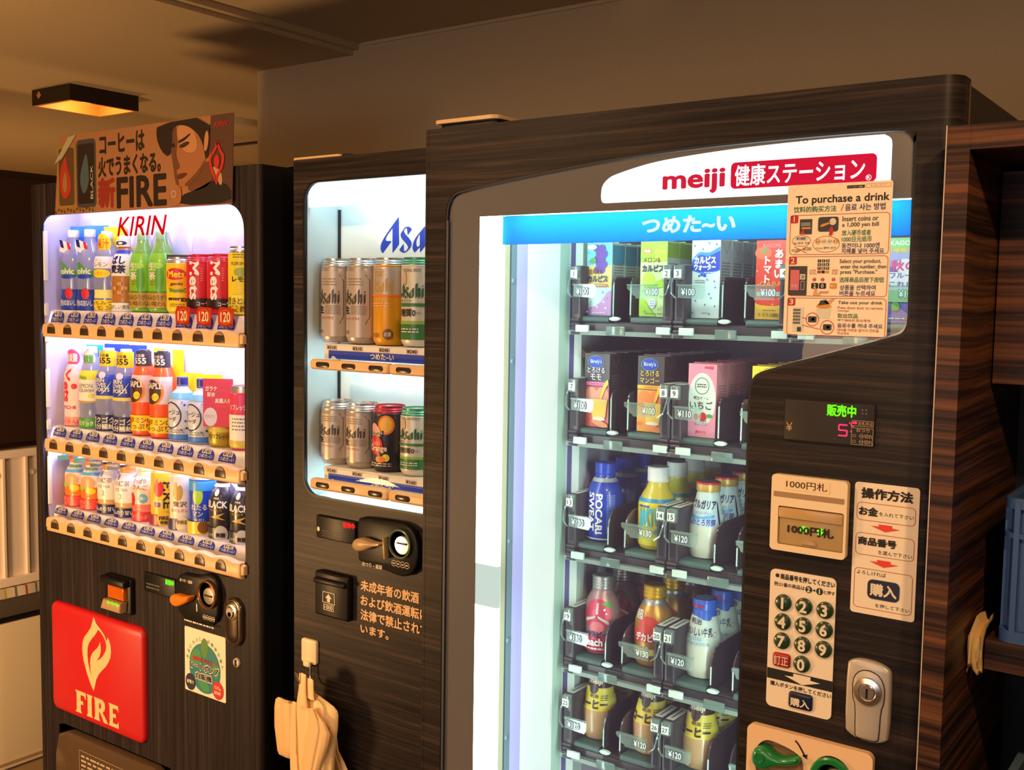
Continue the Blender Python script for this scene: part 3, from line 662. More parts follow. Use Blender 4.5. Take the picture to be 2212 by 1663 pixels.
# ------------------------------------------------------------------ middle machine: beer
AX0, AX1, AY = -1.545, -1.093, 1.41
AROOT = (-1.319, AY, 0)
def beer_machine():
    R = thing('vending_machine', 'middle vending machine selling beer cans, partly hidden behind the big machine', 'vending machine', AROOT)
    B = lambda m, n, p=R, **k: m.build(n, p, AROOT, **k)
    liner = mat('cyan_white_liner', (226, 240, 242), .45)
    B(MB().box(AX0, AX1, 1.528, 2.06, .06, 1.825, BLACKM), 'cabinet_body')
    for fx_ in (AX0+.02, AX1-.08):
        for fy_ in (1.50, 1.96): B(MB().box(fx_, fx_+.06, fy_, fy_+.06, 0, .06, BLACKM), 'foot')
    win = rrect(-1.5155, -1.125, 1.189, 1.7855, .036, 8)
    B(MB().plate(rrect(AX0, AX1, .06, 1.83, .004, 2), [win], AY, AY+.006, WOODH, BLACK), 'door_panel')
    B(MB().ring(win, -.004, BLACK, flat(AY-.0006)), 'window_gasket')
    B(MB().box(AX0, -1.520, AY+.007, 1.526, .06, 1.83, BLACKM).box(-1.115, AX1, AY+.007, 1.526, .06, 1.83, BLACKM).box(-1.520, -1.115, AY+.007, 1.526, 1.80, 1.83, BLACKM).box(-1.520, -1.115, AY+.007, 1.526, .06, 1.17, BLACKM), 'door_frame')
    li = MB().box(-1.520, -1.115, 1.502, 1.512, 1.17, 1.80, liner).box(-1.523, -1.5155, AY+.008, 1.502, 1.17, 1.80, liner).box(-1.1245, -1.115, AY+.008, 1.502, 1.17, 1.80, liner).box(-1.516, -1.124, AY+.008, 1.502, 1.793, 1.80, liner)
    # sloping white sill under the lowest rail
    li.add([(-1.516, AY+.008, 1.178), (-1.124, AY+.008, 1.178), (-1.124, 1.502, 1.196), (-1.516, 1.502, 1.196)], [(0, 1, 2, 3)], liner)
    B(li, 'display_liner')
    B(MB().box(-1.5155, -1.510, 1.4985, 1.5015, 1.20, 1.742, BLACKM), 'corner_gap')
    lampm = glow('cool_lamp_cover', (232, 250, 252), 1.5, True)
    m = MB().box(-1.5135, -1.126, AY+.010, AY+.018, 1.7405, 1.792, lampm); B(m, 'lamp_cover')
    tubem = glow('cool_cyan_tube', (222, 248, 255), 15.0, True)
    for z, y in ((1.443, 1.455), (1.208, 1.450), (1.764, 1.440)):
        m = MB(); m.tube([(-1.48, y, z), (-1.14, y, z)], .006, tubem, 8); B(m, 'fluorescent_tube')
    tagm = mat('price_chip', (206, 186, 176), .5); blue = mat('banner_blue', (30, 60, 190), .5); railw = mat('white_price_rail2', (238, 232, 222), .45); dark = mat('oval_button_dark', (52, 42, 36), .25)
    bx = [-1.4535, -1.3858, -1.3170, -1.2503, -1.183]
    for row, (zb, zt, zs) in enumerate(((1.4335, 1.453, 1.483), (1.2035, 1.2245, 1.2475))):
        m = MB()
        for xa, xb in ((-1.4895, -1.2875), (-1.2865, -1.124)):
            m.prism(rrect(xa, xb, zb, zt, .006, 5), 1.398, AY+.004, BEIGE, .005)
        rail = B(m, 'button_rail')
        for i, x in enumerate(bx):
            q = MB().prism(rrect(x-.0178, x+.0178, (zb+zt)/2-.0052, (zb+zt)/2+.0052, .005, 5), 1.3968, 1.400, dark, .001)
            B(q, 'selector_button', rail)
        m = MB().prism([(-1.474, zs-.030), (-1.126, zs-.030), (-1.126, zs-.003), (-1.474, zs-.003)], 1.4215, 1.426, railw, .002).box(-1.474, -1.126, 1.426, 1.500, zs-.004, zs-.001, railw)
        f0 = flat(1.4210); f1 = flat(1.4205); f2 = flat(1.4200)
        m.poly([(-1.461, zs-.0285), (-1.461, zs-.013), (-1.126, zs-.013), (-1.126, zs-.0285), (-1.440, zs-.0285), (-1.446, zs-.024), (-1.4515, zs-.0235), (-1.455, zs-.0285)], blue, f0)
        m.text('つめた~い', -1.352, zs-.0255, -1.294, zs-.0145, WHITEINK, f1, .03)
        sh = B(m, 'sample_shelf')
        for i, p in enumerate((('¥310', '¥310', '¥240', '¥240', '¥240'), ('¥240', '¥240', '¥160', '¥160', '¥160'))[row]):
            x = -1.4525+i*.0672; q = MB().rect(x-.013, x+.013, zs-.0115, zs-.0035, tagm, f1); q.text(p, x-.011, zs-.0105, x+.011, zs-.0045, INK, f2, .02); B(q, 'price_tag', sh)
    g = MB(); g.tess([(x, AY+.0075, z) for x, z in win], PANE); B(g, 'window_pane')
    # blue logo on the back panel
    m = MB(); lb = mat('logo_blue', (24, 62, 190), .5); f = flat(1.5012)
    beer_logo(m, -1.4034, -1.2345, 1.656, 1.7235, lb, f)
    B(m, 'logo_lettering')
    # display, coin unit, note slot
    m = MB().prism(rrect(-1.477, -1.3735, 1.1095, 1.1535, .002, 2), 1.404, AY+.002, BLACK, .002)
    m.text('販売中', -1.4035, 1.1395, -1.374, 1.1495, LED_R, flat(1.4035), .035); m.scribble(-1.460, -1.405, 1.114, 1.128, 3, mat('faint_print', (92, 88, 84), .6), flat(1.4035), .3)
    m.poly(ellipse(-1.470, 1.127, .0035, .0045, 12), KHAKI, flat(1.4034)); B(m, 'display_panel')
    P2 = rrect(-1.360, -1.272, 1.080, 1.165, .010)+[]
    P2 = [(-1.354, 1.0815), (-1.290, 1.0765), (-1.262, 1.0715), (-1.240, 1.0725), (-1.220, 1.0850), (-1.2105, 1.108), (-1.2105, 1.134), (-1.220, 1.156), (-1.238, 1.167), (-1.262, 1.1690), (-1.354, 1.1660), (-1.360, 1.160), (-1.360, 1.090)]
    cu = B(MB().prism(smooth2(P2, 1), 1.396, AY+.002, BLACK, .004), 'coin_unit')
    m = MB().lathey([(.0262, 1.3955), (.0268, 1.391), (.025, 1.3895), (.0235, 1.391), (.023, 1.3955)], mat('pale_green_ring', (140, 170, 150), .25, .6), -1.2511, 1.1317)
    m.lathey([(0.0, 1.3945), (.0235, 1.3945)], BLACK, -1.2511, 1.1317); m.lathey([(0.0, 1.390), (.016, 1.391), (.019, 1.3955)], CHROME, -1.2455, 1.1305); m.box(-1.256, -1.2335, 1.3885, 1.3905, 1.1325, 1.1355, BLACK); B(m, 'coin_slot', cu)
    m = MB().prism(smooth2([(-1.3585, 1.120), (-1.349, 1.1305), (-1.330, 1.131), (-1.310, 1.127), (-1.286, 1.131), (-1.290, 1.124), (-1.312, 1.1185), (-1.330, 1.109), (-1.347, 1.1055), (-1.357, 1.111)], 2), 1.378, 1.396, KHAKI, .004)
    m.prism([(-1.2835, 1.101), (-1.2795, 1.101), (-1.2805, 1.120), (-1.2840, 1.139), (-1.2865, 1.139)], 1.384, 1.396, KHAKI, .001); B(m, 'return_lever', cu)
    m = MB()
    for i in range(4): m.ring(ellipse(-1.2676+i*.0103, 1.0942, .0058, None, 16), .0008, WHITEINK, flat(1.3955)); m.rect(-1.2705+i*.0103, -1.2650+i*.0103, 1.0932, 1.0952, WHITEINK, flat(1.3954))
    B(m, 'coin_icons', cu); m = MB(); m.text('おつり・返却', -1.346, 1.0770, -1.297, 1.0850, WHITEINK, flat(1.3955), .02); B(m, 'lever_text', cu)
    na = B(MB().prism(rrect(-1.473, -1.383, .9615, 1.0475, .004, 3), 1.396, AY+.002, BLACK, .004).box(-1.470, -1.386, 1.388, 1.398, 1.026, 1.036, BLACK, .003), 'note_acceptor')
    m = MB(); f = flat(1.3950); wi = WHITEINK
    m.ring([(-1.4500, .9900), (-1.4165, .9885), (-1.4180, 1.0110), (-1.4490, 1.0110)], .0012, wi, f); m.poly([(-1.4335, 1.0080), (-1.4425, .9990), (-1.4375, .9990), (-1.4375, .9920), (-1.4295, .9920), (-1.4295, .9990), (-1.4245, .9990)], wi, f)
    m.ring([(-1.4474, .9755), (-1.4195, .9755), (-1.4195, .9870), (-1.4474, .9870)], .001, wi, f); m.text('1000', -1.4445, .9780, -1.4225, .9848, wi, f, .02); B(m, 'note_print', na)
    m = MB(); f = flat(AY-.0006); tm = mat('warning_cream_print', (240, 192, 140), .55)
    x0 = -1.3626
    m.text('未成年者の飲酒', x0, 1.0250, -1.2200, 1.0448, tm, f, .03)
    m.text('および飲酒運転は', x0, .9968, -1.1985, 1.0165, tm, f, .03)
    m.text('法律で禁止されて', x0, .9690, -1.1985, .9890, tm, f, .03)
    m.text('います。', x0, .9440, -1.2925, .9600, tm, f, .03); B(m, 'warning_text')
    # beige metal plate on the top
    m = MB().prism(rrect(-1.556, -1.412, 1.905-.06, 1.965-.06, .012), 0, 1, BEIGE) if False else MB()
    m.prism(rrect(-1.5560, -1.420, 1.412, 1.50, .015, 5), 1.8305, 1.8345, BEIGE, axis='z'); B(m, 'top_bracket')
    B(MB().prism([(-1.420, 1.8305), (-1.385, 1.8305), (-1.40, 1.834), (-1.42, 1.8345)], 1.414, 1.46, BLACKM), 'bracket_tail')
    return R
beer_machine()

# ------------------------------------------------------------------ adhesive hook and the bundle of carrier bags on it
def hook():
    r0 = (-1.497, AY, .879)
    R = thing('adhesive_hook', 'cream adhesive wall hook with a steel wire on the beer machine front', 'hook', r0)
    B = lambda m, n: m.build(n, R, r0)
    B(MB().prism(rrect(-1.5185, -1.4765, .8555, .9040, .006, 4), AY-.0065, AY-.0002, CREAM, .002).prism(rrect(-1.508, -1.490, .850, .862, .004, 3), AY-.012, AY-.004, CREAM, .002), 'pad')
    wp = [(-1.4985, -.010, .856), (-1.4985, -.011, .842), (-1.4985, -.012, .826), (-1.5005, -.018, .812), (-1.505, -.030, .806), (-1.518, -.052, .8055), (-1.530, -.064, .8085), (-1.5375, -.068, .8185), (-1.5415, -.069, .828)]
    B(MB().tube([(x*(AY+d)/AY, AY+d, 1.57+(z-1.57)*(AY+d)/AY) for x, d, z in spline(wp, 4)], .0019, CHROME, 12), 'wire')
hook()
def bags():
    r0 = (-1.512, AY-.035, .80)
    R = thing('carrier_bag', 'bundle of cream plastic carrier bags hanging from the hook on the beer machine', 'bag', r0)
    bm = mat('cream_film', (250, 214, 156), .45, noise=.2); b2 = mat('cream_film_inner', (238, 200, 144), .5, noise=.2)
    def sheet(name, rows, y0, depth, fold, m, seed, thick=.006):
        """rows: (z, left x, right x, bulge); a hanging sheet with vertical folds, front and back skins"""
        n = 26; rng = random.Random(seed); ph = [rng.uniform(0, 6) for _ in range(4)]; vs = []
        k = len(rows)
        for side in (0, 1):
            for (z, xa, xb, bl) in rows:
                for i in range(n+1):
                    t = i/n; x = xa+(xb-xa)*t
                    y = y0-bl*math.sin(PI*t)**.7-fold*(math.sin(t*17+ph[0])+.6*math.sin(t*31+ph[1]+z*20))*(.3+.7*math.sin(PI*t))
                    yy = y+(thick if side else 0); q_ = yy/AY; vs.append((x*q_, yy, 1.57+(z-1.57)*q_+.0006*math.sin(t*9+ph[2])))
        N = n+1; fs = []
        for s in (0, 1):
            o = s*k*N
            for r in range(k-1):
                for i in range(n):
                    q = (o+r*N+i, o+r*N+i+1, o+(r+1)*N+i+1, o+(r+1)*N+i); fs.append(q if s == 0 else q[::-1])
        for r in range(k-1):
            for i in (0, n): fs.append((r*N+i, (r+1)*N+i, k*N+(r+1)*N+i, k*N+r*N+i))
        for r in (0, k-1):
            for i in range(n): fs.append((r*N+i, r*N+i+1, k*N+r*N+i+1, k*N+r*N+i))
        return MB().add(vs, fs, m, True).build(name, R, r0)
    # the folded block of bag bodies, the top bag with its diagonal fold, the straps
    sheet('bag_stack', [(.7650, -1.584, -1.530, .004), (.7640, -1.592, -1.524, .010), (.758, -1.600, -1.520, .016), (.74, -1.6035, -1.515, .018), (.70, -1.6035, -1.512, .018), (.67, -1.598, -1.512, .018), (.652, -1.595, -1.512, .016), (.645, -1.590, -1.515, .012)], AY-.010, .02, .0012, b2, 3)
    sheet('stack_fold', [(.766, -1.548, -1.520, .006), (.755, -1.552, -1.516, .010), (.73, -1.556, -1.512, .012), (.66, -1.558, -1.508, .014), (.60, -1.556, -1.500, .012), (.50, -1.556, -1.49, .01)], AY-.034, .02, .0022, bm, 9)
    sheet('front_bag', [(.812, -1.531, -1.4925, .003), (.804, -1.531, -1.4915, .004), (.7985, -1.532, -1.487, .005), (.793, -1.533, -1.468, .006), (.788, -1.534, -1.450, .008), (.7825, -1.535, -1.433, .010), (.777, -1.536, -1.4245, .011), (.768, -1.538, -1.4215, .012), (.745, -1.540, -1.4225, .014), (.70, -1.537, -1.429, .016), (.66, -1.532, -1.431, .018), (.60, -1.524, -1.436, .018), (.50, -1.52, -1.440, .016)], AY-.044, .02, .0016, bm, 5)
    sheet('diagonal_fold', [(.765, -1.497, -1.486, .002), (.745, -1.500, -1.458, .004), (.725, -1.506, -1.444, .005), (.70, -1.513, -1.450, .006), (.67, -1.518, -1.462, .006), (.63, -1.522, -1.478, .006), (.56, -1.522, -1.490, .006), (.50, -1.522, -1.494, .005)], AY-.064, .01, .0008, b2, 14, .003)
    sheet('side_fold', [(.742, -1.446, -1.428, .003), (.70, -1.446, -1.421, .004), (.68, -1.444, -1.405, .004), (.655, -1.438, -1.388, .003), (.635, -1.428, -1.396, .002), (.628, -1.420, -1.402, .001)], AY-.022, .02, .0006, bm, 8, .004)
    sheet('strap', [(.8295, -1.528, -1.514, .0005), (.8275, -1.531, -1.511, .001), (.81, -1.532, -1.511, .002), (.79, -1.531, -1.510, .003), (.772, -1.533, -1.507, .004), (.762, -1.535, -1.505, .004)], AY-.062, .01, .0, bm, 21, .008)
    sheet('strap', [(.8235, -1.509, -1.494, .0005), (.8215, -1.511, -1.4905, .001), (.81, -1.511, -1.490, .002), (.79, -1.510, -1.489, .002), (.782, -1.511, -1.486, .003)], AY-.058, .01, .0, bm, 22, .008)
    MB().rect(-1.442, -1.434, .8155, .8170, INK, flat(AY-.0595)).build('tear_slit', R, r0)
bags()

# ------------------------------------------------------------------ big glass-front machine
MX0, MX1, MY = -1.085, -0.303, 1.262
MROOT = (-.694, MY, 0)
ROWZ = [1.5475, 1.3670, 1.1785, 0.9895, 0.8440]
COLX = [-.888, -.790, -.702, -.599, -.512, -.411]
TAGX = [-.9165, -.7515, -.7330, -.5670, -.5480, -.3770]
PRICE = [['¥100']*6, ['¥100', '¥100', '¥110', '¥110', '¥110', '¥110'], ['¥130', '¥130', '¥120', '¥120'], ['¥130', '¥130', '¥120', '¥120'], ['¥120']*4]
GLASS = [(-1.045, .40), (-1.045, 1.690), (-1.0432, 1.708), (-1.0375, 1.722), (-1.028, 1.7305), (-1.012, 1.7350), (-.9588, 1.7430), (-.900, 1.7500), (-.8438, 1.7562), (-.770, 1.7635), (-.6959, 1.7693), (-.600, 1.7738), (-.5034, 1.7758), (-.430, 1.7762), (-.370, 1.7754),
         (-.3580, 1.7715), (-.3512, 1.7635), (-.3488, 1.7520), (-.3468, 1.560), (-.3475, 1.5480), (-.3505, 1.5400), (-.3570, 1.5340), (-.375, 1.5280), (-.430, 1.5110), (-.4927, 1.4922), (-.520, 1.4838), (-.5320, 1.4770), (-.5378, 1.4680), (-.5395, 1.4560), (-.5390, .40)]
SIGN = [(-.7695, 1.7100), (-.7700, 1.7180), (-.7680, 1.7290), (-.7600, 1.7375), (-.7450, 1.7440), (-.6954, 1.7550), (-.640, 1.7612), (-.5637, 1.7662), (-.4739, 1.7690), (-.395, 1.7695), (-.3850, 1.7685), (-.3785, 1.7640), (-.3770, 1.7570), (-.3770, 1.7056), (-.7630, 1.7052), (-.7675, 1.7062)]
GLASS = [GLASS[0]]+spline(GLASS[1:19], 4)+spline(GLASS[19:-1], 3)+[GLASS[-1]]
SIGN = spline(SIGN[:13], 5)+SIGN[13:]
def big_machine():
    R = thing('vending_machine', 'large glass-front vending machine with red and white sign and numbered drink racks', 'vending machine', MROOT)
    B = lambda m, n, p=R, **k: m.build(n, p, MROOT, **k)
    F = flat(MY-.0005); F1 = flat(MY-.0010); F2 = flat(MY-.0015)
    # wooden front, rounded right corner, sides
    door = B(MB().plate([(MX0, .08), (-.326, .08), (-.326, 1.83), (MX0, 1.83)], [GLASS], MY, MY+.008, WOODH, BLACK), 'door_panel')
    e = MB(); n = 10; pts = [(-.326, MY)]+[(-.326+.023*math.sin(PI/2*i/n), MY+.023-.023*math.cos(PI/2*i/n)) for i in range(1, n+1)]+[(-.303, 1.306)]
    vs = [(x, y, z) for z in (.08, 1.83) for x, y in pts]; k = len(pts)
    e.add(vs, [(i, i+1, k+i+1, k+i) for i in range(k-1)], WOODH, True)
    e.add([(x, y, 1.83) for x, y in pts]+[(-.326, 1.306, 1.83)], [tuple(range(k+1))], WOODH); B(e, 'rounded_corner')
    B(MB().box(MX0, -1.0795, MY-.0003, 1.300, .08, 1.83, WOODH), 'door_edge')
    sd = MB().box(-.319, -.304, 1.306, 1.998, .08, 1.824, mat('side_black_brown', (40, 30, 27), .5)).box(MX0, -1.075, 1.30, 1.998, .08, 1.824, BLACKM).box(-1.075, -.319, 1.985, 1.998, .08, 1.824, BLACKM).box(-1.075, -.319, 1.30, 1.985, 1.790, 1.824, BLACKM).box(-1.075, -.319, 1.30, 1.985, .08, .10, BLACKM)
    B(sd, 'cabinet_body')
    B(MB().box(-.3055, -.3025, 1.303, 1.306, .08, 1.826, mat('seam_brown', (120, 88, 62), .4)), 'door_seam')
    for fx_ in (-1.06, -.39):
        for fy_ in (1.31, 1.92): B(MB().box(fx_, fx_+.06, fy_, fy_+.06, 0, .08, BLACKM), 'foot')
    B(MB().prism(rrect(-1.0765, -.952, 1.266, 1.345, .014, 5), 1.838, 1.8435, BEIGE, axis='z').prism(rrect(-1.07, -.96, 1.275, 1.335, .01, 4), 1.8305, 1.838, BLACKM, axis='z'), 'top_bracket')
    # inner door shell behind wood and print
    sh = MB().box(-.532, -.330, MY+.010, 1.320, .40, 1.450, BLACKM).box(-1.075, -1.012, MY+.010, 1.320, .40, 1.76, mat('door_shell_grey', (120, 130, 138), .4)).box(-1.012, -.33, MY+.012, 1.325, 1.6990, 1.787, mat('sign_box_white', (225, 228, 228), .5)).box(-.345, -.33, MY+.010, 1.32, 1.45, 1.699, mat('door_shell_white', (225, 235, 232), .4))
    B(sh, 'door_shell')
    # the pane, the brown-grey print round its edge, the black gasket
    g = MB(); g.tess([(x, MY+.006, z) for x, z in GLASS], clear('door_glass', (250, 255, 254), .012, .11, .01, (150, 168, 255))); gl = B(g, 'glass_door')  # bluish milky share in the glass colour imitates haze over the racks
    Q = inset2(GLASS, .0045)
    hole = [(-.9815, .405), (-.9815, 1.6945), (-.3522, 1.6945)]
    low = [(-.3518, 1.560), (-.3528, 1.5500), (-.3560, 1.5435), (-.362, 1.5385), (-.376, 1.5330), (-.430, 1.5165), (-.4935, 1.4975), (-.5225, 1.4885), (-.5355, 1.4810), (-.5425, 1.4705), (-.5445, 1.4560), (-.5440, .405)]
    pr = mat('smoked_edge_print', (104, 104, 108), .16, spec=.6, coat=.3)
    m = MB(); m.tess([(x, MY+.0045, z) for x, z in Q], pr, None, [[(x, MY+.0045, z) for x, z in hole+low], [(x, MY+.0045, z) for x, z in SIGN]]); B(m, 'edge_print', gl)
    B(MB().ring(GLASS, .0035, BLACKM, flat(MY+.0008)).line([(-1.041, .42), (-1.041, 1.69)], .004, mat('gasket_blue_grey', (58, 66, 84), .5), flat(MY+.0004)), 'gasket', gl)
    # lit sign
    m = MB(); m.poly(SIGN, glow('white_sign', (246, 255, 252), 1.55, True), flat(MY+.0040)); m.prism(rrect(-.5775, -.3937, 1.7155, 1.7485, .006, 4), MY+.0032, MY+.0038, glow('red_sign', (216, 26, 54), 1.0))
    sg = B(m, 'lit_sign')
    m = MB(); f = flat(MY+.0030); rs = glow('red_letters', (214, 34, 58), 1.0); ws = glow('white_letters', (255, 248, 248), 1.25)
    m.text('meiji', -.6730, 1.7125, -.5865, 1.7420, rs, f, .035); m.text('健康ステーション', -.5715, 1.7190, -.4075, 1.7445, ws, f, .022)
    m.ring(ellipse(-.4025, 1.7205, .0034, None, 20), .0006, ws, f); m.text('R', -.4042, 1.7187, -.4008, 1.7223, ws, f, .02); B(m, 'sign_lettering', sg)
    # cyan banner across the top of the racks
    m = MB().prism([(-.9405, 1.6517), (-.3522, 1.6517), (-.3522, 1.6932), (-.9405, 1.6932)], MY+.0068, MY+.0080, film('cyan_banner', (0, 178, 246), .95))
    bn = B(m, 'cold_banner'); m = MB(); m.text('つめた~い', -.7045, 1.6630, -.5715, 1.6835, glow('banner_white', (236, 255, 255), 1.1), flat(MY+.0064), .045); B(m, 'banner_lettering', bn)
    # light columns behind the glass
    tube = glow('door_tube_white', (244, 255, 250), 11.0, True)
    m = MB().box(-.9855, -.9425, MY+.008, MY+.016, 1.165, 1.6945, tube).box(-.9855, -.9425, MY+.008, MY+.016, .45, 1.100, tube); B(m, 'light_column')
    B(MB().box(-.9855, -.9425, MY+.008, MY+.016, 1.100, 1.165, glow('tube_end_diffuser', (222, 236, 222), .95, True)), 'light_joint')
    t2 = glow('side_fill_glow', (232, 255, 246), 21.0, True)  # unseen tubes added behind the wood to brighten racks and lining
    for za, zb in ((1.165, 1.440), (.45, 1.100)): B(MB().box(-.5385, -.534, 1.274, 1.318, za, zb, t2), 'side_fill')
    B(MB().box(-.92, -.36, 1.295, 1.305, 1.680, 1.696, glow('top_tube', (226, 255, 246), 25.0, True)), 'top_light')
    # interior lining
    gl_w = mat('glossy_white_lining', (240, 246, 248), .3, coat=.4); lil = mat('lilac_lining', (178, 178, 236), .3); grn = mat('pale_green_lining', (170, 206, 190), .3); pur = mat('violet_strip', (104, 100, 156), .4); gk = mat('blue_grey_gasket', (104, 132, 146), .4); gk2 = mat('dark_gasket', (56, 74, 88), .4)
    def wallstrip(mb, pts, mm):
        vs = [(x, y, z) for z in (.40, 1.72) for x, y in pts]; n = len(pts)
        return mb.add(vs, [(i, i+1, n+i+1, n+i) for i in range(n-1)], mm)
    sand = mat('sand_strip', (170, 172, 140), .5); w0 = mat('pale_lining', (206, 226, 228), .35)
    m = MB(); wallstrip(m, [(-.978, 1.280), (-.968, 1.308)], gk2); wallstrip(m, [(-.968, 1.308), (-.968, 1.3138)], w0); wallstrip(m, [(-.968, 1.3138), (-.967, 1.3247)], sand); wallstrip(m, [(-.967, 1.3247), (-.9665, 1.328)], gk2); wallstrip(m, [(-.9665, 1.328), (-.965, 1.3405)], gk); B(m, 'door_seal')
    m = MB(); wallstrip(m, [(-.965, 1.3405), (-.960, 1.3626)], lil); wallstrip(m, [(-.960, 1.3626), (-.953, 1.396), (-.945, 1.432)], gl_w); wallstrip(m, [(-.945, 1.432), (-.9375, 1.4483)], grn); wallstrip(m, [(-.9375, 1.4483), (-.937, 1.4517)], w0); wallstrip(m, [(-.937, 1.4517), (-.935, 1.4627)], pur)
    B(m, 'inner_side_wall')
    for z in (1.60, 1.475, 1.19, 1.03, .87): B(MB().tube([(-.9664, 1.333, z), (-.9630, 1.333, z)], .004, gk, 10), 'wall_screw')
    dark = mat('rack_dark', (176, 170, 182), .6); post = mat('rack_post', (196, 214, 206), .4)
    m = MB(); wallstrip(m, [(-.935, 1.4627), (-.9255, 1.470), (-.9255, 1.498)], post); m.box(-.975, -.925, 1.498, 1.93, .40, 1.72, dark).box(-.925, -.335, 1.92, 1.93, .40, 1.72, dark).box(-.345, -.335, 1.36, 1.92, .40, 1.72, dark).box(-.95, -.335, 1.36, 1.92, 1.715, 1.725, dark)
    B(m, 'rack_lining')
    # racks
    belt = mat('green_conveyor', (62, 92, 84), .5); hous = mat('rack_black', (56, 52, 55), .35); plate = clear('smoked_divider', (130, 116, 118), .05, .55, .12, (92, 78, 80)); rail = mat('rack_rail_grey', (120, 138, 130), .4); strip = mat('strip_label', (196, 210, 200), .5)
    clip = mat('rack_clip_white', (196, 222, 210), .35); gear = mat('rack_gear', (46, 42, 46), .4); prm = clear('price_holder', (238, 250, 246), .07, .14, .08, (215, 242, 232)); tagw = mat('number_card', (232, 244, 236), .5)
    wi = mat('price_digit_white', (226, 244, 240), .5); wo = mat('price_digit_edge', (40, 84, 100), .5)
    YR = 1.440
    for r, zb in enumerate(ROWZ):
        sh = B(MB().box(-.928, -.345, 1.452, 1.905, zb-.020, zb-.010, mat('rack_tray', (66, 62, 64), .5)).box(-.930, -.345, 1.436, 1.446, zb-.031, zb-.024, rail).box(-.930, -.345, 1.446, 1.456, zb-.026, zb-.012, hous), 'rack_shelf')
        for c in range(6):
            if r > 0 and c > 3: continue
            xc, xt = COLX[c], TAGX[c]; sgn = 1 if c % 2 == 0 else -1      # tag on the left for odd numbers, on the right for even ones
            num = str(r*6+c+1)
            B(MB().box(xc-.029, xc+.029, 1.4475, 1.895, zb-.0035, zb-.0008, belt).tube([(xc-.029, 1.4475, zb-.0060), (xc+.029, 1.4475, zb-.0060)], .0052, belt, 12), 'conveyor_belt', sh)
            # divider with a rounded front corner, on the side away from the tag
            xd = xc+sgn*.0335; H = .062 if r < 2 else .060; rc = .012 if r < 2 else .030
            P = [(1.450, zb-.004), (1.450, zb+H-rc)]+[(1.450+rc-rc*math.cos(a), zb+H-rc+rc*math.sin(a)) for a in [PI/2*i/6 for i in range(1, 7)]]+[(1.88, zb+H), (1.88, zb-.004)]
            B(MB().prism(P, xd-.0012, xd+.0012, plate, axis='x').tube([(xd, 1.4495, zb+.002), (xd, 1.4495, zb+H-rc)], .0012, clip, 6), 'divider', sh)
            # black housing behind the tag, label strip on top
            xh = xt+sgn*.0005
            m = MB().box(xh-.0085, xh+.0085, 1.437, 1.500, zb-.010, zb+.079, hous, .0015).box(xh-.0065, xh+.0065, 1.444, 1.497, zb+.0788, zb+.0796, strip)
            m.box(xh-.0042, xh+.0042, 1.4365, 1.4375, zb+.002, zb+.050, BLACKM)
            for k in range(4): m.tube([(xh-.008, 1.437-.001*(k % 2), zb-.028+.007*k), (xh+.008, 1.437-.001*(k % 2), zb-.028+.007*k)], .0028, gear, 8)
            m.rect(xh-.001, xh+.001, 1.450, 1.490, INK, lambda u, v, z=zb+.0798: (u, v, z)); B(m, 'lane_housing', sh)
            # clear bracket with the price, number card above
            x_in, x_out = xt-sgn*.004, xc+sgn*.020; lo, hi = min(xt+sgn*.008, x_out), max(xt+sgn*.008, x_out)
            m = MB(); 
            if sgn > 0: PP = [(lo, zb+.030), (hi-.004, zb+.028), (hi, zb+.034), (hi, zb+.047), (lo, zb+.049)]
            else: PP = [(lo, zb+.049), (lo-.002, zb+.043), (lo+.004, zb+.039), (lo+.006, zb+.034), (lo+.013, zb+.031), (lo+.014, zb+.028), (hi, zb+.028), (hi, zb+.049)]
            m.prism(PP, 1.4165, 1.4180, prm).box(lo, hi, 1.4120, 1.4185, zb+.0475, zb+.0495, prm)
            m.tube([(xt-sgn*.0075, 1.430, zb+.060), (xt-sgn*.0072, 1.424, zb+.050), (xt-sgn*.005, 1.420, zb+.036), (xt+sgn*.004, 1.418, zb+.029)], .0013, prm, 6)
            hz = B(m, 'price_holder', sh)
            pw = .0215; pu = (xt+.014) if sgn > 0 else (xt-.028); f1 = flat(1.4158); f2 = flat(1.4153); m = MB()
            tx = PRICE[r][c]
            m.text(tx, pu-.0006, zb+.0330, pu+pw+.0006, zb+.0442, wo, f1, .045); m.text(tx, pu, zb+.0336, pu+pw, zb+.0436, wi, f2, .015); B(m, 'price_digits', hz)
            tw = .0062; m = MB().box(xt-tw-.001, xt+tw+.001, 1.4295, 1.4365, zb+.057, zb+.078, prm, .001); f = flat(1.4285); m.box(xt-tw, xt+tw, 1.4288, 1.4294, zb+.0600, zb+.0722, tagw)
            nw = .0026 if len(num) == 1 else .0046; m.text(num, xt-nw, zb+.0622, xt+nw, zb+.0700, mat('tag_number', (44, 62, 60), .6), f, .012, fit=False); B(m, 'number_tag', sh)
            B(MB().box(xt+sgn*.010-.008, xt+sgn*.010+.016, 1.4325, 1.437, zb-.0265, zb-.0150, clip, .0012), 'rail_clip', sh)
            if sgn > 0: B(MB().prism(ellipse(xd+.007, zb-.0045, .0095, .0035, 18), 1.440, 1.4465, clip, .001).box(xd-.004, xd+.030, 1.434, 1.437, zb-.030, zb-.016, clear('channel_clip', (190, 215, 205), .06, .35, .1, (150, 180, 170)), .001), 'lane_latch', sh)
    # ---- control column in the wood
    f = F
    m = MB().prism(rrect(-.4925, -.3812, 1.4018, 1.4535, .003, 3), MY-.004, MY+.002, SMOKE, .0015); dp = B(m, 'display_panel'); f = flat(MY-.0044); m = MB()
    m.text('販売中', -.4383, 1.4366, -.4036, 1.4502, LED_G, f, .03)
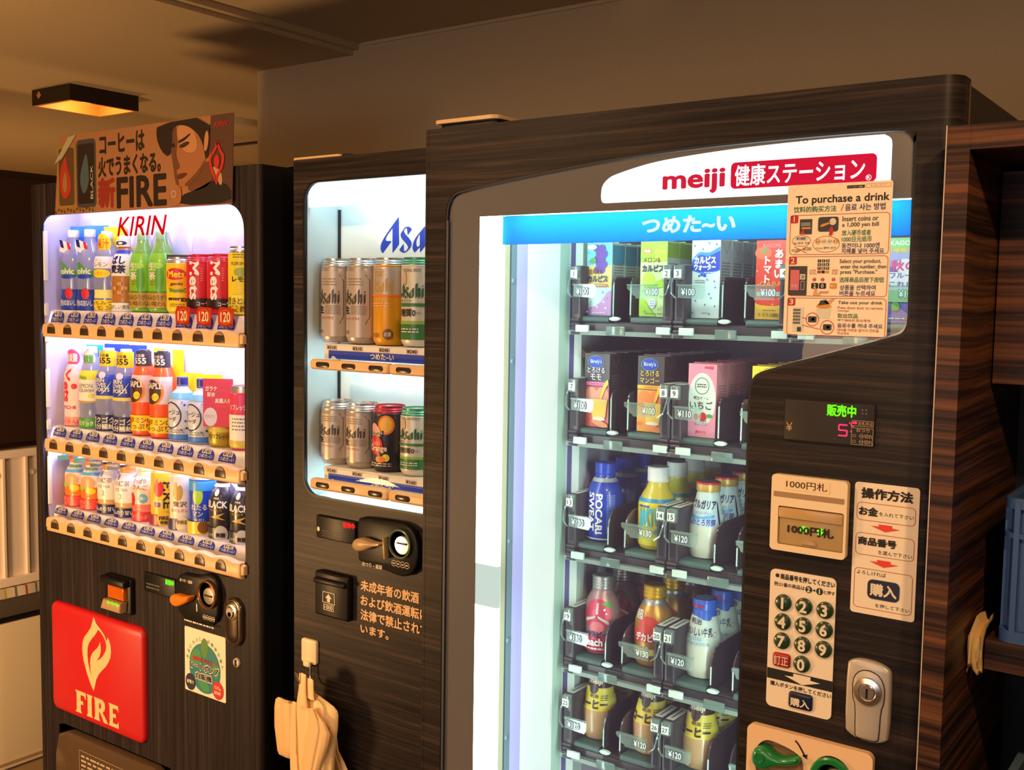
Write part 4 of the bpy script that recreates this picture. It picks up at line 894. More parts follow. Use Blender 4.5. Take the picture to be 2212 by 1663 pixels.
    B(m, 'status_text', dp); m = MB()
    sx = lambda u, v: (-.4237+.0102*u+.0006*v, 1.4136+.0130*v)
    for a in (((0, 1), (1, 1)), ((0, 1), (0, .5)), ((0, .5), (1, .5)), ((1, .5), (1, 0)), ((1, 0), (0, 0))):
        m.line([sx(*a[0]), sx(*a[1])], .0017, LED_P, f)
    m.text('°C', -.4110, 1.4250, -.4055, 1.4306, LED_P, f, .02); m.poly(ellipse(-.4085, 1.4195, .0008, None, 8), LED_P, f); m.poly(rrect(-.4065, -.4015, 1.4290, 1.4318, .0014), LED_P, f)
    B(m, 'temperature_digits', dp); m = MB(); kp = mat('display_print', (196, 164, 126), .6); m.text('¥', -.4893, 1.4135, -.4813, 1.4245, kp, f)
    m.ring([(-.4080, 1.4265), (-.3822, 1.4265), (-.3822, 1.4332), (-.4080, 1.4332)], .0005, kp, f); m.text('お札中止', -.4000, 1.4278, -.3830, 1.4322, kp, f, .01)
    m.ring([(-.4080, 1.4042), (-.3820, 1.4042), (-.3820, 1.4246), (-.4080, 1.4246)], .0005, kp, f); m.text('おつり', -.4021, 1.4198, -.3865, 1.4240, kp, f, .01)
    for z, c in ((1.4125, '500切れ'), (1.4056, '10切れ')):
        m.text('切れ', -.3924, z, -.3826, z+.0048, kp, f, .01); m.ring(rrect(-.4066, -.4024, z+.0008, z+.0040, .0016), .0004, kp, f); m.ring(ellipse(-.3957, z+.0024, .0026, None, 16), .0004, kp, f); m.text('100' if z > 1.41 else '10', -.3975, z+.0014, -.3939, z+.0034, kp, f)
    for a in range(4): m.poly(ellipse(-.3935+.003*math.cos(PI/4+a*PI/2), 1.4441+.003*math.sin(PI/4+a*PI/2), .0013, None, 8), mat('dim_print', (96, 90, 88), .6), f)
    B(m, 'display_legend', dp)
    # note acceptor
    na = MB().plate(rrect(-.5032, -.4078, 1.2635, 1.3590, .005, 5), [rrect(-.4935, -.4110, 1.2715, 1.3200, .002, 2)], MY-.010, MY, CREAM)
    na.prism(rrect(-.5000, -.4112, 1.3312, 1.3378, .001, 2), MY-.0105, MY-.008, mat('cream_groove', (170, 136, 98), .5)).box(-.4935, -.411, MY-.002, MY+.001, 1.2715, 1.3200, mat('slot_back', (190, 150, 96), .5))
    na.rect(-.4862, -.4293, 1.3412, 1.3555, mat('label_pale', (250, 222, 178), .5), flat(MY-.0104)); na.text('1000円札', -.4840, 1.3440, -.4325, 1.3538, INK, flat(MY-.0108)); na = B(na, 'note_acceptor')
    m = MB().prism(rrect(-.4925, -.4120, 1.2722, 1.3185, .002, 2), MY-.0085, MY-.004, clear('note_flap_clear', (250, 240, 215), .05, .45, .15, (235, 206, 150)), .001)
    m.prism(rrect(-.4925, -.4120, 1.3055, 1.3180, .001, 2), MY-.0110, MY-.0080, clear('note_flap_edge', (250, 235, 200), .05, .6, .2, (238, 200, 140)), .001)
    m.prism(ellipse(-.4525, 1.2745, .0095, .0065, 16, 0, PI), MY-.0100, MY-.0080, KHAKI, .001); fp = B(m, 'note_flap', na)
    m = MB(); f = flat(MY-.0112); 
    for x in (-.4605, -.4395): m.poly(ellipse(x, 1.2935, .004, .0042, 14), LED_G, flat(MY-.0088))
    m.text('1000円札', -.4805, 1.2874, -.4233, 1.2982, INK, flat(MY-.0092), .04); B(m, 'flap_print', fp)
    # how-to sticker
    st = MB().prism(rrect(-.4018, -.3263, 1.2005, 1.3595, .004, 4), MY-.0012, MY, CREAMLABEL); a = flat(MY-.0016); b = flat(MY-.0020); rb = mat('frame_brown_red', (186, 84, 44), .5); ar = mat('arrow_red', (236, 64, 44), .5)
    st.text('操作方法', -.3932, 1.3412, -.3345, 1.3532, INK, a, .045)
    for z0, z1 in ((1.3139, 1.3357), (1.2722, 1.2990), (1.2075, 1.2560)): st.ring(rrect(-.3984, -.3300, z0, z1, .005, 4), .0006, rb, a)
    st.text('お金', -.3955, 1.3205, -.3738, 1.3302, INK, a, .045); st.text('を入れて下さい', -.3719, 1.3215, -.3322, 1.3262, INK, a)
    st.text('商品番号', -.3952, 1.2846, -.3508, 1.2938, INK, a, .045); st.text('を選んで下さい', -.3713, 1.2752, -.3322, 1.2800, INK, a)
    st.text('よろしければ', -.3953, 1.2484, -.3610, 1.2534, INK, a); st.prism(rrect(-.3818, -.3444, 1.2206, 1.2440, .006, 4), MY-.0020, MY-.0014, NAVYINK); st.text('購入', -.3782, 1.2252, -.3478, 1.2392, WHITEINK, flat(MY-.0024), .04); st.text('を押して下さい', -.3721, 1.2108, -.3322, 1.2155, INK, a)
    for z in (1.3028, 1.2600): st.poly([(-.3719, z+.0084), (-.3562, z+.0084), (-.3562, z+.0055), (-.3469, z+.0048), (-.3640, z), (-.3812, z+.0056), (-.3719, z+.0058)], ar, a)
    B(st, 'instruction_sticker')
    # keypad
    kp = MB().prism(rrect(-.5040, -.4195, 1.0590, 1.2370, .007, 5), MY-.0016, MY, CREAMLABEL)
    a = flat(MY-.0020); kp.poly(ellipse(-.4945, 1.2292, .0026, None, 14), mat('dark_brown_ink', (56, 34, 24), .5), a)
    kp.text('商品番号を押してください', -.4903, 1.2255, -.4212, 1.2325, INK, a, .03); kp.text('例:21番の商品は', -.4985, 1.2160, -.4590, 1.2212, INK, a, .015); kp.text('と押す', -.4344, 1.2158, -.4208, 1.2206, INK, a, .015)
    for x, t_ in ((-.4536, '2'), (-.4398, '1')): kp.poly(ellipse(x, 1.2180, .0044, None, 16), GREENKEY, a); kp.text(t_, x-.002, 1.2152, x+.002, 1.2208, WHITEINK, flat(MY-.0024), .04, fit=False)
    kp.poly([(-.4485, 1.2187), (-.4465, 1.2187), (-.4465, 1.2200), (-.4448, 1.2180), (-.4465, 1.2160), (-.4465, 1.2173), (-.4485, 1.2173)], INK, a)
    kp.rect(-.5036, -.4190, 1.0953, 1.1088, mat('black_band', (26, 22, 20), .5), a); kp.poly([(-.4690, 1.1078), (-.4468, 1.1078), (-.4468, 1.1036), (-.4343, 1.1026), (-.4574, 1.0957), (-.4804, 1.1029), (-.4690, 1.1036)], CREAMLABEL, flat(MY-.0024))
    kp.text('購入ボタンを押してください', -.4988, 1.0868, -.4204, 1.0925, INK, a, .02)
    K = B(kp, 'keypad')
    for i, d in enumerate('1234567890'):
        x = -.4852+(i % 3)*.0267 if d != '0' else -.4585; z = 1.1960-(i//3)*.0246 if d != '0' else 1.1223
        m = MB().lathey([(0, MY-.0062), (.0085, MY-.0058), (.0102, MY-.0044), (.0108, MY-.0010)], GREENKEY, x, z, 26)
        m.text(d, x-.0058, z-.0068, x+.0058, z+.0068, WHITEINK, flat(MY-.0066), .035, fit=False); B(m, 'number_key', K)
    m = MB().prism(rrect(-.4963, -.4733, 1.1130, 1.1310, .004, 4), MY-.005, MY-.001, mat('red_key', (176, 40, 34), .35), .002); m.text('訂正', -.4940, 1.1162, -.4755, 1.1278, WHITEINK, flat(MY-.0054), .01); B(m, 'cancel_key', K)
    m = MB().prism(rrect(-.4738, -.4430, 1.0645, 1.0852, .004, 4), MY-.005, MY-.001, mat('navy_key', (26, 36, 62), .3), .002); m.text('購入', -.4703, 1.0680, -.4463, 1.0780, WHITEINK, flat(MY-.0054), .03); B(m, 'buy_key', K)
    # lock
    P = [(-.4000, 1.056), (-.3975, 1.050), (-.390, 1.0465), (-.360, 1.0440), (-.352, 1.0480), (-.3480, 1.054), (-.3480, 1.133), (-.350, 1.1385), (-.358, 1.1440), (-.370, 1.1470), (-.388, 1.1465), (-.397, 1.1430), (-.4015, 1.137)]
    P = [(-.4012, 1.057), (-.3970, 1.0515), (-.3850, 1.0465), (-.3640, 1.0458), (-.3520, 1.0500), (-.3478, 1.0555), (-.3480, 1.1345), (-.3520, 1.1400), (-.3640, 1.1450), (-.3850, 1.1462), (-.3970, 1.1425), (-.4014, 1.1375)]
    lk = B(MB().prism(smooth2(P, 1), MY-.007, MY+.001, SILVER, .003), 'lock_plate')
    I = smooth2([(-.3884, 1.054), (-.3870, 1.0495), (-.3830, 1.0480), (-.3640, 1.0480), (-.3600, 1.0500), (-.3585, 1.054), (-.3575, 1.088), (-.3540, 1.098), (-.3540, 1.118), (-.3600, 1.1295), (-.3700, 1.1345), (-.3800, 1.1345), (-.3890, 1.1290), (-.3935, 1.118), (-.3930, 1.098), (-.3890, 1.088)], 1)
    m = MB().ring(I, .0010, BLACK, flat(MY-.0072)).prism(inset2(I, .0011), MY-.0082, MY-.0069, SILVER, .0008)
    m.lathey([(0, MY-.0125), (.0085, MY-.0125), (.0095, MY-.0115), (.0105, MY-.0120), (.0165, MY-.0105), (.0175, MY-.0080)], CHROME, -.3742, 1.1085, 32); m.box(-.3752, -.3732, MY-.0135, MY-.0120, 1.1015, 1.1135, BLACK); B(m, 'lock_handle', lk)
    # coin plate with lever and slot
    lp = MB().plate(rrect(-.5247, -.3644, .880, 1.0328, .009, 6), [smooth2([(-.5135, .975), (-.5135, 1.002), (-.503, 1.0150), (-.492, 1.0180), (-.462, 1.0120), (-.449, 1.0030), (-.449, .975), (-.470, .955), (-.50, .955)], 2), ellipse(-.4132, .9905, .0255, .0275, 30)], MY-.009, MY, mat('peach_plastic', (250, 212, 168), .45))
    lp.box(-.515, -.386, MY-.001, MY+.0005, .89, 1.022, mat('recess_khaki', (150, 116, 78), .5)); lp.line([(-.4606, 1.0257), (-.4560, 1.0215), (-.4515, 1.0150), (-.4475, 1.0085)], .0022, INK, flat(MY-.0094)); lp.poly([(-.4448, 1.0055), (-.4515, 1.0090), (-.4445, 1.0120)], INK, flat(MY-.0094)); lp = B(lp, 'coin_plate')
    m = MB().prism(smooth2([(-.5155, .990), (-.5130, 1.0040), (-.5030, 1.0095), (-.4930, 1.0070), (-.4840, 1.0010), (-.4720, 1.0010), (-.4530, 1.0090), (-.4510, 1.0000), (-.4640, .9930), (-.4840, .9880), (-.4930, .9810), (-.5020, .9780), (-.5120, .9820)], 2), MY-.020, MY-.004, GREENPL, .005)
    m.lathey([(0, MY-.0196), (.0045, MY-.0200), (.006, MY-.0212), (.0072, MY-.0205)], GREENPL, -.5030, .9955, 20); B(m, 'return_lever', lp)
    m = MB().lathey([(.0262, MY-.009), (.0262, MY-.013), (.024, MY-.0145), (.0185, MY-.0140), (.0165, MY-.011), (.0165, MY-.003)], GREENPL, -.4132, .9905, 36, False); m.lathey([(0, MY-.003), (.0165, MY-.003)], KHAKI, -.4132, .9905); m.lathey([(.0, MY-.006), (.013, MY-.005), (.015, MY-.003)], CHROME, -.4100, .9885); B(m, 'coin_slot', lp)
big_machine()

# ------------------------------------------------------------------ the paper notice stuck on the glass (part of what moves with the door, yet a paper of its own)
def notice():
    X0, X1, Z0, Z1 = -.4990, -.3725, 1.5335, 1.7155
    r0 = ((X0+X1)/2, MY, Z0)
    y = MY-.0002
    R = thing('paper_notice', 'cream paper notice To purchase a drink in four languages on the big machine glass', 'notice', r0)
    paper = mat('notice_paper', (255, 240, 212), .5); b = MB().prism(rrect(X0, X1, Z0, Z1, .003, 3), y-.0010, y, paper); b.build('sheet', R, r0)
    s = .2405
    def P(cx, cz): return (X0+.0012+(X1-X0)*(cx-155)/942, Z1-(Z1-Z0)*(cz-150)/1395)     # a layout grid on the sheet
    def T(m, t, u0, v0, u1, v1, ink, bold=0, mp=None):
        a = P(u0, v1); c = P(u1, v0); m.text(t, a[0], a[1], c[0], c[1], ink, mp or f1, bold)
    f1 = flat(y-.0014); f2 = flat(y-.0018); f3 = flat(y-.0022); fr = mat('notice_frame', (176, 70, 60), .5); red = mat('notice_red', (196, 34, 52), .5)
    drk = mat('notice_grey', (58, 56, 64), .5); pink = mat('notice_pink', (216, 110, 130), .5); org = mat('notice_orange', (226, 150, 50), .5); pale = mat('notice_pale', (226, 222, 206), .5)
    m = MB()
    T(m, 'To purchase a drink', 225, 255, 1062, 345, INK, .02); T(m, '饮料的购买方法', 208, 352, 600, 408, GREENINK, .015); T(m, '/', 640, 345, 668, 405, REDINK); T(m, '음료 사는 방법', 680, 345, 1030, 405, PURPLEINK, .015)
    a, c = P(690, 205), P(845, 178); m.rect(a[0], c[0], a[1], c[1], INK, f1); T(m, 'シースルー機用', 705, 185, 830, 200, WHITEINK, 0, f2)
    a, c = P(855, 205), P(1075, 170); m.ring([(a[0], a[1]), (c[0], a[1]), (c[0], c[1]), (a[0], c[1])], .0005, org, f1); T(m, 'テンキータイプ', 895, 180, 1035, 197, mat('notice_brown', (150, 110, 70), .5))
    m.build('heading_print', R, r0)
    for k, (z0, z1) in enumerate(((430, 800), (815, 1185), (1200, 1555))):
        m = MB(); a = P(180, z1); c = P(1075, z0); m.ring(rrect(a[0], c[0], a[1], c[1], .0045, 4), .0006, fr, f1)
        m.prism(rrect(a[0]+.0002, a[0]+.0098, c[1]-.0098, c[1]-.0002, .0015, 3), y-.0014, y-.0010, red); m.text(str(k+1), a[0]+.0026, c[1]-.0082, a[0]+.0074, c[1]-.0016, WHITEINK, f2, .02)
        if k == 0:
            T(m, 'Insert coins or', 660, 455, 975, 500, drk, .012); T(m, 'a 1,000 yen bill', 660, 512, 980, 562, drk, .012); T(m, '放入硬币或者', 660, 580, 915, 630, GREENINK, .012); T(m, '1000日元纸币', 660, 638, 925, 688, GREENINK, .012); T(m, '동전이나 1000엔', 662, 698, 995, 745, PURPLEINK, .012); T(m, '지폐를 넣어 주세요', 662, 748, 1035, 792, PURPLEINK, .012)
            q = lambda x0, x1, v0, v1, mm, ff=f1: m.rect(P(x0, 0)[0], P(x1, 0)[0], P(0, v1)[1], P(0, v0)[1], mm, ff)
            q(270, 385, 470, 610, drk); q(282, 372, 500, 535, mat('notice_steel', (120, 140, 150), .5), f2); q(290, 375, 545, 562, org, f2); m.poly([P(270, 610), P(310, 560), P(320, 610)], red, f2)
            a, c = P(440, 590), P(625, 455); m.prism(rrect(a[0], c[0], a[1], c[1], .003, 3), y-.0014, y-.0010, drk); m.poly([P(455, 540), P(480, 520), P(555, 500), P(545, 520), P(480, 545)], org, f2); ce = P(575, 500); m.poly(ellipse(ce[0], ce[1], .0042, None, 16), pale, f2)
            m.poly([P(545, 625), P(550, 580), P(535, 580), P(570, 540), P(595, 585), P(580, 585), P(575, 625)], red, f3)
            ce = P(290, 670); m.ring(ellipse(ce[0], ce[1], .0118, .0068, 28), .0005, fr, f1); q(230, 350, 630, 668, pale); T(m, '¥1000', 245, 635, 330, 660, INK, .01, f2); T(m, 'Bill 纸币 지폐', 220, 680, 365, 702, drk)
            ce = P(520, 705); m.ring(ellipse(ce[0], ce[1], .0166, .0098, 28), .0005, fr, f1)
            for i, (t_, mm) in enumerate((('500', org), ('100', pale), ('50', pale), ('10', org))): ce = P(445+i*55, 680); m.ring(ellipse(ce[0], ce[1], .0033, None, 18), .0008, mm, f1); m.text(t_, ce[0]-.0020, ce[1]-.0012, ce[0]+.0020, ce[1]+.0012, drk, f2)
            T(m, 'Coins 硬币 동전', 425, 728, 610, 750, drk); T(m, '¥10,000', 200, 745, 275, 775, drk); T(m, '¥5,000', 310, 730, 385, 765, drk); m.line([P(230, 725), P(345, 785)], .0006, fr, f2); m.line([P(230, 785), P(350, 722)], .0006, fr, f2)
        elif k == 1:
            T(m, 'Select your product,', 650, 845, 1015, 890, drk, .01); T(m, 'enter the number, then', 660, 895, 1060, 935, drk, .01); T(m, 'press "Purchase."', 660, 942, 985, 988, drk, .01); T(m, '选择商品后按下按钮', 655, 1008, 1045, 1055, GREENINK, .012); T(m, '상품을 선택하여', 660, 1080, 975, 1125, PURPLEINK, .012); T(m, '버튼을 누르세요', 660, 1132, 975, 1178, PURPLEINK, .012)
            a, c = P(184, 1178), P(355, 830); m.rect(a[0], c[0], a[1], c[1]-.0098, drk, f1); a, c = P(200, 1130), P(285, 940); m.rect(a[0], c[0], a[1], c[1], pink, f2); a, c = P(290, 1030), P(340, 980); m.rect(a[0], c[0], a[1], c[1], pale, f2); T(m, '20', 297, 990, 332, 1020, INK, 0, f3); a, c = P(300, 1125), P(335, 1045); m.ring([(a[0], a[1]), (c[0], a[1]), (c[0], c[1]), (a[0], c[1])], .0004, pale, f2); T(m, '¥100', 215, 1075, 270, 1100, pale, 0, f3)
            for i in range(9):
                x, v = 450+(i % 3)*38, 845+(i//3)*34; a, c = P(x, v+26), P(x+30, v); m.rect(a[0], c[0], a[1], c[1], INK, f1); T(m, str(i+1), x+8, v+4, x+22, v+22, WHITEINK, .02, f2)
            a, c = P(488, 973), P(518, 947); m.rect(a[0], c[0], a[1], c[1], INK, f1); a, c = P(450, 973), P(482, 947); m.rect(a[0], c[0], a[1], c[1], red, f1); a, c = P(526, 973), P(556, 947); m.rect(a[0], c[0], a[1], c[1], org, f1)
            a, c = P(380, 985), P(440, 935); m.scribble(a[0], c[0], a[1], c[1], 3, fr, f1, .4, 2); a, c = P(585, 985), P(640, 935); m.scribble(a[0], c[0], a[1], c[1], 3, fr, f1, .4, 2)
            for i, x in enumerate((425, 500, 600)): ce = P(x, 1030); m.poly(ellipse(ce[0], ce[1], .0022, None, 14), red, f1); m.text(str(i+1), ce[0]-.0009, ce[1]-.0013, ce[0]+.0009, ce[1]+.0013, WHITEINK, f2)
            for x, t_, mm in ((398, '2', INK), (470, '0', INK), (568, '購入', org)): a, c = P(x, 1115), P(x+64, 1062); m.prism(rrect(a[0], c[0], a[1], c[1], .0012, 2), y-.0014, y-.001, mm); m.text(t_, a[0]+.0012, a[1]+.0012, c[0]-.0012, c[1]-.0012, WHITEINK, f2, .02, fit=False)
            m.poly([P(420, 1180), P(432, 1110), P(445, 1110), P(450, 1150), P(495, 1180)], mat('notice_skin', (226, 170, 120), .5), f3); T(m, 'press!', 480, 1130, 560, 1165, REDINK, .01, f3)
        else:
            T(m, 'Take out your drink', 650, 1225, 1040, 1262, drk, .012); T(m, 'Press down lever to retrieve', 650, 1275, 1045, 1300, REDTHIN); T(m, 'change', 650, 1306, 750, 1328, REDTHIN); T(m, '取出饮品', 650, 1340, 830, 1382, GREENINK, .012); T(m, '押下操纵杆,取出零钱', 650, 1390, 945, 1415, REDTHIN); T(m, '음료수를 꺼내 주세요', 652, 1430, 1050, 1470, PURPLEINK, .012); T(m, '레버를 아래로 밀어서 잔돈을', 650, 1478, 1020, 1505, REDTHIN); T(m, '꺼내세요', 650, 1510, 760, 1535, REDTHIN)
            a, c = P(235, 1520), P(335, 1290); m.rect(a[0], c[0], a[1], c[1], pale, f1)
            for i in range(5):
                for j in range(5): p = P(240+j*14, 1305+i*30); m.rect(p[0], p[0]+.0012, p[1]-.0028, p[1], drk, f2)
            p = P(280, 1490); m.rect(p[0], p[0]+.005, p[1]-.0035, p[1]+.002, drk, f2)
            for (cx, cz, rr) in ((420, 1400, .0082), (560, 1470, .0085)): ce = P(cx, cz); m.ring(ellipse(ce[0], ce[1], rr, None, 26), .0007, red, f2); m.prism(rrect(ce[0]-.0050, ce[0]+.0050, ce[1]-.0036, ce[1]+.0036, .001, 2), y-.0018, y-.001, drk); m.poly(ellipse(ce[0]+.001, ce[1], .002, None, 10), pale, f2)
            m.line([P(325, 1385), P(370, 1395)], .0006, red, f2); m.line([P(325, 1455), P(490, 1490)], .0006, red, f2)
            a, c = P(450, 1390), P(590, 1270); m.poly([(a[0]+.002, a[1]), (c[0]-.002, a[1]), (c[0], c[1]), (a[0], c[1])], pale, f1); ce = P(520, 1275); m.poly(ellipse(ce[0], ce[1], .0090, .0030, 20), org, f2); m.poly([P(470, 1270), P(490, 1225), P(540, 1215), P(575, 1255)], drk, f3); m.poly([P(520, 1240), P(600, 1205), P(620, 1205), P(570, 1260)], mat('notice_skin', (226, 170, 120), .5), f3)
        m.build('step_print', R, r0)
notice()

# ------------------------------------------------------------------ drinks: bottles, cans, cartons
def rof(prof):
    def f(z):
        for a, b in zip(prof, prof[1:]):
            if min(a[1], b[1]) <= z <= max(a[1], b[1]) and abs(b[1]-a[1]) > 1e-7:
                return a[0]+(b[0]-a[0])*(z-a[1])/(b[1]-a[1])
        return prof[-1][0]
    f.zs = [q[1] for q in prof]
    return f
def can_prof(r, h):
    return [(0, .004), (r*.72, .003), (r*.78, 0), (r*.84, 0), (r*.97, .007), (r, .012), (r, h-.020), (r*.985, h-.0165), (r, h-.0145), (r*.96, h-.0125), (r*.965, h-.0105), (r*.92, h-.0085), (r*.925, h-.0065), (r*.87, h-.004), (r*.88, h), (r*.83, h), (r*.82, h-.003), (0, h-.003)]
def pet_prof(r, h, cap=.022, neck=.0125, waist=.985):
    s = h-cap
    return [(0, .004), (r*.6, 0), (r*.88, .001), (r, .008), (r, s*.20), (r*waist, s*.23), (r*waist, s*.27), (r, s*.30), (r, s*.66), (r*.96, s*.72), (r*.80, s*.82), (r*.60, s*.91), (neck+.001, s*.97), (neck, s), (neck, s+.004)]
def alu_prof(r, h, cap=.020, neck=.0155):
    s = h-cap
    return [(0, .003), (r*.75, 0), (r*.9, .001), (r, .007), (r, s*.60), (r*.97, s*.68), (r*.88, s*.78), (r*.72, s*.88), (neck+.0015, s*.95), (neck+.001, s-.004), (neck, s), (neck, s+.003)]
def milk_prof(r, h, cap=.012, neck=.017):
    s = h-cap
    return [(0, .003), (r*.72, 0), (r*.88, .001), (r*.97, .010), (r, .018), (r, s*.44), (r*.97, s*.50), (r*.84, s*.66), (r*.70, s*.82), (neck+.001, s*.95), (neck, s), (neck, s+.002)]
def draw(parts, rf, half):
    """parts: ops on the wrapped label; layers get a little more height each"""
    m = MB()
    for i, op in enumerate(parts):
        mp = cyl(rf, eps=.0004+.00022*i); k = op[0]
        if k == 'band':
            _, z0, z1, mm = op[:4]; a = op[4] if len(op) > 4 else half; r = max(rf((z0+z1)/2), .004)
            zz = sorted({z0, z1}|{z for z in getattr(rf, 'zs', []) if z0 < z < z1})
            for za, zb in zip(zz, zz[1:]): m.rect(-a*r, a*r, za+1e-6, zb-1e-6, mm, mp, 24 if a < 3 else 48)
        elif k == 't': m.text(op[1], op[2], op[3], op[4], op[5], op[6], mp, op[7] if len(op) > 7 else .01, 0, op[8] if len(op) > 8 else 0)
        elif k == 'e': m.shape(ellipse(op[1], op[2], op[3], op[4], 24), op[5], mp)
        elif k == 'p': m.shape(smooth2(op[1], 2), op[2], mp)
        elif k == 'pp': m.shape(op[1], op[2], mp)
        elif k == 'o': m.ring(ellipse(op[1], op[2], op[3], op[4], 36), op[5], op[6], mp)
        elif k == 'r': m.ring(op[1], op[2], op[3], mp)
        elif k == 's': m.scribble(op[1], op[2], op[3], op[4], op[5], op[6], mp, .4, 5)
        elif k == 'v': m.vtext(op[1], op[2], op[3], op[4], op[5], op[6], mp, .03)
        elif k == 'logo': beer_logo(m, op[1], op[3], op[2], op[4], op[5], mp)
    return m
def C(name, c, **k): return mat(name, c, k.pop('rough', .35), **k)
cW = C('print_white', (240, 238, 236)); cK = C('print_black', (30, 26, 28)); cR = C('print_red', (206, 40, 50)); cB = C('print_blue', (34, 66, 180)); cNV = C('print_navy', (28, 36, 92)); cG = C('print_green', (74, 160, 60)); cY = C('print_yellow', (242, 218, 40)); cO = C('print_orange', (240, 130, 36))
cLB = C('print_sky', (96, 176, 226)); cPK = C('print_pink', (232, 76, 140)); cGD = C('print_gold', (196, 158, 70)); cBR = C('print_brown', (120, 76, 40)); cKR = C('print_kraft', (176, 150, 70)); cLG = C('print_lime', (160, 204, 60)); cCR = C('print_cream', (240, 226, 196)); cGY = C('print_grey', (120, 122, 126))
CLEARB = clear('clear_bottle', (226, 232, 252), .10, .35, .08, (206, 214, 246)); CAPW = mat('white_cap', (230, 236, 232), .4)
ALU = mat('bare_aluminium', (206, 204, 204), .28, .85); ALUD = mat('can_silver_print', (182, 172, 168), .34, .55)
def drink(name, label, cat, loc, group, prof, body, ops=(), cap=None, half=1.25, neck=None, extra=(), lid=None):
    R = thing(name, label, cat, loc, group)
    b = MB().lathe(prof, body, 0, 0, 36)
    b.build('body', R)
    if lid:                                                     # can: bare rim and end
        h = prof[-2][1]+.003; r = lid[0]
        MB().lathe([(r*.99, h-.0150), (r*.965, h-.0125+.0004), (r*.968, h-.0105), (r*.925, h-.0085), (r*.93, h-.0065), (r*.875, h-.004), (r*.885, h+.0004), (r*.83, h+.0004), (r*.82, h-.0025), (0, h-.0025)], lid[1], 0, 0, 36, False).add([(-.006, -.012, h-.001), (.006, -.012, h-.001), (.006, .004, h-.0005), (-.006, .004, h-.0005)], [(0, 1, 2, 3)], ALU).build('can_end', R)
    if ops: draw(ops, rof(prof), half).build('label', R)
    if cap:
        z0, z1, r, mm = cap[:4]; st = cap[4] if len(cap) > 4 else 0
        p = [(r*.96, z0), (r, z0+.001)]
        if st:
            for i in range(st): t = z0+(z1-z0)*(i+.5)/st; p += [(r*.955, t-.0006), (r, t+.0009)]
        p += [(r, z1-.002), (r*.93, z1), (0, z1)]
        MB().lathe(p, mm, 0, 0, 28).build('cap', R)
    for nm, mb in extra: mb.build(nm, R)
    return R
def card(r, z0, z1, m, text=None, ink=None, half=1.15, t2=None, ext=()):
    """a strip card bent round the foot of a sample"""
    q = MB(); f = cyl(r, eps=0); q.rect(-half*r, half*r, z0, z1, m, f, 16); f2 = cyl(r, eps=.0004); h = z1-z0
    if text: q.text(text, -r*.95, z0+h*(.52 if t2 else .3), r*.95, z0+h*(.88 if t2 else .75), ink or cW, f2, .02)
    if t2: q.text(t2, -r*.95, z0+h*.12, r*.95, z0+h*.46, ink or cW, f2, .02)
    for cx, cz, rx, rz, mm in ext: q.shape(ellipse(cx, cz, rx, rz, 20), mm, cyl(r, eps=.0007))
    return ('foot_card', q)
def neck_tag(z0, z1, r, m, text, ink, half=1.3, t2=None, round_=False):
    q = MB(); f = cyl(r, eps=0)
    if round_: q.shape(ellipse(0, (z0+z1)/2, half*r*.8, (z1-z0)*.58, 26), m, f, 6); r = r+.0003
    else: q.rect(-half*r, half*r, z0, z1, m, f, 16)
    f2 = cyl(r, eps=.0004); h = z1-z0
    if t2: q.text(t2, -r*.6, z0+h*.62, r*.6, z0+h*.82, ink, f2, .01)
    q.text(text, -r*.75, z0+h*.22, r*.75, z0+h*(.56 if t2 else .8), ink, f2, .03)
    return ('neck_tag', q)
def back_card(x0, x1, z0, z1, m, y=.026):
    return ('back_card', MB().box(x0, x1, y, y+.001, z0, z1, m))

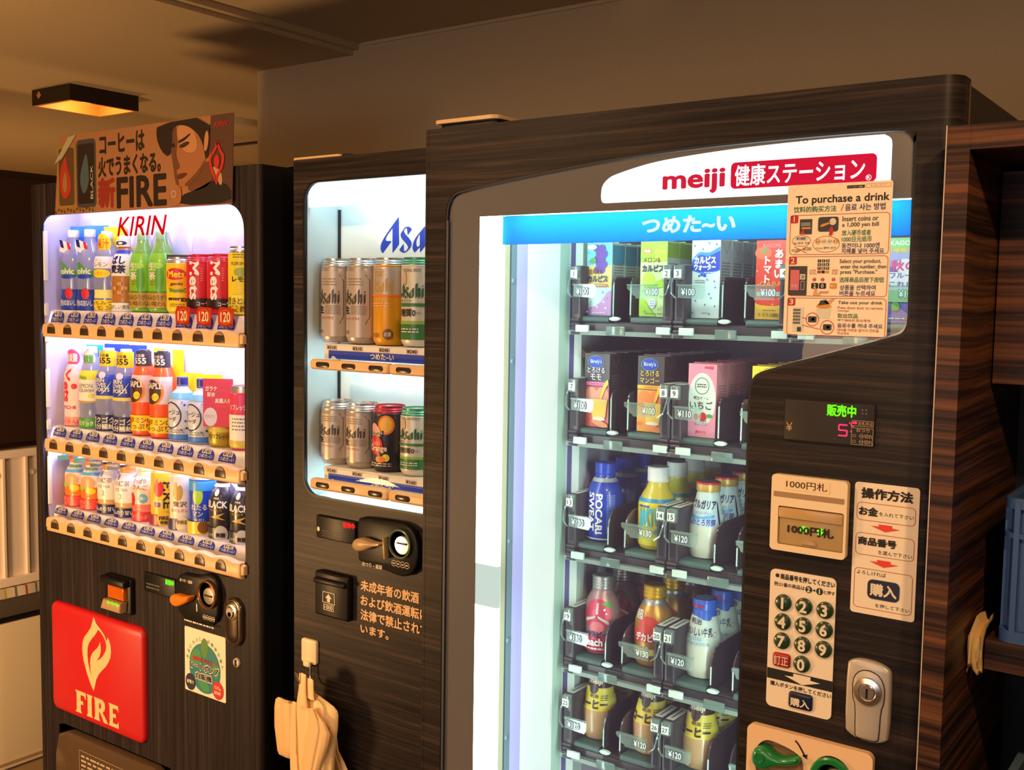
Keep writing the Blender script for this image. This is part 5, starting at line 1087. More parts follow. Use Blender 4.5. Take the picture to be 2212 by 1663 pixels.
# ---------- left machine, three rows of ten samples
LY = 1.478
lx = lambda i: -2.402+.0700*i
G1, G2, G3 = 'sample drinks on the top shelf of the left machine', 'sample drinks on the middle shelf of the left machine', 'sample drinks on the bottom shelf of the left machine'
z1, z2, z3 = 1.5297, 1.2452, 1.0457
drink0 = drink
def left_samples():
    r = .0298
    def drink(*p, **k):
        o = drink0(*p, **k); o.rotation_euler.z = .55 if p[2] == 'can' else .32; o.scale = (1.06, .93, 1); return o
    # top row
    def water(i, lab):
        H = .196
        tagm = MB(); f = lambda u, v: (u-.006, -.0235+v*.05, v)
        tagm.poly([(-.020, .142), (.006, .133), (.012, .160), (-.016, .170)], cW, lambda u, v: (u-.004, -.022, v)); tagm.poly([(-.016, .152), (-.020, .170), (-.011, .168), (-.007, .149)], cNV, lambda u, v: (u-.004, -.0224, v)); tagm.poly([(.004, .147), (.000, .164), (.008, .162), (.012, .145)], cR, lambda u, v: (u-.004, -.0224, v))
        ops = [('band', .018, .05, cB, 1.5), ('p', [(-.026, .078), (-.024, .112), (-.012, .118), (.004, .100), (.026, .095), (.026, .084), (.004, .076)], cG), ('p', [(-.026, .080), (-.01, .086), (.02, .086), (.024, .080), (0, .074)], cB), ('t', 'volvic', -.022, .087, .018, .101, cW, .03)]
        return drink('water_bottle', lab, 'bottle', (lx(i), LY, z1), G1, pet_prof(r, H, .024), CLEARB, ops, (.176, .194, .013, CAPW), extra=[card(r+.0015, .0, .034, cB, '天然水のおいしさ', cW, 1.2, None, [(.006, .040, .010, .013, cR)]), ('flag_tag', tagm), back_card(-.032, .032, .165, .205, C('card_blue', (70, 140, 230)))])
    water(0, 'water bottle with flag tag, first at the left end of the top row'); water(1, 'water bottle with flag tag, second from the left in the top row')
    drink('lemon_drink_bottle', 'clear lemon drink bottle with yellow neck tag and yellow foot card in the top row', 'bottle', (lx(2), LY, z1), G1, pet_prof(r, .19, .024), CLEARB,
          [('band', .100, .128, cW), ('t', 'レモン', -.016, .104, .018, .114, cGY, .02), ('t', 'キリン', -.014, .117, .004, .123, cR, .0), ('e', 0, .088, .024, .010, cY), ('t', 'ビタミン', -.016, .084, .016, .092, cO, .01)], (.170, .188, .013, CAPW),
          extra=[neck_tag(.138, .178, .0205, cY, '果汁', cO, round_=True), card(r+.0015, .0, .026, cY, 'はちみつ', C('print_olive', (140, 110, 30)), 1.25, 'レモン'), back_card(-.026, .033, .15, .2, cY), ('foot_label', draw([('band', .03, .05, C('pale_lemon', (236, 236, 150)))], rof(pet_prof(r, .19)), 1.2))])
    drink('tea_bottle', 'brown roasted tea bottle with a framed blue and white label in the top row', 'bottle', (lx(3), LY, z1), G1, pet_prof(r, .178, .022), C('roast_tea', (176, 116, 52), coat=.5),
          [('band', .082, .138, cW), ('r', [(-.024, .086), (.022, .086), (.022, .132), (-.024, .132)], .0016, cNV), ('t', 'ばし', -.018, .110, .016, .128, cNV, .05), ('t', '麦茶', -.020, .089, .018, .107, cNV, .05), ('band', .134, .142, cB, 1.2)]+[('pp', [(-.024+.012*a, .04+.010*b), (-.014+.012*a, .04+.010*b), (-.014+.012*a, .048+.010*b), (-.024+.012*a, .048+.010*b)], C('tea_check', (206, 150, 84))) for a in range(4) for b in range(3) if (a+b) % 2 == 0], (.158, .176, .013, CAPW),
          extra=[neck_tag(.150, .166, .018, cW, '0', cNV), card(r+.0012, 0, .020, cW, '香ばしい麦茶', cGY)])
    def green(i, lab):
        g = C('green_tea', (120, 190, 50), coat=.5); g2 = C('green_tea_dark', (84, 160, 36), coat=.5); p = pet_prof(r, .183, .022)
        p = [q+((g2,) if .03 < q[1] < .05 else ()) for q in p]
        return drink('tea_bottle', lab, 'bottle', (lx(i), LY, z1), G1, p, g,
              [('e', .010, .075, .010, .028, g2), ('e', .004, .105, .016, .007, C('green_tea_pale', (150, 212, 80))), ('v', '生茶', -.006, .112, .017, .021, cW), ('s', -.012, -.002, .060, .072, 2, cR)], (.160, .182, .0125, C('mint_cap', (150, 214, 150))),
              extra=[card(r+.0022, .010, .044, cKR, 'うまみひろがる', cBR, .95, '深い味わい'), ('sleeve', MB().lathe([(.0232, .118), (.0238, .150), (.0150, .182)], clear('clear_sleeve', (250, 252, 250), .06, .06), 0, 0, 24, False))])
    green(4, 'green tea bottle with kraft foot tag, left of the green pair in the top row'); green(5, 'green tea bottle with kraft foot tag, right of the green pair in the top row')
    drink('soda_can', 'yellow soda can with a red oval in the top row, left of the red cans', 'can', (lx(6), LY, z1), G1, can_prof(r+.001, .123), C('can_yellow', (244, 206, 30)),
          [('e', -.004, .074, .026, .026, C('can_deep_yellow', (232, 180, 30))), ('e', -.004, .086, .024, .013, cR), ('t', 'Mets', -.020, .079, .016, .093, cY, .03), ('t', 'genki', -.014, .060, .012, .068, cK, .02), ('t', 'energy', -.020, .026, .022, .034, cK, .03), ('t', 'VitaminC', -.018, .046, .020, .055, cG, .03), ('s', -.016, .016, .014, .022, 2, cBR)],
          lid=(r+.001, ALU), extra=[('back_card', MB().box(-.030, .03, -.004, .0, .119, .129, cK))])
    def cola(i, lab):
        return drink('cola_can', lab, 'can', (lx(i), LY, z1), G1, can_prof(r+.001, .127), C('cola_red', (200, 28, 52)),
              [('band', .012, .034, C('cola_black', (52, 22, 28)), 1.6), ('t', 'Mets', -.016, .032, .004, .112, cW, .035, -90), ('t', 'コーラ', .000, .018, .024, .026, cW, .03), ('t', 'ガツンとコーラ', -.020, .114, .014, .119, C('print_rose', (240, 150, 160)), .01), ('s', .008, .012, .07, .1, 6, C('print_rose', (240, 150, 160)))],
              lid=(r+.001, C('cola_lid', (190, 40, 60), metal=.4)), extra=[('back_card', MB().box(-.028, .028, .0275, .0285, .115, .131, C('card_crimson', (190, 24, 60))))])
    cola(7, 'red cola can, left of the two red cans in the top row'); cola(8, 'red cola can, right of the two red cans, beside the yellow lemon can')
    drink('lemon_can', 'yellow lemon can at the right end of the top row of the left machine', 'can', (lx(9), LY, z1), G1, can_prof(r+.001, .143), C('lemon_can_yellow', (228, 208, 40)),
          [('t', 'KIRIN', -.018, .104, .012, .111, C('print_olive2', (120, 104, 40)), .02), ('e', .002, .090, .014, .009, C('lemon_leaf', (150, 170, 70))), ('t', 'レモン', -.016, .070, .022, .080, cK, .03), ('s', -.014, .02, .118, .134, 3, C('print_olive2', (120, 104, 40))), ('p', [(-.03, .0), (.03, .0), (.03, .064), (.0, .040)], cY), ('t', '澄きとおる', -.022, .022, .018, .034, C('print_olive2', (120, 104, 40)), .0)], lid=(r+.001, ALU), extra=[card(r+.0025, .002, .042, C('lemon_tag', (246, 226, 60)), '透きとおる', C('print_olive2', (120, 104, 40)), .6, '炭酸')])
    # small red price flashes on the top row
    fx_ = iter((-1.906, -1.834, -1.764))
    for i, lab in ((7, 'red 120 price flash below the left red cola can'), (8, 'red 120 price flash below the right red cola can'), (9, 'red 120 price flash below the yellow lemon can')):
        x = next(fx_); r0 = (x, 1.425, z1-.024); m = MB().prism([(x-.024, z1-.021), (x+.020, z1-.024), (x+.025, z1+.014), (x-.019, z1+.017), (x-.026, z1+.004)], 1.4235, 1.425, C('flash_red', (190, 50, 24))); q = flat(1.4230); m.ring(ellipse(x, z1-.004, .019, .015, 24), .001, cO, q); m.text('120', x-.016, z1-.014, x+.014, z1+.006, cCR, q, .02)
        o = m.build('price_flash', None, r0); o.location = r0; tag(o, lab, 'price sign', 'red price flashes in the left machine')
    # middle row
    drink('soda_bottle', 'clear cherry soda bottle with pink neck tag, first in the middle row', 'bottle', (lx(0)+.003, LY, z2), G2, pet_prof(r, .195, .022), C('soda_white', (232, 214, 226), coat=.4),
          [('band', .050, .145, C('label_blush', (238, 214, 220))), ('t', 'Mets', -.020, .060, .002, .140, cR, .04, -90), ('e', .012, .098, .007, .007, cR), ('t', 'TCHI', -.020, .042, .014, .050, cR, .02)], (.175, .193, .0125, CAPW), extra=[neck_tag(.150, .185, .020, cPK, '強炭酸', cW, round_=True), card(r+.0012, .0, .022, C('blush_card', (226, 150, 150)), 'さくらんぼ', cR)])
    drink('soda_bottle', 'clear lemon soda bottle with yellow topped label and green tag in the middle row', 'bottle', (lx(1), LY, z2), G2, pet_prof(r, .200, .022), CLEARB,
          [('band', .065, .140, cW), ('band', .118, .140, C('lime_yellow', (226, 220, 60)), 1.25), ('t', 'Mets', -.018, .119, .004, .128, cG, .03), ('t', 'LEMON', -.020, .098, .018, .108, cGY, .0), ('t', 'SQUASH', -.020, .086, .020, .096, cGY, .0), ('e', .014, .079, .006, .005, cY), ('band', .062, .066, cGD, 1.25)], (.178, .197, .0125, CAPW), extra=[neck_tag(.150, .185, .019, cW, '強炭酸', cG, round_=True), card(r+.0015, .0, .024, cG, '毎日すっきり', cW), back_card(-.034, .012, .17, .20, C('card_sky2', (40, 150, 220)))])
    def sports(i, lab):
        return drink('sports_drink_bottle', lab, 'bottle', (lx(i), LY, z2), G2, pet_prof(r, .200, .022), CLEARB,
              [('band', .076, .134, C('sports_blue', (30, 66, 190))), ('t', 'KIRIN', -.024, .116, .006, .125, cW, .03), ('t', 'LOVES', -.024, .105, .010, .114, cW, .03), ('t', 'SPORTS', -.022, .094, .018, .103, cW, .03), ('p', [(-.006, .085), (.01, .095), (.026, .125), (.014, .105), (.002, .090)], cW), ('band', .076, .084, C('sports_yellow', (230, 214, 110)), 1.25), ('e', .000, .133, .009, .008, C('print_lilac', (214, 214, 244)))], (.176, .196, .013, CAPW),
              extra=[neck_tag(.152, .190, .021, C('cap_tag_yellow', (240, 210, 40)), '555', cK, 1.5, '大容量'), card(r+.0025, .0, .038, cNV, 'ゴクゴク', cW, 1.2, '水分補給'), back_card(-.03, .036, .10, .205, C('card_royal', (30, 60, 180)))])
    sports(2, 'sports drink bottle with yellow 555 tag and blue label, left one of the pair'); sports(3, 'sports drink bottle with yellow 555 tag and blue label, right one of the pair')
    def supli(i, lab):
        o = C('grapefruit_drink', (232, 84, 30), coat=.5)
        return drink('fruit_drink_bottle', lab, 'bottle', (lx(i), LY, z2), G2, pet_prof(r, .203, .022), o,
              [('band', .078, .140, C('supli_silver', (216, 200, 204))), ('e', -.010, .105, .028, .030, cO), ('e', -.012, .105, .024, .028, C('supli_black', (64, 36, 40))), ('t', 'SAPLI', -.026, .113, .010, .126, cW, .03), ('p', [(-.014, .094), (.000, .106), (.010, .094), (-.002, .082)], cY), ('t', 'ピンク', -.008, .091, .006, .097, cR, .0)], (.178, .198, .013, cK),
              extra=[neck_tag(.158, .195, .0195, C('tag_black', (52, 48, 56)), '555', cW, 1.5, '大容量'), card(r+.0025, .012, .048, C('supli_yellow', (240, 208, 30)), 'ビタミンC', cBR, 1.2, 'たっぷり', [(-.022, .034, .005, .008, cR), (-.022, .021, .004, .005, cG)]), back_card(.008, .036, .07, .2, cY)])
    supli(4, 'orange red grapefruit drink bottle with dark 555 tag, left one of the pair'); supli(5, 'orange red grapefruit drink bottle with dark 555 tag, right one of the pair')
    def ysoda(i, lab):
        p = alu_prof(r+.001, .142, .020, .012)
        return drink('aluminium_bottle', lab, 'bottle', (lx(i), LY, z2), G2, p, C('soda_pale_blue', (206, 214, 240), coat=.3),
              [('band', .003, .016, C('soda_blue', (60, 120, 210)), 3.1), ('band', .094, .108, C('soda_sky', (110, 186, 232)), 3.1), ('o', -.012, .058, .026, .030, .0028, cNV), ('t', 'ムージュ', -.030, .060, .010, .071, cNV, .01), ('t', 'ソーダ', -.026, .045, .002, .055, cNV, .01)]+[('e', u, v, .0022, .0024, cm) for u, v, cm in ((.020, .082, cB), (.026, .066, cLB), (.022, .046, cB), (.024, .030, cNV), (.014, .088, cLB), (.014, .026, cB))]+[('s', -.02, .02, .018, .028, 2, cGY)], (.122, .142, .0125, C('soda_cap_blue', (44, 50, 140)), 3), extra=[back_card(-.02, .032, .06, .150, cY)])
    ysoda(6, 'white and blue bottle with blue cap, left one of the pair in the middle row'); ysoda(7, 'white and blue bottle with blue cap, right one of the pair in the middle row')
    t = drink('energy_can', 'gold energy drink can behind a crimson card, near the right end of the middle row', 'can', (lx(8), LY, z2), G2, can_prof(r, .10), C('energy_gold', (170, 150, 40), metal=.3), [('t', 'マンリフレッシュ', -.028, .018, .026, .028, cK, .03), ('p', [(-.034, .034), (-.02, .046), (0, .056), (.02, .046), (.034, .034), (.02, .032), (-.02, .032)], C('energy_gold_light', (206, 190, 80)))], lid=(r, ALU))
    m = MB().box(-.031, .031, -.0335, -.0325, .045, .148, C('crimson_board', (206, 44, 84))); f = flat(-.0339); m.text('ガラナ', -.026, .122, -.002, .132, cW, f, .03); m.text('配合', -.022, .110, -.006, .119, cW, f, .03); m.text('高麗人参', -.006, .096, .028, .106, cW, f, .02); m.poly(ellipse(-.016, .066, .014, .020, 24), C('print_lilac', (214, 214, 244)), f); m.text('カフェイン', -.026, .064, -.006, .071, cR, flat(-.0343)); m.ring(ellipse(.010, .106, .022, .018, 28), .001, cPK, f)
    m.build('info_board', t)
    drink('energy_can', 'pink and white energy can at the right end of the middle row', 'can', (lx(9), LY, z2), G2, can_prof(r, .135), C('energy_pink', (214, 60, 104)), [('band', .02, .075, cW, 1.3), ('s', -.02, .02, .04, .07, 4, cGY), ('t', 'リフレッシュ', -.024, .085, .02, .096, cW, .03), ('band', .002, .02, C('energy_gold_light', (206, 190, 80)), 1.6)], lid=(r, ALU))
    # bottom row
    def juice(i, lab):
        o = C('orange_juice', (240, 140, 30), coat=.4)
        return drink('juice_bottle', lab, 'bottle', (lx(i), LY, z3), G3, pet_prof(r, .125, .012, .017), o,
              [('band', .030, .108, cW), ('band', .03, .055, C('orange_skin', (240, 120, 40)), 1.3), ('t', 'Tropicana', -.022, .094, .022, .104, cG, .03), ('band', .084, .091, cLB, 1.25), ('e', 0, .066, .020, .016, C('orange_pale', (240, 170, 120))), ('e', .010, .046, .012, .008, cY), ('e', -.016, .052, .010, .006, cLG)], (.112, .125, .018, C('orange_cap', (244, 190, 60))),
              extra=[card(r+.0025, 0, .026, C('juice_red', (226, 60, 40)), '果実まるごと', C('print_rose', (240, 150, 160)), 1.2, 'しぼりたて'), ('top_card', MB().add([(-.034, -.030, .118), (.030, -.030, .126), (.034, .02, .148), (-.030, .02, .140)], [(0, 1, 2, 3)], C('card_azure', (50, 150, 220))).add([(-.034, -.0305, .112), (.026, -.0305, .120), (.026, -.0305, .132), (-.034, -.0305, .124)], [(0, 1, 2, 3)], C('card_teal', (70, 150, 150))).poly(ellipse(.004, .122, .006, .005, 16), cR, flat(-.031)))])
    juice(0, 'orange juice bottle under a tilted blue card, first in the bottom row'); juice(1, 'orange juice bottle under a tilted blue card, second in the bottom row')
    def milktea(i, lab):
        o = C('milk_tea', (214, 170, 110), coat=.4)
        return drink('tea_bottle', lab, 'bottle', (lx(i), LY, z3), G3, pet_prof(r, .122, .012, .017), o,
              [('band', .034, .104, cW), ('t', 'の紅茶', -.020, .074, .020, .086, cBR, .01), ('t', 'ICE TEA', -.016, .062, .016, .069, cGY, .0), ('e', -.010, .094, .004, .007, cGY), ('t', '2', -.004, .044, .003, .055, cGY, .0)], (.110, .122, .018, C('amber_cap', (220, 160, 70))),
              extra=[card(r+.0025, .0, .022, cNV, 'ほんのり甘い', cW, 1.2), ('top_card', MB().add([(-.034, -.030, .120), (.030, -.030, .128), (.036, .02, .146), (-.028, .02, .138)], [(0, 1, 2, 3)], C('card_royal2', (60, 110, 200))).add([(-.034, -.0305, .110), (.000, -.0305, .115), (.000, -.0305, .132), (-.034, -.0305, .126)], [(0, 1, 2, 3)], cNV).text('HUNGARY', -.032, .119, -.004, .125, cW, flat(-.031), .02))])
    milktea(2, 'milk tea bottle with white label and navy foot band, left one of the pair'); milktea(3, 'milk tea bottle with white label and navy foot band, right one of the pair')
    drink('apple_juice_bottle', 'pale apple juice bottle with pink label and red foot card in the bottom row', 'bottle', (lx(4), LY, z3), G3, pet_prof(r, .127, .012, .017), C('apple_pale', (236, 226, 190), coat=.4),
          [('band', .022, .104, C('apple_blush', (240, 214, 208))), ('band', .022, .040, C('apple_red_fade', (226, 120, 120)), 1.3), ('t', 'さっぱり', -.020, .088, .014, .099, cBR, .01), ('t', 'りんご', -.016, .074, .020, .086, cBR, .01), ('e', .010, .054, .010, .011, cLB), ('t', '濃い', .004, .050, .016, .058, cW, .02), ('e', -.020, .050, .010, .016, cR)], (.114, .127, .0175, C('apple_cap', (242, 232, 180))),
          extra=[card(r+.002, .0, .022, C('apple_card', (206, 50, 60)), '果汁たっぷり', C('print_rose', (240, 150, 160)), 1.25)])
    def coffee(i, lab, body, flame, ops, ext):
        fl = ('p', [(-.010, .060), (-.016, .078), (-.006, .108), (-.004, .088), (.004, .098), (.010, .080), (.004, .060)], flame)
        return drink('coffee_can', lab, 'can', (lx(i), LY, z3+.006), G3, can_prof(r-.001, .128), body, [fl]+ops, lid=(r-.001, C('can_end_pale', (240, 236, 200), metal=.2)), extra=ext)
    coffee(5, 'tall yellow coffee can with a red flame in the bottom row', C('coffee_yellow', (230, 200, 60)), cR, [('t', 'FIRE', .008, .034, .024, .094, cK, .03, -90), ('pp', [(-.016, .034), (.004, .034), (.004, .052), (-.016, .052)], cCR), ('t', '微糖', -.014, .036, .002, .048, C('print_purple', (120, 50, 110)), .02)], [card(r+.003, -.006, .018, C('coffee_crimson', (150, 40, 60)), None, None, 1.2, None, [(.010, .008, .016, .018, C('tag_gold', (226, 190, 70)))]), ('tag_print', draw([('t', 'FIRE', .000, .008, .020, .016, cK, .03), ('t', '微糖', .002, -.002, .018, .006, cK, .02)], lambda v: r+.0044, 1))])
    coffee(6, 'tall white coffee can with a gold flame in the bottom row', cW, cGD, [('t', '贅沢', -.014, .046, .016, .058, cBR, .02), ('t', 'カフェオレ', -.020, .034, .018, .041, cPK, .02)], [card(r+.003, -.006, .018, C('coffee_navy', (52, 44, 90)), None, None, 1.2, None, [(.008, .006, .014, .018, cCR)]), ('tag_print', draw([('t', 'FIRE', -.002, .008, .018, .016, cBR, .02)], lambda v: r+.0044, 1))])
    coffee(7, 'tall blue coffee can fading to white at the top, left of the black bottles', C('coffee_blue', (30, 70, 200)), cLG, [('band', .09, .112, C('coffee_cyan', (70, 170, 236)), 3.1), ('t', 'わたる', -.018, .048, .016, .060, cW, .02), ('t', 'マン', -.014, .034, .008, .044, cW, .02), ('t', '水だし', -.010, .022, .014, .029, cW)], [card(r+.003, -.006, .022, C('coffee_yellow2', (240, 206, 50)), None, None, 1.2, None, [(.010, .010, .012, .014, cBR)])])
    def black(i, lab):
        p = alu_prof(r+.001, .140, .018, .0145)
        return drink('black_coffee_bottle', lab, 'bottle', (lx(i), LY, z3), G3, p, C('coffee_black', (30, 28, 34), coat=.4), [('band', .112, .119, cW, 1.4), ('p', [(-.004, .092), (-.008, .100), (.000, .111), (.004, .102), (.002, .094)], cW), ('t', 'FIRE', -.007, .086, .005, .090, cW, .02), ('t', 'BLACK', -.026, .068, .022, .082, cW, .04), ('t', '挽きたて', -.016, .060, .012, .065, cGD, .0), ('p', [(-.02, .046), (.026, .060), (.0, .050), (.024, .040), (-.006, .046)], cGD)], (.122, .140, .0155, C('cap_black', (34, 32, 36)), 2),
              extra=[card(r+.003, 0, .024, C('card_graphite', (44, 44, 46)), None, None, 1.2, None, [(.010, .010, .015, .020, C('drop_silver', (190, 190, 196)))]), ('tag_print', draw([('t', '無糖', .000, .004, .020, .014, cK, .03), ('t', 'にじかけ', -.026, .006, -.006, .012, cW, .0)], lambda v: r+.0044, 1))])
    black(8, 'black coffee bottle with white neck band, left one of the pair at the right end'); black(9, 'black coffee bottle with white neck band, at the right end of the bottom row')
left_samples()

# ---------- middle machine: beer cans
def beer_samples():
    gA, gB = 'tall beer cans in the upper window of the middle machine', 'short cans in the lower window of the middle machine'
    xs = [-1.4815, -1.4130, -1.3435, -1.2740]; y = 1.466; r = .0325
    bronze = C('print_beer_brown', (70, 58, 52)); pinkr = C('print_beer_red', (178, 84, 70))
    def drink(*p, **k):
        o = drink0(*p, **k); o.rotation_euler.z = .2; return o
    def silver(x, z, h, lab, g, ml):
        s = h/.160; t = .115*s
        P = [(-.029, .036*s), (.022, .036*s), (.030, .050*s), (.030, .118*s), (.022, .130*s), (-.029, .130*s)]
        return drink('beer_can', lab, 'can', (x, y, z), g, can_prof(r, h), ALUD, [('band', .012, h-.024, C('can_warm_silver', (196, 182, 176), metal=.35), 1.1), ('r', P, .0012, bronze), ('s', -.018, .016, .108*s, .124*s, 3, C('print_beer_grey', (140, 122, 114))), ('logo', -.030, .073*s, .022, .103*s, C('print_beer_dark', (74, 62, 56))), ('t', '生', -.026, .056*s, -.012, .070*s, cK, .04), ('s', -.008, .024, .054*s, .072*s, 6, C('print_beer_grey', (140, 122, 114))), ('t', 'スーパードライ', -.026, .044*s, .010, .050*s, pinkr, .02), ('t', ml, -.026, .018*s, -.012, .025*s, bronze, .0)], lid=(r, ALU))
    silver(xs[0], 1.4838, .160, 'tall silver beer can at the left end of the upper window', gA, '500ml'); silver(xs[1], 1.4838, .160, 'tall silver beer can, second from left in the upper window', gA, '500ml')
    silver(xs[0], 1.2478, .1225, 'short silver beer can at the left end of the lower window', gB, '350ml'); silver(xs[1], 1.2478, .1225, 'short silver beer can, second from left in the lower window', gB, '350ml')
    drink('beer_can', 'tall golden and silver beer can in the upper window', 'can', (xs[2], y, 1.4838), gA, can_prof(r, .160), C('can_beer_amber', (226, 160, 30), metal=.15), [('band', .092, .143, C('can_warm_silver', (196, 182, 176), metal=.35), 3.1), ('t', 'Clear', -.028, .126, .004, .140, cGD, .0), ('logo', -.030, .096, .022, .124, cGD), ('band', .089, .093, cO, 3.1), ('t', 'クリアアサヒ', -.026, .080, .012, .086, C('print_peach', (240, 200, 160)), .02), ('s', -.026, .016, .070, .079, 2, C('print_peach', (240, 200, 160))), ('e', .012, .020, .009, .010, cBR), ('t', 'お酒', .006, .016, .018, .024, cCR, .02), ('s', -.026, -.004, .014, .022, 3, cBR)], lid=(r, ALU))
    def free(z, h, lab, g):
        s = h/.160; gr = C('can_green', (60, 120, 70))
        return drink('beer_can', lab, 'can', (xs[3], y, z), g, can_prof(r, h), C('can_pearl', (214, 210, 200), metal=.2), [('band', .012, .040*s, gr, 3.1), ('band', .040*s, .046*s, C('can_lime', (140, 180, 90)), 3.1), ('t', 'ORIGINAL BREW', -.020, .134*s, .020, .140*s, cGY, .0), ('e', -.014, .122*s, .006, .014*s, C('can_figure', (206, 180, 150))), ('logo', -.028, .086*s, .025, .115*s, C('print_beer_green', (46, 92, 66))), ('t', 'スタイルフリー', -.026, .080*s, .004, .085*s, cK, .02), ('band', .072*s, .078*s, gr, 1.0), ('t', '糖質0', -.022, .054*s, .010, .068*s, cK, .02), ('t', 'ゼロ', .012, .058*s, .020, .063*s, cK, .0), ('s', -.02, .016, .024*s, .034*s, 2, cW)], lid=(r, C('can_end_green', (90, 150, 120), metal=.6)))
    free(1.4838, .160, 'tall green and white beer can at the right edge of the upper window', gA); free(1.2478, .1225, 'short green and white beer can at the right edge of the lower window', gB)
    drink('cocktail_can', 'short dark cocktail can with orange slices in the lower window', 'can', (xs[2], y, 1.2478), gB, can_prof(r, .1225), C('cocktail_night', (44, 40, 60)), [('e', .010, .088, .016, .018, cO), ('e', .010, .088, .012, .014, C('orange_flesh', (246, 190, 80))), ('p', [(-.028, .072), (-.026, .088), (-.014, .092), (-.002, .080), (.0, .072)], C('berry_cream', (226, 170, 170))), ('pp', [(-.028, .064), (.004, .066), (.006, .078), (-.026, .076)], cNV), ('t', 'COCKTAIL', -.026, .071, .004, .076, cCR, .02), ('t', 'PARTNER', -.024, .066, .000, .070, cCR, .02), ('e', -.012, .050, .016, .018, cR), ('t', 'Cassis', -.026, .050, .000, .060, C('print_rose', (240, 150, 160)), .02), ('t', 'Orange', -.026, .036, .012, .050, cCR, .03), ('e', .010, .027, .007, .007, cY), ('e', .000, .024, .010, .006, cO), ('s', -.024, .02, .010, .018, 2, cCR)], lid=(r, C('can_end_crimson', (170, 40, 60), metal=.5)))
beer_samples()

# ---------- big machine: cartons and bottles in the lanes
def carton(name, label, loc, w, h, d, front, sidem, topm, group, sideops=()):
    R = thing(name, label, 'carton', loc, group); base = front[0]
    m = MB(); x = w/2
    b = MB().box(-x, x, 0, d, 0, h, base)
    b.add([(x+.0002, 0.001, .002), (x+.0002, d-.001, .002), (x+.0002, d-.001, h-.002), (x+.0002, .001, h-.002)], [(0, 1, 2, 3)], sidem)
    b.build('body', R)
    s = MB(); fx = flatx(x+.0005); fx2 = flatx(x+.0008)
    s.scribble(.006, d-.006, h*.12, h*.72, 16, C('carton_side_print', (96, 96, 92)), fx, .35, 4); s.line([(.004, h-.002), (d/2, h*.82)], .0008, cGY, fx); s.line([(d-.004, h-.002), (d/2, h*.82)], .0008, cGY, fx)
    for t in sideops:
        if t[0] == 'band': s.rect(.001, d-.001, t[1], t[2], t[3], fx2)
    s.box(-x, x, d*.5-.0015, d*.5+.0015, h, h+.0015, topm); s.build('side_print', R)
    p = MB()
    for i, op in enumerate(front[1:]):
        f = flat(-.0003-.0002*i); k = op[0]
        if k == 'band': p.rect(-x+.0004, x-.0004, op[1], op[2], op[3], f)
        elif k == 't': p.text(op[1], op[2], op[3], op[4], op[5], op[6], f, op[7] if len(op) > 7 else .02, op[8] if len(op) > 8 else 0)
        elif k == 'e': p.poly(ellipse(op[1], op[2], op[3], op[4], 24), op[5], f)
        elif k == 'o': p.ring(ellipse(op[1], op[2], op[3], op[4], 28), op[5], op[6], f)
        elif k == 'p': p.poly(smooth2(op[1], 2), op[2], f)
        elif k == 'pp': p.poly(op[1], op[2], f)
        elif k == 's': p.scribble(op[1], op[2], op[3], op[4], op[5], op[6], f, .4, 4)
        elif k == 'v': p.vtext(op[1], op[2], op[3], op[4], op[5], op[6], f, .04)
    p.build('front_print', R); return R
ORD = ['second', 'third', 'fourth', 'fifth', 'sixth']
def queue(root, what, n, pitch, group):
    for i in range(n):
        dup(root, (root.location.x, root.location.y+pitch*(i+1), root.location.z), what % ORD[i], group)
def dots(L, m): return [('e', u, v, .0015, .0016, m) for u, v in L]
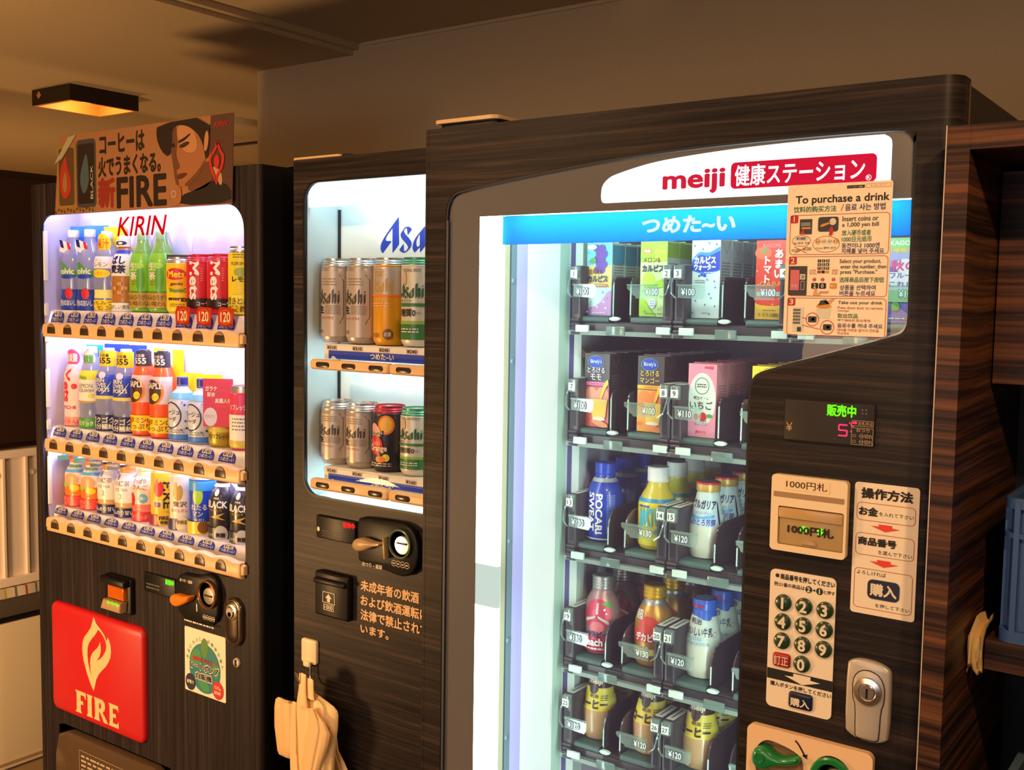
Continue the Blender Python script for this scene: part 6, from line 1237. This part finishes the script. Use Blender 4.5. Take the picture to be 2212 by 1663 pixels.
def lane_goods():
    Y0 = 1.460; w = .0465; d = .039; X = COLX; Z = ROWZ
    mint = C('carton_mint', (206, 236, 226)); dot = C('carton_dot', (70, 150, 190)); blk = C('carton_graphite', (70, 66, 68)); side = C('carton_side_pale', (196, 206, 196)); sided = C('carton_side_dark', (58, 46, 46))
    g = lambda s: s+' cartons queued in their lane'
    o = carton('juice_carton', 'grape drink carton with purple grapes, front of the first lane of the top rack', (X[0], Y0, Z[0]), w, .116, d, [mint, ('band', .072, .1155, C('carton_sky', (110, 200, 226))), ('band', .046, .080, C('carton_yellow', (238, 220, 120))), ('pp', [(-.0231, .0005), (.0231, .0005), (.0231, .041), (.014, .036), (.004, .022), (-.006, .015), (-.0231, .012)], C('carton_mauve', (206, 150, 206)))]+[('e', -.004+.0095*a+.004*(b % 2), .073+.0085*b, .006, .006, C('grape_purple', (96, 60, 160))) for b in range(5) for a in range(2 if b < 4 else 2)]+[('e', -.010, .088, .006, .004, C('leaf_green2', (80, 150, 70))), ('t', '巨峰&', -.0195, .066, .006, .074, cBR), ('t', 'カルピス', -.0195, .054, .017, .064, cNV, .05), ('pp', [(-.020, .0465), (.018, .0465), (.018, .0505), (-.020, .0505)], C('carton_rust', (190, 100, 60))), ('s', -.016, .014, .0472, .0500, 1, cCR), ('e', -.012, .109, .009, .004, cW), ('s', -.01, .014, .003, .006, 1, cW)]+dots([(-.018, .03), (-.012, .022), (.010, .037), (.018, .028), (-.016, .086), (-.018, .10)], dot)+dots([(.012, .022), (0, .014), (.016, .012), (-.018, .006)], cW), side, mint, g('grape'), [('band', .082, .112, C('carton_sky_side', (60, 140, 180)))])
    queue(o, 'grape drink carton, %s in line in the first lane of the top rack', 3, .0405, g('grape'))
    lime = C('carton_lime', (170, 214, 50))
    o = carton('juice_carton', 'melon drink carton with green melons in the second lane of the top rack', (X[1], Y0, Z[0]), w, .117, d, [C('carton_lime_pale', (214, 238, 160)), ('band', .085, .1165, lime), ('e', .012, .098, .011, .013, C('melon', (190, 222, 60))), ('e', -.008, .056, .011, .013, C('melon', (190, 222, 60))), ('pp', [(-.018, .098), (-.004, .098), (-.004, .105), (-.018, .105)], cO), ('t', '完熟', -.0165, .099, -.0055, .104, cW, .02), ('t', 'メロン&', -.018, .084, .012, .092, cBR), ('t', 'カルピス', -.019, .070, .018, .080, cNV, .05), ('pp', [(-.0231, .038), (-.008, .046), (.008, .056), (.0231, .061), (.0231, .048), (.006, .044)], lime), ('pp', [(-.0231, .001), (-.0231, .030), (-.014, .026), (-.006, .014), (.006, .001)], lime), ('e', .000, .021, .006, .008, cW), ('s', -.004, .004, .016, .026, 3, dot), ('s', -.012, .02, .003, .007, 1, cG)]+dots([(.018, .078), (-.02, .09), (.014, .032), (-.014, .008), (.012, .012), (.018, .056)], C('carton_dot_green', (130, 190, 120))), side, lime, g('melon'), [('band', .092, .114, C('lime_side', (150, 180, 50)))])
    queue(o, 'melon drink carton, %s in line in the second lane of the top rack', 3, .0405, g('melon'))
    o = carton('juice_carton', 'white dotted carton with a blue wave, front of the third lane, top rack', (X[2], Y0, Z[0]), w, .118, d, [C('carton_white', (226, 240, 234)), ('pp', [(-.0231, .074)]+[(-.0231+.0462*k/12, .070-.004*math.sin(k/12*PI)+.006*(k/12-.5)**2) for k in range(13)]+[(.0231-.0462*k/12, .1065-.0165*k/12+.006*math.sin(2.4*PI*(1-k/12)-.6)*(k/12)) for k in range(13)], C('wave_blue', (60, 150, 222))), ('pp', [(-.0231+.0462*k/12, .0725-.004*math.sin(k/12*PI)) for k in range(13)]+[(.0231-.0462*k/12, .1005-.0145*k/12+.006*math.sin(2.4*PI*(1-k/12)-.6)*(k/12)) for k in range(13)], cB), ('t', 'カルピス', -.0185, .082, .016, .092, cW, .06), ('t', 'ウォーター', -.0185, .072, .016, .081, cW, .06), ('s', -.002, .018, .067, .070, 1, cW), ('e', -.010, .063, .0016, .0018, cB), ('e', -.006, .065, .002, .0022, cB), ('e', -.001, .064, .0024, .0026, cB), ('s', -.016, 0, .052, .058, 2, cGY), ('s', -.004, .008, .006, .009, 1, cGY)]+dots([(-.018, .108), (-.004, .103), (.006, .112), (.018, .110), (.004, .058), (.016, .055), (.008, .036), (.018, .046), (-.014, .026), (.002, .020), (.018, .018), (-.018, .008), (.010, .006), (.012, .03)], dot), C('carton_side_grey', (186, 200, 200)), cW, g('blue wave'), [])
    queue(o, 'white and blue dotted carton, %s in line in the third lane of the top rack', 3, .0405, g('blue wave'))
    red = C('tomato_red', (216, 60, 34))
    carton('juice_carton', 'red tomato juice carton beside the paper notice in the top rack', (X[3], Y0, Z[0]), w, .114, d, [red, ('band', .0005, .026, C('tomato_yellow', (238, 190, 60))), ('p', [(-.0232, .02), (.0232, .02), (.0232, .032), (0, .026), (-.0232, .034)], red), ('e', -.012, .096, .013, .009, C('tomato_light', (236, 100, 60))), ('p', [(-.016, .098), (-.012, .102), (-.004, .103), (-.010, .098), (-.008, .094), (-.013, .096)], cG), ('t', 'KAGOME', -.012, .104, .014, .109, C('print_rose', (240, 150, 160)), .01), ('v', 'あまい', .012, .101, .012, .0145, cW), ('v', 'トマト', -.005, .091, .011, .0135, cW), ('t', 'GABA', -.016, .048, .018, .055, C('gaba_gold', (236, 160, 60)), .0), ('pp', [(-.020, .034), (.020, .034), (.020, .040), (-.020, .040)], C('tomato_panel', (190, 210, 190))), ('t', 'ストレス', -.018, .035, .016, .039, cNV, .0), ('t', 'トマト100%', -.016, .004, .014, .010, cBR, .02), ('s', -.01, .01, .012, .015, 1, cBR)]+dots([(-.018, .05), (.018, .062), (-.02, .07), (.005, .022)], C('tomato_fleck', (246, 150, 80))), C('tomato_side', (190, 70, 40)), red, g('tomato'))
    carton('juice_carton', 'purple and green fruit juice carton right of the paper notice', (X[5], Y0, Z[0]), w, .114, d, [C('fruit_purple', (120, 110, 190)), ('band', .076, .1135, C('fruit_lilac', (170, 170, 220))), ('band', .100, .1135, C('fruit_green', (140, 200, 110))), ('t', 'KAGOME', -.020, .104, .018, .110, cW, .04), ('t', '7種類の', -.021, .094, .010, .100, cY, .02), ('e', .0, .076, .012, .010, cW), ('band', .044, .068, cW), ('t', '秋の', -.018, .070, .016, .084, cPK, .03), ('t', 'フルーツ', -.019, .060, .019, .067, C('print_violet', (110, 90, 170)), .02), ('t', 'これ1本', -.019, .048, .018, .056, C('print_violet', (110, 90, 170)), .02), ('band', .028, .044, C('fruit_green', (140, 200, 110))), ('e', -.010, .022, .006, .006, cG), ('s', -.018, .018, .004, .008, 1, cW)], C('fruit_side', (120, 140, 190)), cG, g('fruit'))
    # second rack
    def dark(i, lab, what, fruit, liq, band, t1, t2, gold):
        o = carton('juice_carton', lab, (X[i], Y0, Z[1]), w, .1195, d, [blk, ('band', .0005, .066, fruit), ('e', -.0105, .050, .0123, .0150, C('fruit_shade_'+what, gold[1])), ('e', .0105, .052, .0123, .0135, C('fruit_shade_'+what, gold[1])), ('band', .0675, .0735, band), ('e', -.002, .106, .013, .009, cB), ('o', -.002, .106, .015, .010, .0006, cLB), ('t', 'Birely\'s', -.012, .102, .009, .110, C('print_ice', (190, 220, 240)), .02), ('t', t1, -.017, .088, .015, .097, gold[0], .01), ('t', t2, -.011 if len(t2) < 3 else -.018, .077, .009 if len(t2) < 3 else .016, .086, gold[0], .01), ('s', -.010, .014, .069, .072, 1, cR), ('p', [(.0225, .080), (.014, .072), (.006, .045), (.010, .045), (.018, .066), (.0228, .070)], liq), ('pp', [(-.010, .046), (.0215, .046), (.018, .016), (-.006, .016)], C('glass_rim', (226, 200, 110))), ('pp', [(-.0085, .040), (.020, .040), (.017, .018), (-.0055, .018)], liq), ('e', .006, .014, .012, .003, cCR), ('p', [(-.012, .012), (.006, .0005), (.0232, .0005), (.0232, .006), (.010, .012)], C('coaster_orange', (226, 140, 80))), ('t', '果汁', -.021, .010, -.010, .016, cR, .0)], sided, C('carton_top_grey', (120, 116, 116)), g(what), [('band', .002, .06, C('carton_side_plum', (92, 56, 56)))])
        queue(o, what+' carton, %s in line in the second rack', 5, .0405, g(what))
    dark(0, 'grey topped peach drink carton with a glass of juice, in front of its lane', 'peach drink', C('peach_red', (216, 96, 84)), C('juice_yellow', (240, 196, 60)), C('band_pink', (226, 130, 180)), 'とろける', 'モモ', (cW, (236, 160, 130)))
    dark(1, 'grey topped mango drink carton with a glass of juice, in front of its lane', 'mango drink', C('mango_orange', (236, 160, 40)), C('juice_yellow', (240, 196, 60)), C('band_amber', (240, 180, 30)), 'とろける', 'マンゴー', (C('print_mango', (240, 200, 60)), (238, 130, 50)))
    pk = C('strawberry_pink', (232, 150, 170))
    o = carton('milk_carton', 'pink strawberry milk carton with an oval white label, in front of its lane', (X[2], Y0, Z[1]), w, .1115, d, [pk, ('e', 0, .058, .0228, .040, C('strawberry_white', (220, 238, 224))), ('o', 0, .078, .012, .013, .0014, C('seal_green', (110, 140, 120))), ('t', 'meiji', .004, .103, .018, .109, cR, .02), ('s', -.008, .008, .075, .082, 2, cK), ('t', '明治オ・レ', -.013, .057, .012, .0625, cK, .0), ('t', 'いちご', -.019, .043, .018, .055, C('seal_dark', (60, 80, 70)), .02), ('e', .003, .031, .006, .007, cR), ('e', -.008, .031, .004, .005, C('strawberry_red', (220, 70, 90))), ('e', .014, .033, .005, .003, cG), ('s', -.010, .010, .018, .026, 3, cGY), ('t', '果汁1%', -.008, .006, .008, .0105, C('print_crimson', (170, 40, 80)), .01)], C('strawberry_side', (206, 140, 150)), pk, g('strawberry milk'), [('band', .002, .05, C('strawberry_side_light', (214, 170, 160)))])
    queue(o, 'pink strawberry milk carton, %s in line in the second rack', 5, .0405, g('strawberry milk'))
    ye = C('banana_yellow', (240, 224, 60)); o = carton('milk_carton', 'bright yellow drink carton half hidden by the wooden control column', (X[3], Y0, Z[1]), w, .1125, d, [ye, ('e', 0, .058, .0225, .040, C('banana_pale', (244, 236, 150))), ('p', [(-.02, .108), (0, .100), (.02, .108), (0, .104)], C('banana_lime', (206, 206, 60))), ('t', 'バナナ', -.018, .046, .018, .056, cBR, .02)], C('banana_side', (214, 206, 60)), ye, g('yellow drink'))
    queue(o, 'bright yellow drink carton, %s in line in the second rack', 4, .0405, g('yellow drink'))
    # third rack: bottles
    R_ = .0312; Yb = Y0+.033; P3 = .0665
    pb = C('pocari_blue', (20, 60, 176), coat=.5); n = 'Queued bottles of the third rack'
    o = drink('aluminium_bottle', 'blue aluminium sports drink bottle with white lettering, in front of its lane', 'bottle', (X[0], Yb, Z[2]), 'blue bottles queued in their lane', alu_prof(R_, .128, .020, .0160), pb, [('band', .097, .103, C('pocari_neck', (180, 190, 180), metal=.3), 3.14), ('band', .003, .006, cW, 3.1), ('t', 'POCARI', -.010, .014, .001, .078, cW, .03, -90), ('t', 'SWEAT', -.023, .018, -.013, .080, cW, .03, -90), ('s', .008, .022, .014, .078, 26, C('pocari_print', (140, 170, 230)))], (.108, .128, .0172, C('pocari_cap', (24, 66, 190), coat=.4), 3))
    o.rotation_euler.z = 0.38; queue(o, 'blue aluminium sports drink bottle, %s in line in the third rack', 2, P3, 'blue bottles queued in their lane')
    yl = C('match_yellow', (226, 214, 30), coat=.5); aq = C('match_aqua', (80, 190, 200))
    o = drink('soda_bottle', 'yellow soda bottle with white cap and slanted blue lettering, in front of its lane', 'bottle', (X[1], Yb, Z[2]), 'yellow soda bottles queued in their lane', pet_prof(R_-.001, .131, .024, .0152, .97), C('match_drink', (206, 196, 60), coat=.6), [('band', .024, .082, yl, 3.1), ('band', .076, .082, C('match_blue', (40, 150, 200)), 3.1), ('band', .001, .022, C('match_foot', (216, 214, 40)), 3.1), ('p', [(-.022, .026), (-.024, .05), (-.004, .07), (-.002, .06), (-.016, .044)], aq), ('t', 'MATCH', -.022, .040, .022, .066, aq, .04, 0), ('p', [(0, .028), (.02, .05), (.024, .046), (.006, .026)], aq), ('s', -.024, -.004, .066, .074, 1, cB)], (.107, .131, .0172, CAPW, 4))
    o.rotation_euler.z = 0.20; queue(o, 'yellow soda bottle with white cap, %s in line in the third rack', 3, P3-.001, 'yellow soda bottles queued in their lane')
    mk = C('milk_white', (220, 224, 200), coat=.6)
    o = drink('yogurt_bottle', 'yogurt drink bottle with gold and red cap and white sleeve, in front of its lane', 'bottle', (X[2], Yb, Z[2]), 'yogurt drink bottles queued in their lane', milk_prof(R_-.002, .116, .014, .0165), mk, [('band', .050, .100, C('sleeve_white', (206, 226, 222)), 3.1), ('p', [(-.022, .068), (.0, .064), (.020, .070), (.020, .062), (-.020, .060)], cLB), ('t', 'ブルガリア', -.018, .077, .020, .090, cNV, .04), ('t', 'のむヨーグルト', -.012, .068, .014, .073, cB, .0), ('t', 'ふわとろ芳醇', -.022, .052, .022, .062, cB, .02), ('p', [(.020, .088), (.022, .088), (.032, .052), (.028, .052)], cNV)], (.102, .1165, .0185, C('cap_gold', (214, 176, 90), metal=.3)), extra=[('cap_top', MB().lathe([(.0187, .1135), (.0186, .1160), (.0178, .1168), (.0150, .1170), (.0150, .1169)], cR, 0, 0, 28, False).lathe([(.0150, .1172), (0, .1174)], cGY, 0, 0, 28, False))])
    o.rotation_euler.z = 0.06; queue(o, 'yogurt drink bottle with gold and red cap, %s in line in the third rack', 2, P3, 'yogurt drink bottles queued in their lane')
    # fourth rack
    cappk = C('peach_can', (206, 70, 90), metal=.2); sv = C('bottle_silver', (176, 176, 172), metal=.7)
    o = drink('aluminium_bottle', 'pink peach soda bottle with bare silver screw cap, in front of its lane', 'bottle', (X[0], Yb, Z[3]), 'peach soda bottles queued in their lane', alu_prof(R_, .128, .022, .0165), C('peach_body', (176, 140, 138), metal=.4), [('band', .003, .034, cappk, 3.1), ('e', 0, .066, .024, .026, cappk), ('e', 0, .046, .012, .010, C('peach_light', (226, 120, 130))), ('p', [(.004, .086), (.020, .090), (.026, .078), (.016, .080)], cG), ('pp', [(-.002, .068), (.002, .068), (.002, .086), (-.002, .086)], C('arrow_silver', (206, 200, 196))), ('pp', [(-.020, .054), (-.002, .062), (-.002, .066), (-.020, .060)], C('arrow_silver', (206, 200, 196))), ('pp', [(.020, .050), (.002, .062), (.002, .066), (.020, .056)], C('arrow_silver', (206, 200, 196))), ('e', .012, .076, .0018, .0018, cW), ('e', .015, .070, .0015, .0015, cW), ('t', '三ツ矢ピーチ', -.026, .029, .026, .040, cNV, .04), ('t', 'Peach', -.022, .016, .010, .028, cW, .04), ('s', -.022, .012, .008, .014, 1, cW)], (.104, .128, .0175, sv, 5))
    o.rotation_euler.z = 0.25; queue(o, 'pink peach soda bottle with silver cap, %s in line in the fourth rack', 2, P3, 'peach soda bottles queued in their lane')
    o = drink('aluminium_bottle', 'golden energy drink bottle with gold cap and red emblem, in front of its lane', 'bottle', (X[1], Yb, Z[3]), 'golden drink bottles queued in their lane', alu_prof(R_, .129, .022, .0160), C('gold_body', (190, 140, 60), metal=.5), [('band', .097, .106, sv, 3.14), ('band', .040, .060, C('gold_red', (206, 60, 40)), 1.4), ('e', -.002, .064, .018, .018, C('gold_red', (206, 60, 40))), ('p', [(.004, .062), (.016, .076), (.026, .070), (.016, .058)], C('gold_lime', (200, 190, 60))), ('t', '超', -.026, .076, -.012, .090, cW, .02), ('t', 'デカビタC', -.024, .042, .024, .055, cW, .05), ('band', .020, .030, C('gold_pale', (226, 206, 110)), 3.1), ('s', -.02, .02, .011, .018, 1, cBR)], (.107, .129, .0185, C('cap_bright_gold', (206, 160, 20), metal=.5), 4))
    o.rotation_euler.z = 0.25; queue(o, 'golden energy drink bottle with gold cap, %s in line in the fourth rack', 2, P3, 'golden drink bottles queued in their lane')
    bl = C('milk_cap_blue', (44, 96, 200), coat=.3)
    o = drink('milk_bottle', 'milk bottle with blue cap and white label, in front of its lane', 'bottle', (X[2], Yb, Z[3]), 'milk bottles queued in their lane', milk_prof(R_-.002, .122, .014, .0165), mk, [('band', .096, .108, bl, 3.14), ('band', .052, .096, C('milk_label', (206, 222, 204)), 1.5), ('p', [(-.014, .099), (.020, .099), (.016, .088)], bl), ('t', '明治', -.014, .084, .004, .093, cNV, .02), ('t', 'おいしい牛乳', -.022, .067, .022, .080, cNV, .02), ('s', -.016, .006, .060, .066, 2, cLB), ('s', -.020, .020, .053, .058, 2, cLB), ('o', .026, .070, .004, .004, .0006, cR)], (.106, .122, .0190, bl), extra=[('cap_print', draw([('t', 'Freshness', -.016, .110, .006, .115, cR, .04)], lambda v: .0193, 1).lathe([(.0150, .1224), (0, .1226)], C('cap_pale_blue', (130, 170, 220)), 0, 0, 28, False))])
    o.rotation_euler.z = 0.06; queue(o, 'milk bottle with blue cap, %s in line in the fourth rack', 2, P3, 'milk bottles queued in their lane')
    # fifth rack: three lanes of the same coffee
    cf = C('coffee_milk', (196, 160, 110), coat=.6); cy = C('coffee_label_yellow', (222, 206, 70)); dk = C('coffee_label_brown', (58, 40, 34))
    o = None
    for i, lab in ((0, 'coffee milk bottle with yellow label, in front of the left lane of the lowest rack'), (1, 'coffee milk bottle with yellow label, in front of the middle lane of the lowest rack'), (2, 'coffee milk bottle with yellow label, in front of the right lane of the lowest rack')):
        if o is None:
            o = drink('coffee_bottle', lab, 'bottle', (X[i], Yb, Z[4]), 'coffee milk bottles on the lowest rack', milk_prof(R_-.001, .117, .014, .0165), cf, [('band', .050, .092, cy, 3.1), ('band', .086, .103, dk, 3.14), ('p', [(-.010, .088), (.010, .088), (.005, .076), (-.005, .076)], dk), ('t', 'meiji', -.011, .090, .013, .100, cCR, .04), ('t', '明治', -.004, .070, .010, .076, dk, .02), ('t', 'コーヒー', -.026, .054, .026, .067, dk, .05), ('s', .014, .026, .066, .076, 3, dk)], (.103, .117, .0185, C('coffee_cap', (92, 72, 48)), 2)); q = o
        else:
            q = dup(o, (X[i], Yb, Z[4]), lab)
        for k in range(1):
            dup(q, (X[i], Yb+P3, Z[4]), 'coffee milk bottle, second in line in the %s lane of the lowest rack' % ('left', 'middle', 'right')[i])
lane_goods()

# ------------------------------------------------------------------ shelf cabinet at the right
def cabinet():
    r0 = (.1, 1.45, 0)
    R = thing('shelf_cabinet', 'tall striped wood cabinet with open shelves at the right edge', 'cabinet', r0)
    B = lambda m, n, **k: m.build(n, R, r0, **k)
    B(MB().box(-.3000, -.2765, 1.2005, 1.56, 0, 1.7625, WOODR), 'side_panel')
    B(MB().box(-.3012, -.3000, 1.2000, 1.2035, 0, 1.7630, mat('pale_board_edge', (196, 186, 176), .5)), 'edge_band')
    B(MB().box(-.2765, .55, 1.2010, 1.56, 1.7365, 1.7625, WOODR), 'top_board')
    B(MB().box(.55, .574, 1.2005, 1.56, 0, 1.7625, WOODR), 'side_panel')
    B(MB().box(-.2740, .55, 1.3552, 1.368, 1.4800, 1.729, WOODR), 'upper_panel')
    B(MB().box(-.2765, .55, 1.545, 1.56, 0, 1.7365, BLACKM), 'back_panel')
    B(MB().box(-.2560, .55, 1.300, 1.545, 1.1505, 1.1855, WOODR), 'shelf')
    B(MB().box(-.2560, .55, 1.300, 1.545, .800, .830, WOODR), 'shelf')
cabinet()
def crate(x0, x1, y0, y1, z0, z1, m, label, grp):
    c = ((x0+x1)/2, (y0+y1)/2, z0); t = thing('storage_crate', label, 'crate', c, grp); w = .004
    b = MB(); P = rrect(x0+.006, x1-.006, y0+.006, y1-.006, .012, 4); Q = rrect(x0+.010, x1-.010, y0+.010, y1-.010, .010, 4); n = len(P)
    vs = [(a, b_, z0) for a, b_ in P]+[(a, b_, z1) for a, b_ in P]+[(a, b_, z1) for a, b_ in Q]+[(a, b_, z0+w) for a, b_ in Q]
    b.add(vs, [(k*n+i, k*n+(i+1) % n, (k+1)*n+(i+1) % n, (k+1)*n+i) for k in range(3) for i in range(n)], m)
    b.add([v for v in vs[:n]][::-1], [tuple(range(n))], m); b.add(vs[3*n:], [tuple(range(n))], m); b.build('tub', t, c)
    for nm, za, zb, e in (('rim', z1-.012, z1, 0), ('rim', z1-.046, z1-.040, 0), ('foot_rim', z0, z0+.014, -.001)):
        q = MB(); A = rrect(x0+e, x1-e, y0+e, y1-e, .014, 4); I = rrect(x0+.006, x1-.006, y0+.006, y1-.006, .012, 4); k = len(A)
        q.add([(a, b_, za) for a, b_ in A]+[(a, b_, zb) for a, b_ in A], [(i, (i+1) % k, k+(i+1) % k, k+i) for i in range(k)], m)
        for z in (za, zb): q.add([(a, b_, z) for a, b_ in A]+[(a, b_, z) for a, b_ in I], [(i, (i+1) % k, k+(i+1) % k, k+i) for i in range(k)], m)
        q.build(nm, t, c)
    for yy in (y0+.02, y1-.03): MB().box(x0-.0012, x0+.007, yy, yy+.006, z0+.01, z1-.005, m).build('rib', t, c)
    for xx in (x0+.012, x0+.10, x1-.10, x1-.02): MB().box(xx, xx+.006, y0-.0012, y0+.007, z0+.01, z1-.005, m).build('rib', t, c)
BLUEC = mat('blue_crate_plastic', (64, 100, 158), .45)
crate(-.2440, .06, 1.302, 1.53, 1.1856, 1.3535, BLUEC, 'blue plastic crate on the cabinet shelf at the right edge', 'storage crates')
crate(-.235, .06, 1.32, 1.53, .8302, 1.012, mat('grey_blue_crate_plastic', (96, 122, 150), .45), 'grey blue crate low in the cabinet at the bottom right corner', 'storage crates')
def shelf_bag():
    r0 = (-.262, 1.31, 1.16); R = thing('plastic_bag', 'crumpled cream plastic bag hanging at the left end of the cabinet shelf', 'bag', r0); rng = random.Random(4); m = MB(); n, k = 8, 9; vs = []
    path = [(1.352, 1.200), (1.340, 1.199), (1.326, 1.198), (1.312, 1.195), (1.300, 1.186), (1.2975, 1.174), (1.297, 1.162), (1.2975, 1.152), (1.298, 1.146)]
    for y, z in path:
        for i in range(n+1): t = i/n; vs.append((-.2745+.0165*t, y+rng.uniform(-.003, .003), z+rng.uniform(-.003, .003)+.004*math.sin(t*7)))
    o2 = len(vs); vs += [(x, y+.004, z-.003) for x, y, z in vs]
    N = n+1; fs = []
    for s in (0, o2):
        for r in range(k-1):
            for i in range(n): fs.append((s+r*N+i, s+r*N+i+1, s+(r+1)*N+i+1, s+(r+1)*N+i))
    for r in range(k-1):
        for i in (0, n): fs.append((r*N+i, (r+1)*N+i, o2+(r+1)*N+i, o2+r*N+i))
    m.add(vs, fs, mat('cream_film3', (240, 206, 140), .35), True).build('film', R, r0)
shelf_bag()

# ------------------------------------------------------------------ far left: dark partition, washing machine, basket on a striped cloth
PXL = -3.20
o = MB().box(PXL-.05, PXL-.012, .4, 2.6, 1.095, 1.937, mat('dark_brown_blind', (52, 30, 24), .55)).build('blind', off=(PXL-.03, 1.5, 1.095)); 
def partition():
    o.location = (0, 0, 0)
    R = thing('partition_screen', 'dark brown partition panel at the left edge behind the leftmost machine', 'partition', (PXL-.03, 1.5, 0)); o.parent = R; o.location = (0, 0, 1.095); o.name = 'panel'
    MB().box(PXL-.055, PXL-.005, .4, 2.6, 1.0835, 1.0945, mat('bottom_rail_black', (40, 30, 24), .18, .3)).build('bottom_rail', R, (PXL-.03, 1.5, 0))
    MB().box(PXL-.055, PXL-.005, .4, 2.6, 1.930, 1.945, mat('dark_rail', (40, 26, 20), .5)).build('top_rail', R, (PXL-.03, 1.5, 0))
    for y in (.42, 2.55): MB().box(PXL-.055, PXL-.02, y, y+.04, 0, 1.09, BLACKM).build('post', R, (PXL-.03, 1.5, 0))
partition()
def washer():
    r0 = (PXL-.30, 1.65, 0); R = thing('washing_machine', 'cream washing machine with a grey lid at the lower left edge', 'washing machine', (PXL+.02-.30, 1.65, 0)); r0 = (PXL+.02-.30, 1.65, 0); x1 = PXL+.012
    cr = mat('washer_cream', (242, 224, 190), .45)
    MB().box(x1-.40, x1, 1.30, 2.05, .06, .530, cr, .004).build('body', R, r0); MB().box(x1-.39, x1-.012, 1.31, 2.04, .0, .06, mat('washer_plinth', (190, 160, 118), .5)).build('plinth', R, r0)
    MB().box(x1-.40, x1-.01, 1.30, 2.05, .530, .551, BLACKM).build('lid_gap', R, r0); MB().box(x1-.40, x1+.004, 1.295, 2.055, .551, .612, mat('washer_lid_grey', (92, 84, 76), .45), .006).build('lid', R, r0)
    MB().box(x1, x1+.003, 1.30, 2.05, .075, .083, mat('washer_plinth', (190, 160, 118), .5)).build('trim_line', R, r0)
washer()
def cloth():
    r0 = (PXL-.1, 1.7, .612); m = MB(); cols = [(236, 222, 196), (206, 196, 96), (236, 222, 196), (120, 120, 116), (236, 222, 196), (196, 84, 60), (236, 222, 196), (128, 130, 126), (236, 222, 196), (214, 170, 84)]
    mm = [mat('cloth_stripe_%s' % 'abcdefghij'[i], c, .9) for i, c in enumerate(cols)]
    x0, x1 = PXL-.26, PXL+.018; ys = [1.34]
    for i in range(42): ys.append(ys[-1]+(.026 if i % 2 == 0 else .0075))
    for i in range(42):
        z = .6135; a = .002*math.sin(i*.8); b = .002*math.sin((i+1)*.8); q = mm[i % 10]
        m.add([(x0, ys[i], z), (x1+a, ys[i], z+.030), (x1+b, ys[i+1], z+.030), (x0, ys[i+1], z)], [(0, 1, 2, 3)], q); m.add([(x1+a, ys[i], z+.030), (x1+.004+a, ys[i], z+.0005), (x1+.004+b, ys[i+1], z+.0005), (x1+b, ys[i+1], z+.030)], [(0, 1, 2, 3)], q)
    m.add([(x0, ys[0], .6125), (x1+.004, ys[0], .6125), (x1+.004, ys[-1], .6125), (x0, ys[-1], .6125)], [(0, 1, 2, 3)], mm[0])
    o = m.build('striped_cloth', None, r0); o.location = r0; tag(o, 'striped cream cloth folded on the washing machine under the white basket', 'cloth')
cloth()
def basket():
    r0 = (PXL-.13, 1.64, .645); R = thing('laundry_basket', 'white ribbed plastic basket on the striped cloth at the left edge', 'basket', r0); B = lambda m, n: m.build(n, R, r0)
    bw = mat('basket_white', (250, 236, 222), .45); x0, x1, y0, y1, za, zb = PXL-.25, PXL, 1.38, 1.90, .645, 1.078
    B(MB().box(x1-.012, x1-.008, y0, y1, za, zb, bw).box(x0, x0+.004, y0, y1, za, zb, bw).box(x0, x1-.008, y0, y0+.004, za, zb, bw).box(x0, x1-.008, y1-.004, y1, za, zb, bw).box(x0, x1-.008, y0, y1, za, za+.004, bw), 'tub')
    B(MB().box(x1-.010, x1+.008, y0-.006, y1+.006, zb-.026, zb, bw, .004).box(x0-.006, x1+.004, y0-.008, y0+.002, zb-.026, zb, bw), 'rim'); B(MB().box(x1-.010, x1+.010, y0-.004, y1+.004, za, za+.028, bw, .004), 'foot_rim')
    for y in (1.44, 1.53, 1.62, 1.713, 1.787, 1.86): B(MB().box(x1-.010, x1+.004, y, y+.007, za+.02, zb-.02, bw), 'rib')
    for y in (1.700, 1.812): t = MB().lathe([(0, .006), (.008, .005), (.010, 0)], bw, 0, 0, 18); t.v = [(x1-.008+c, y+a, .998+b) for a, b, c in t.v]; B(t, 'peg')
basket()
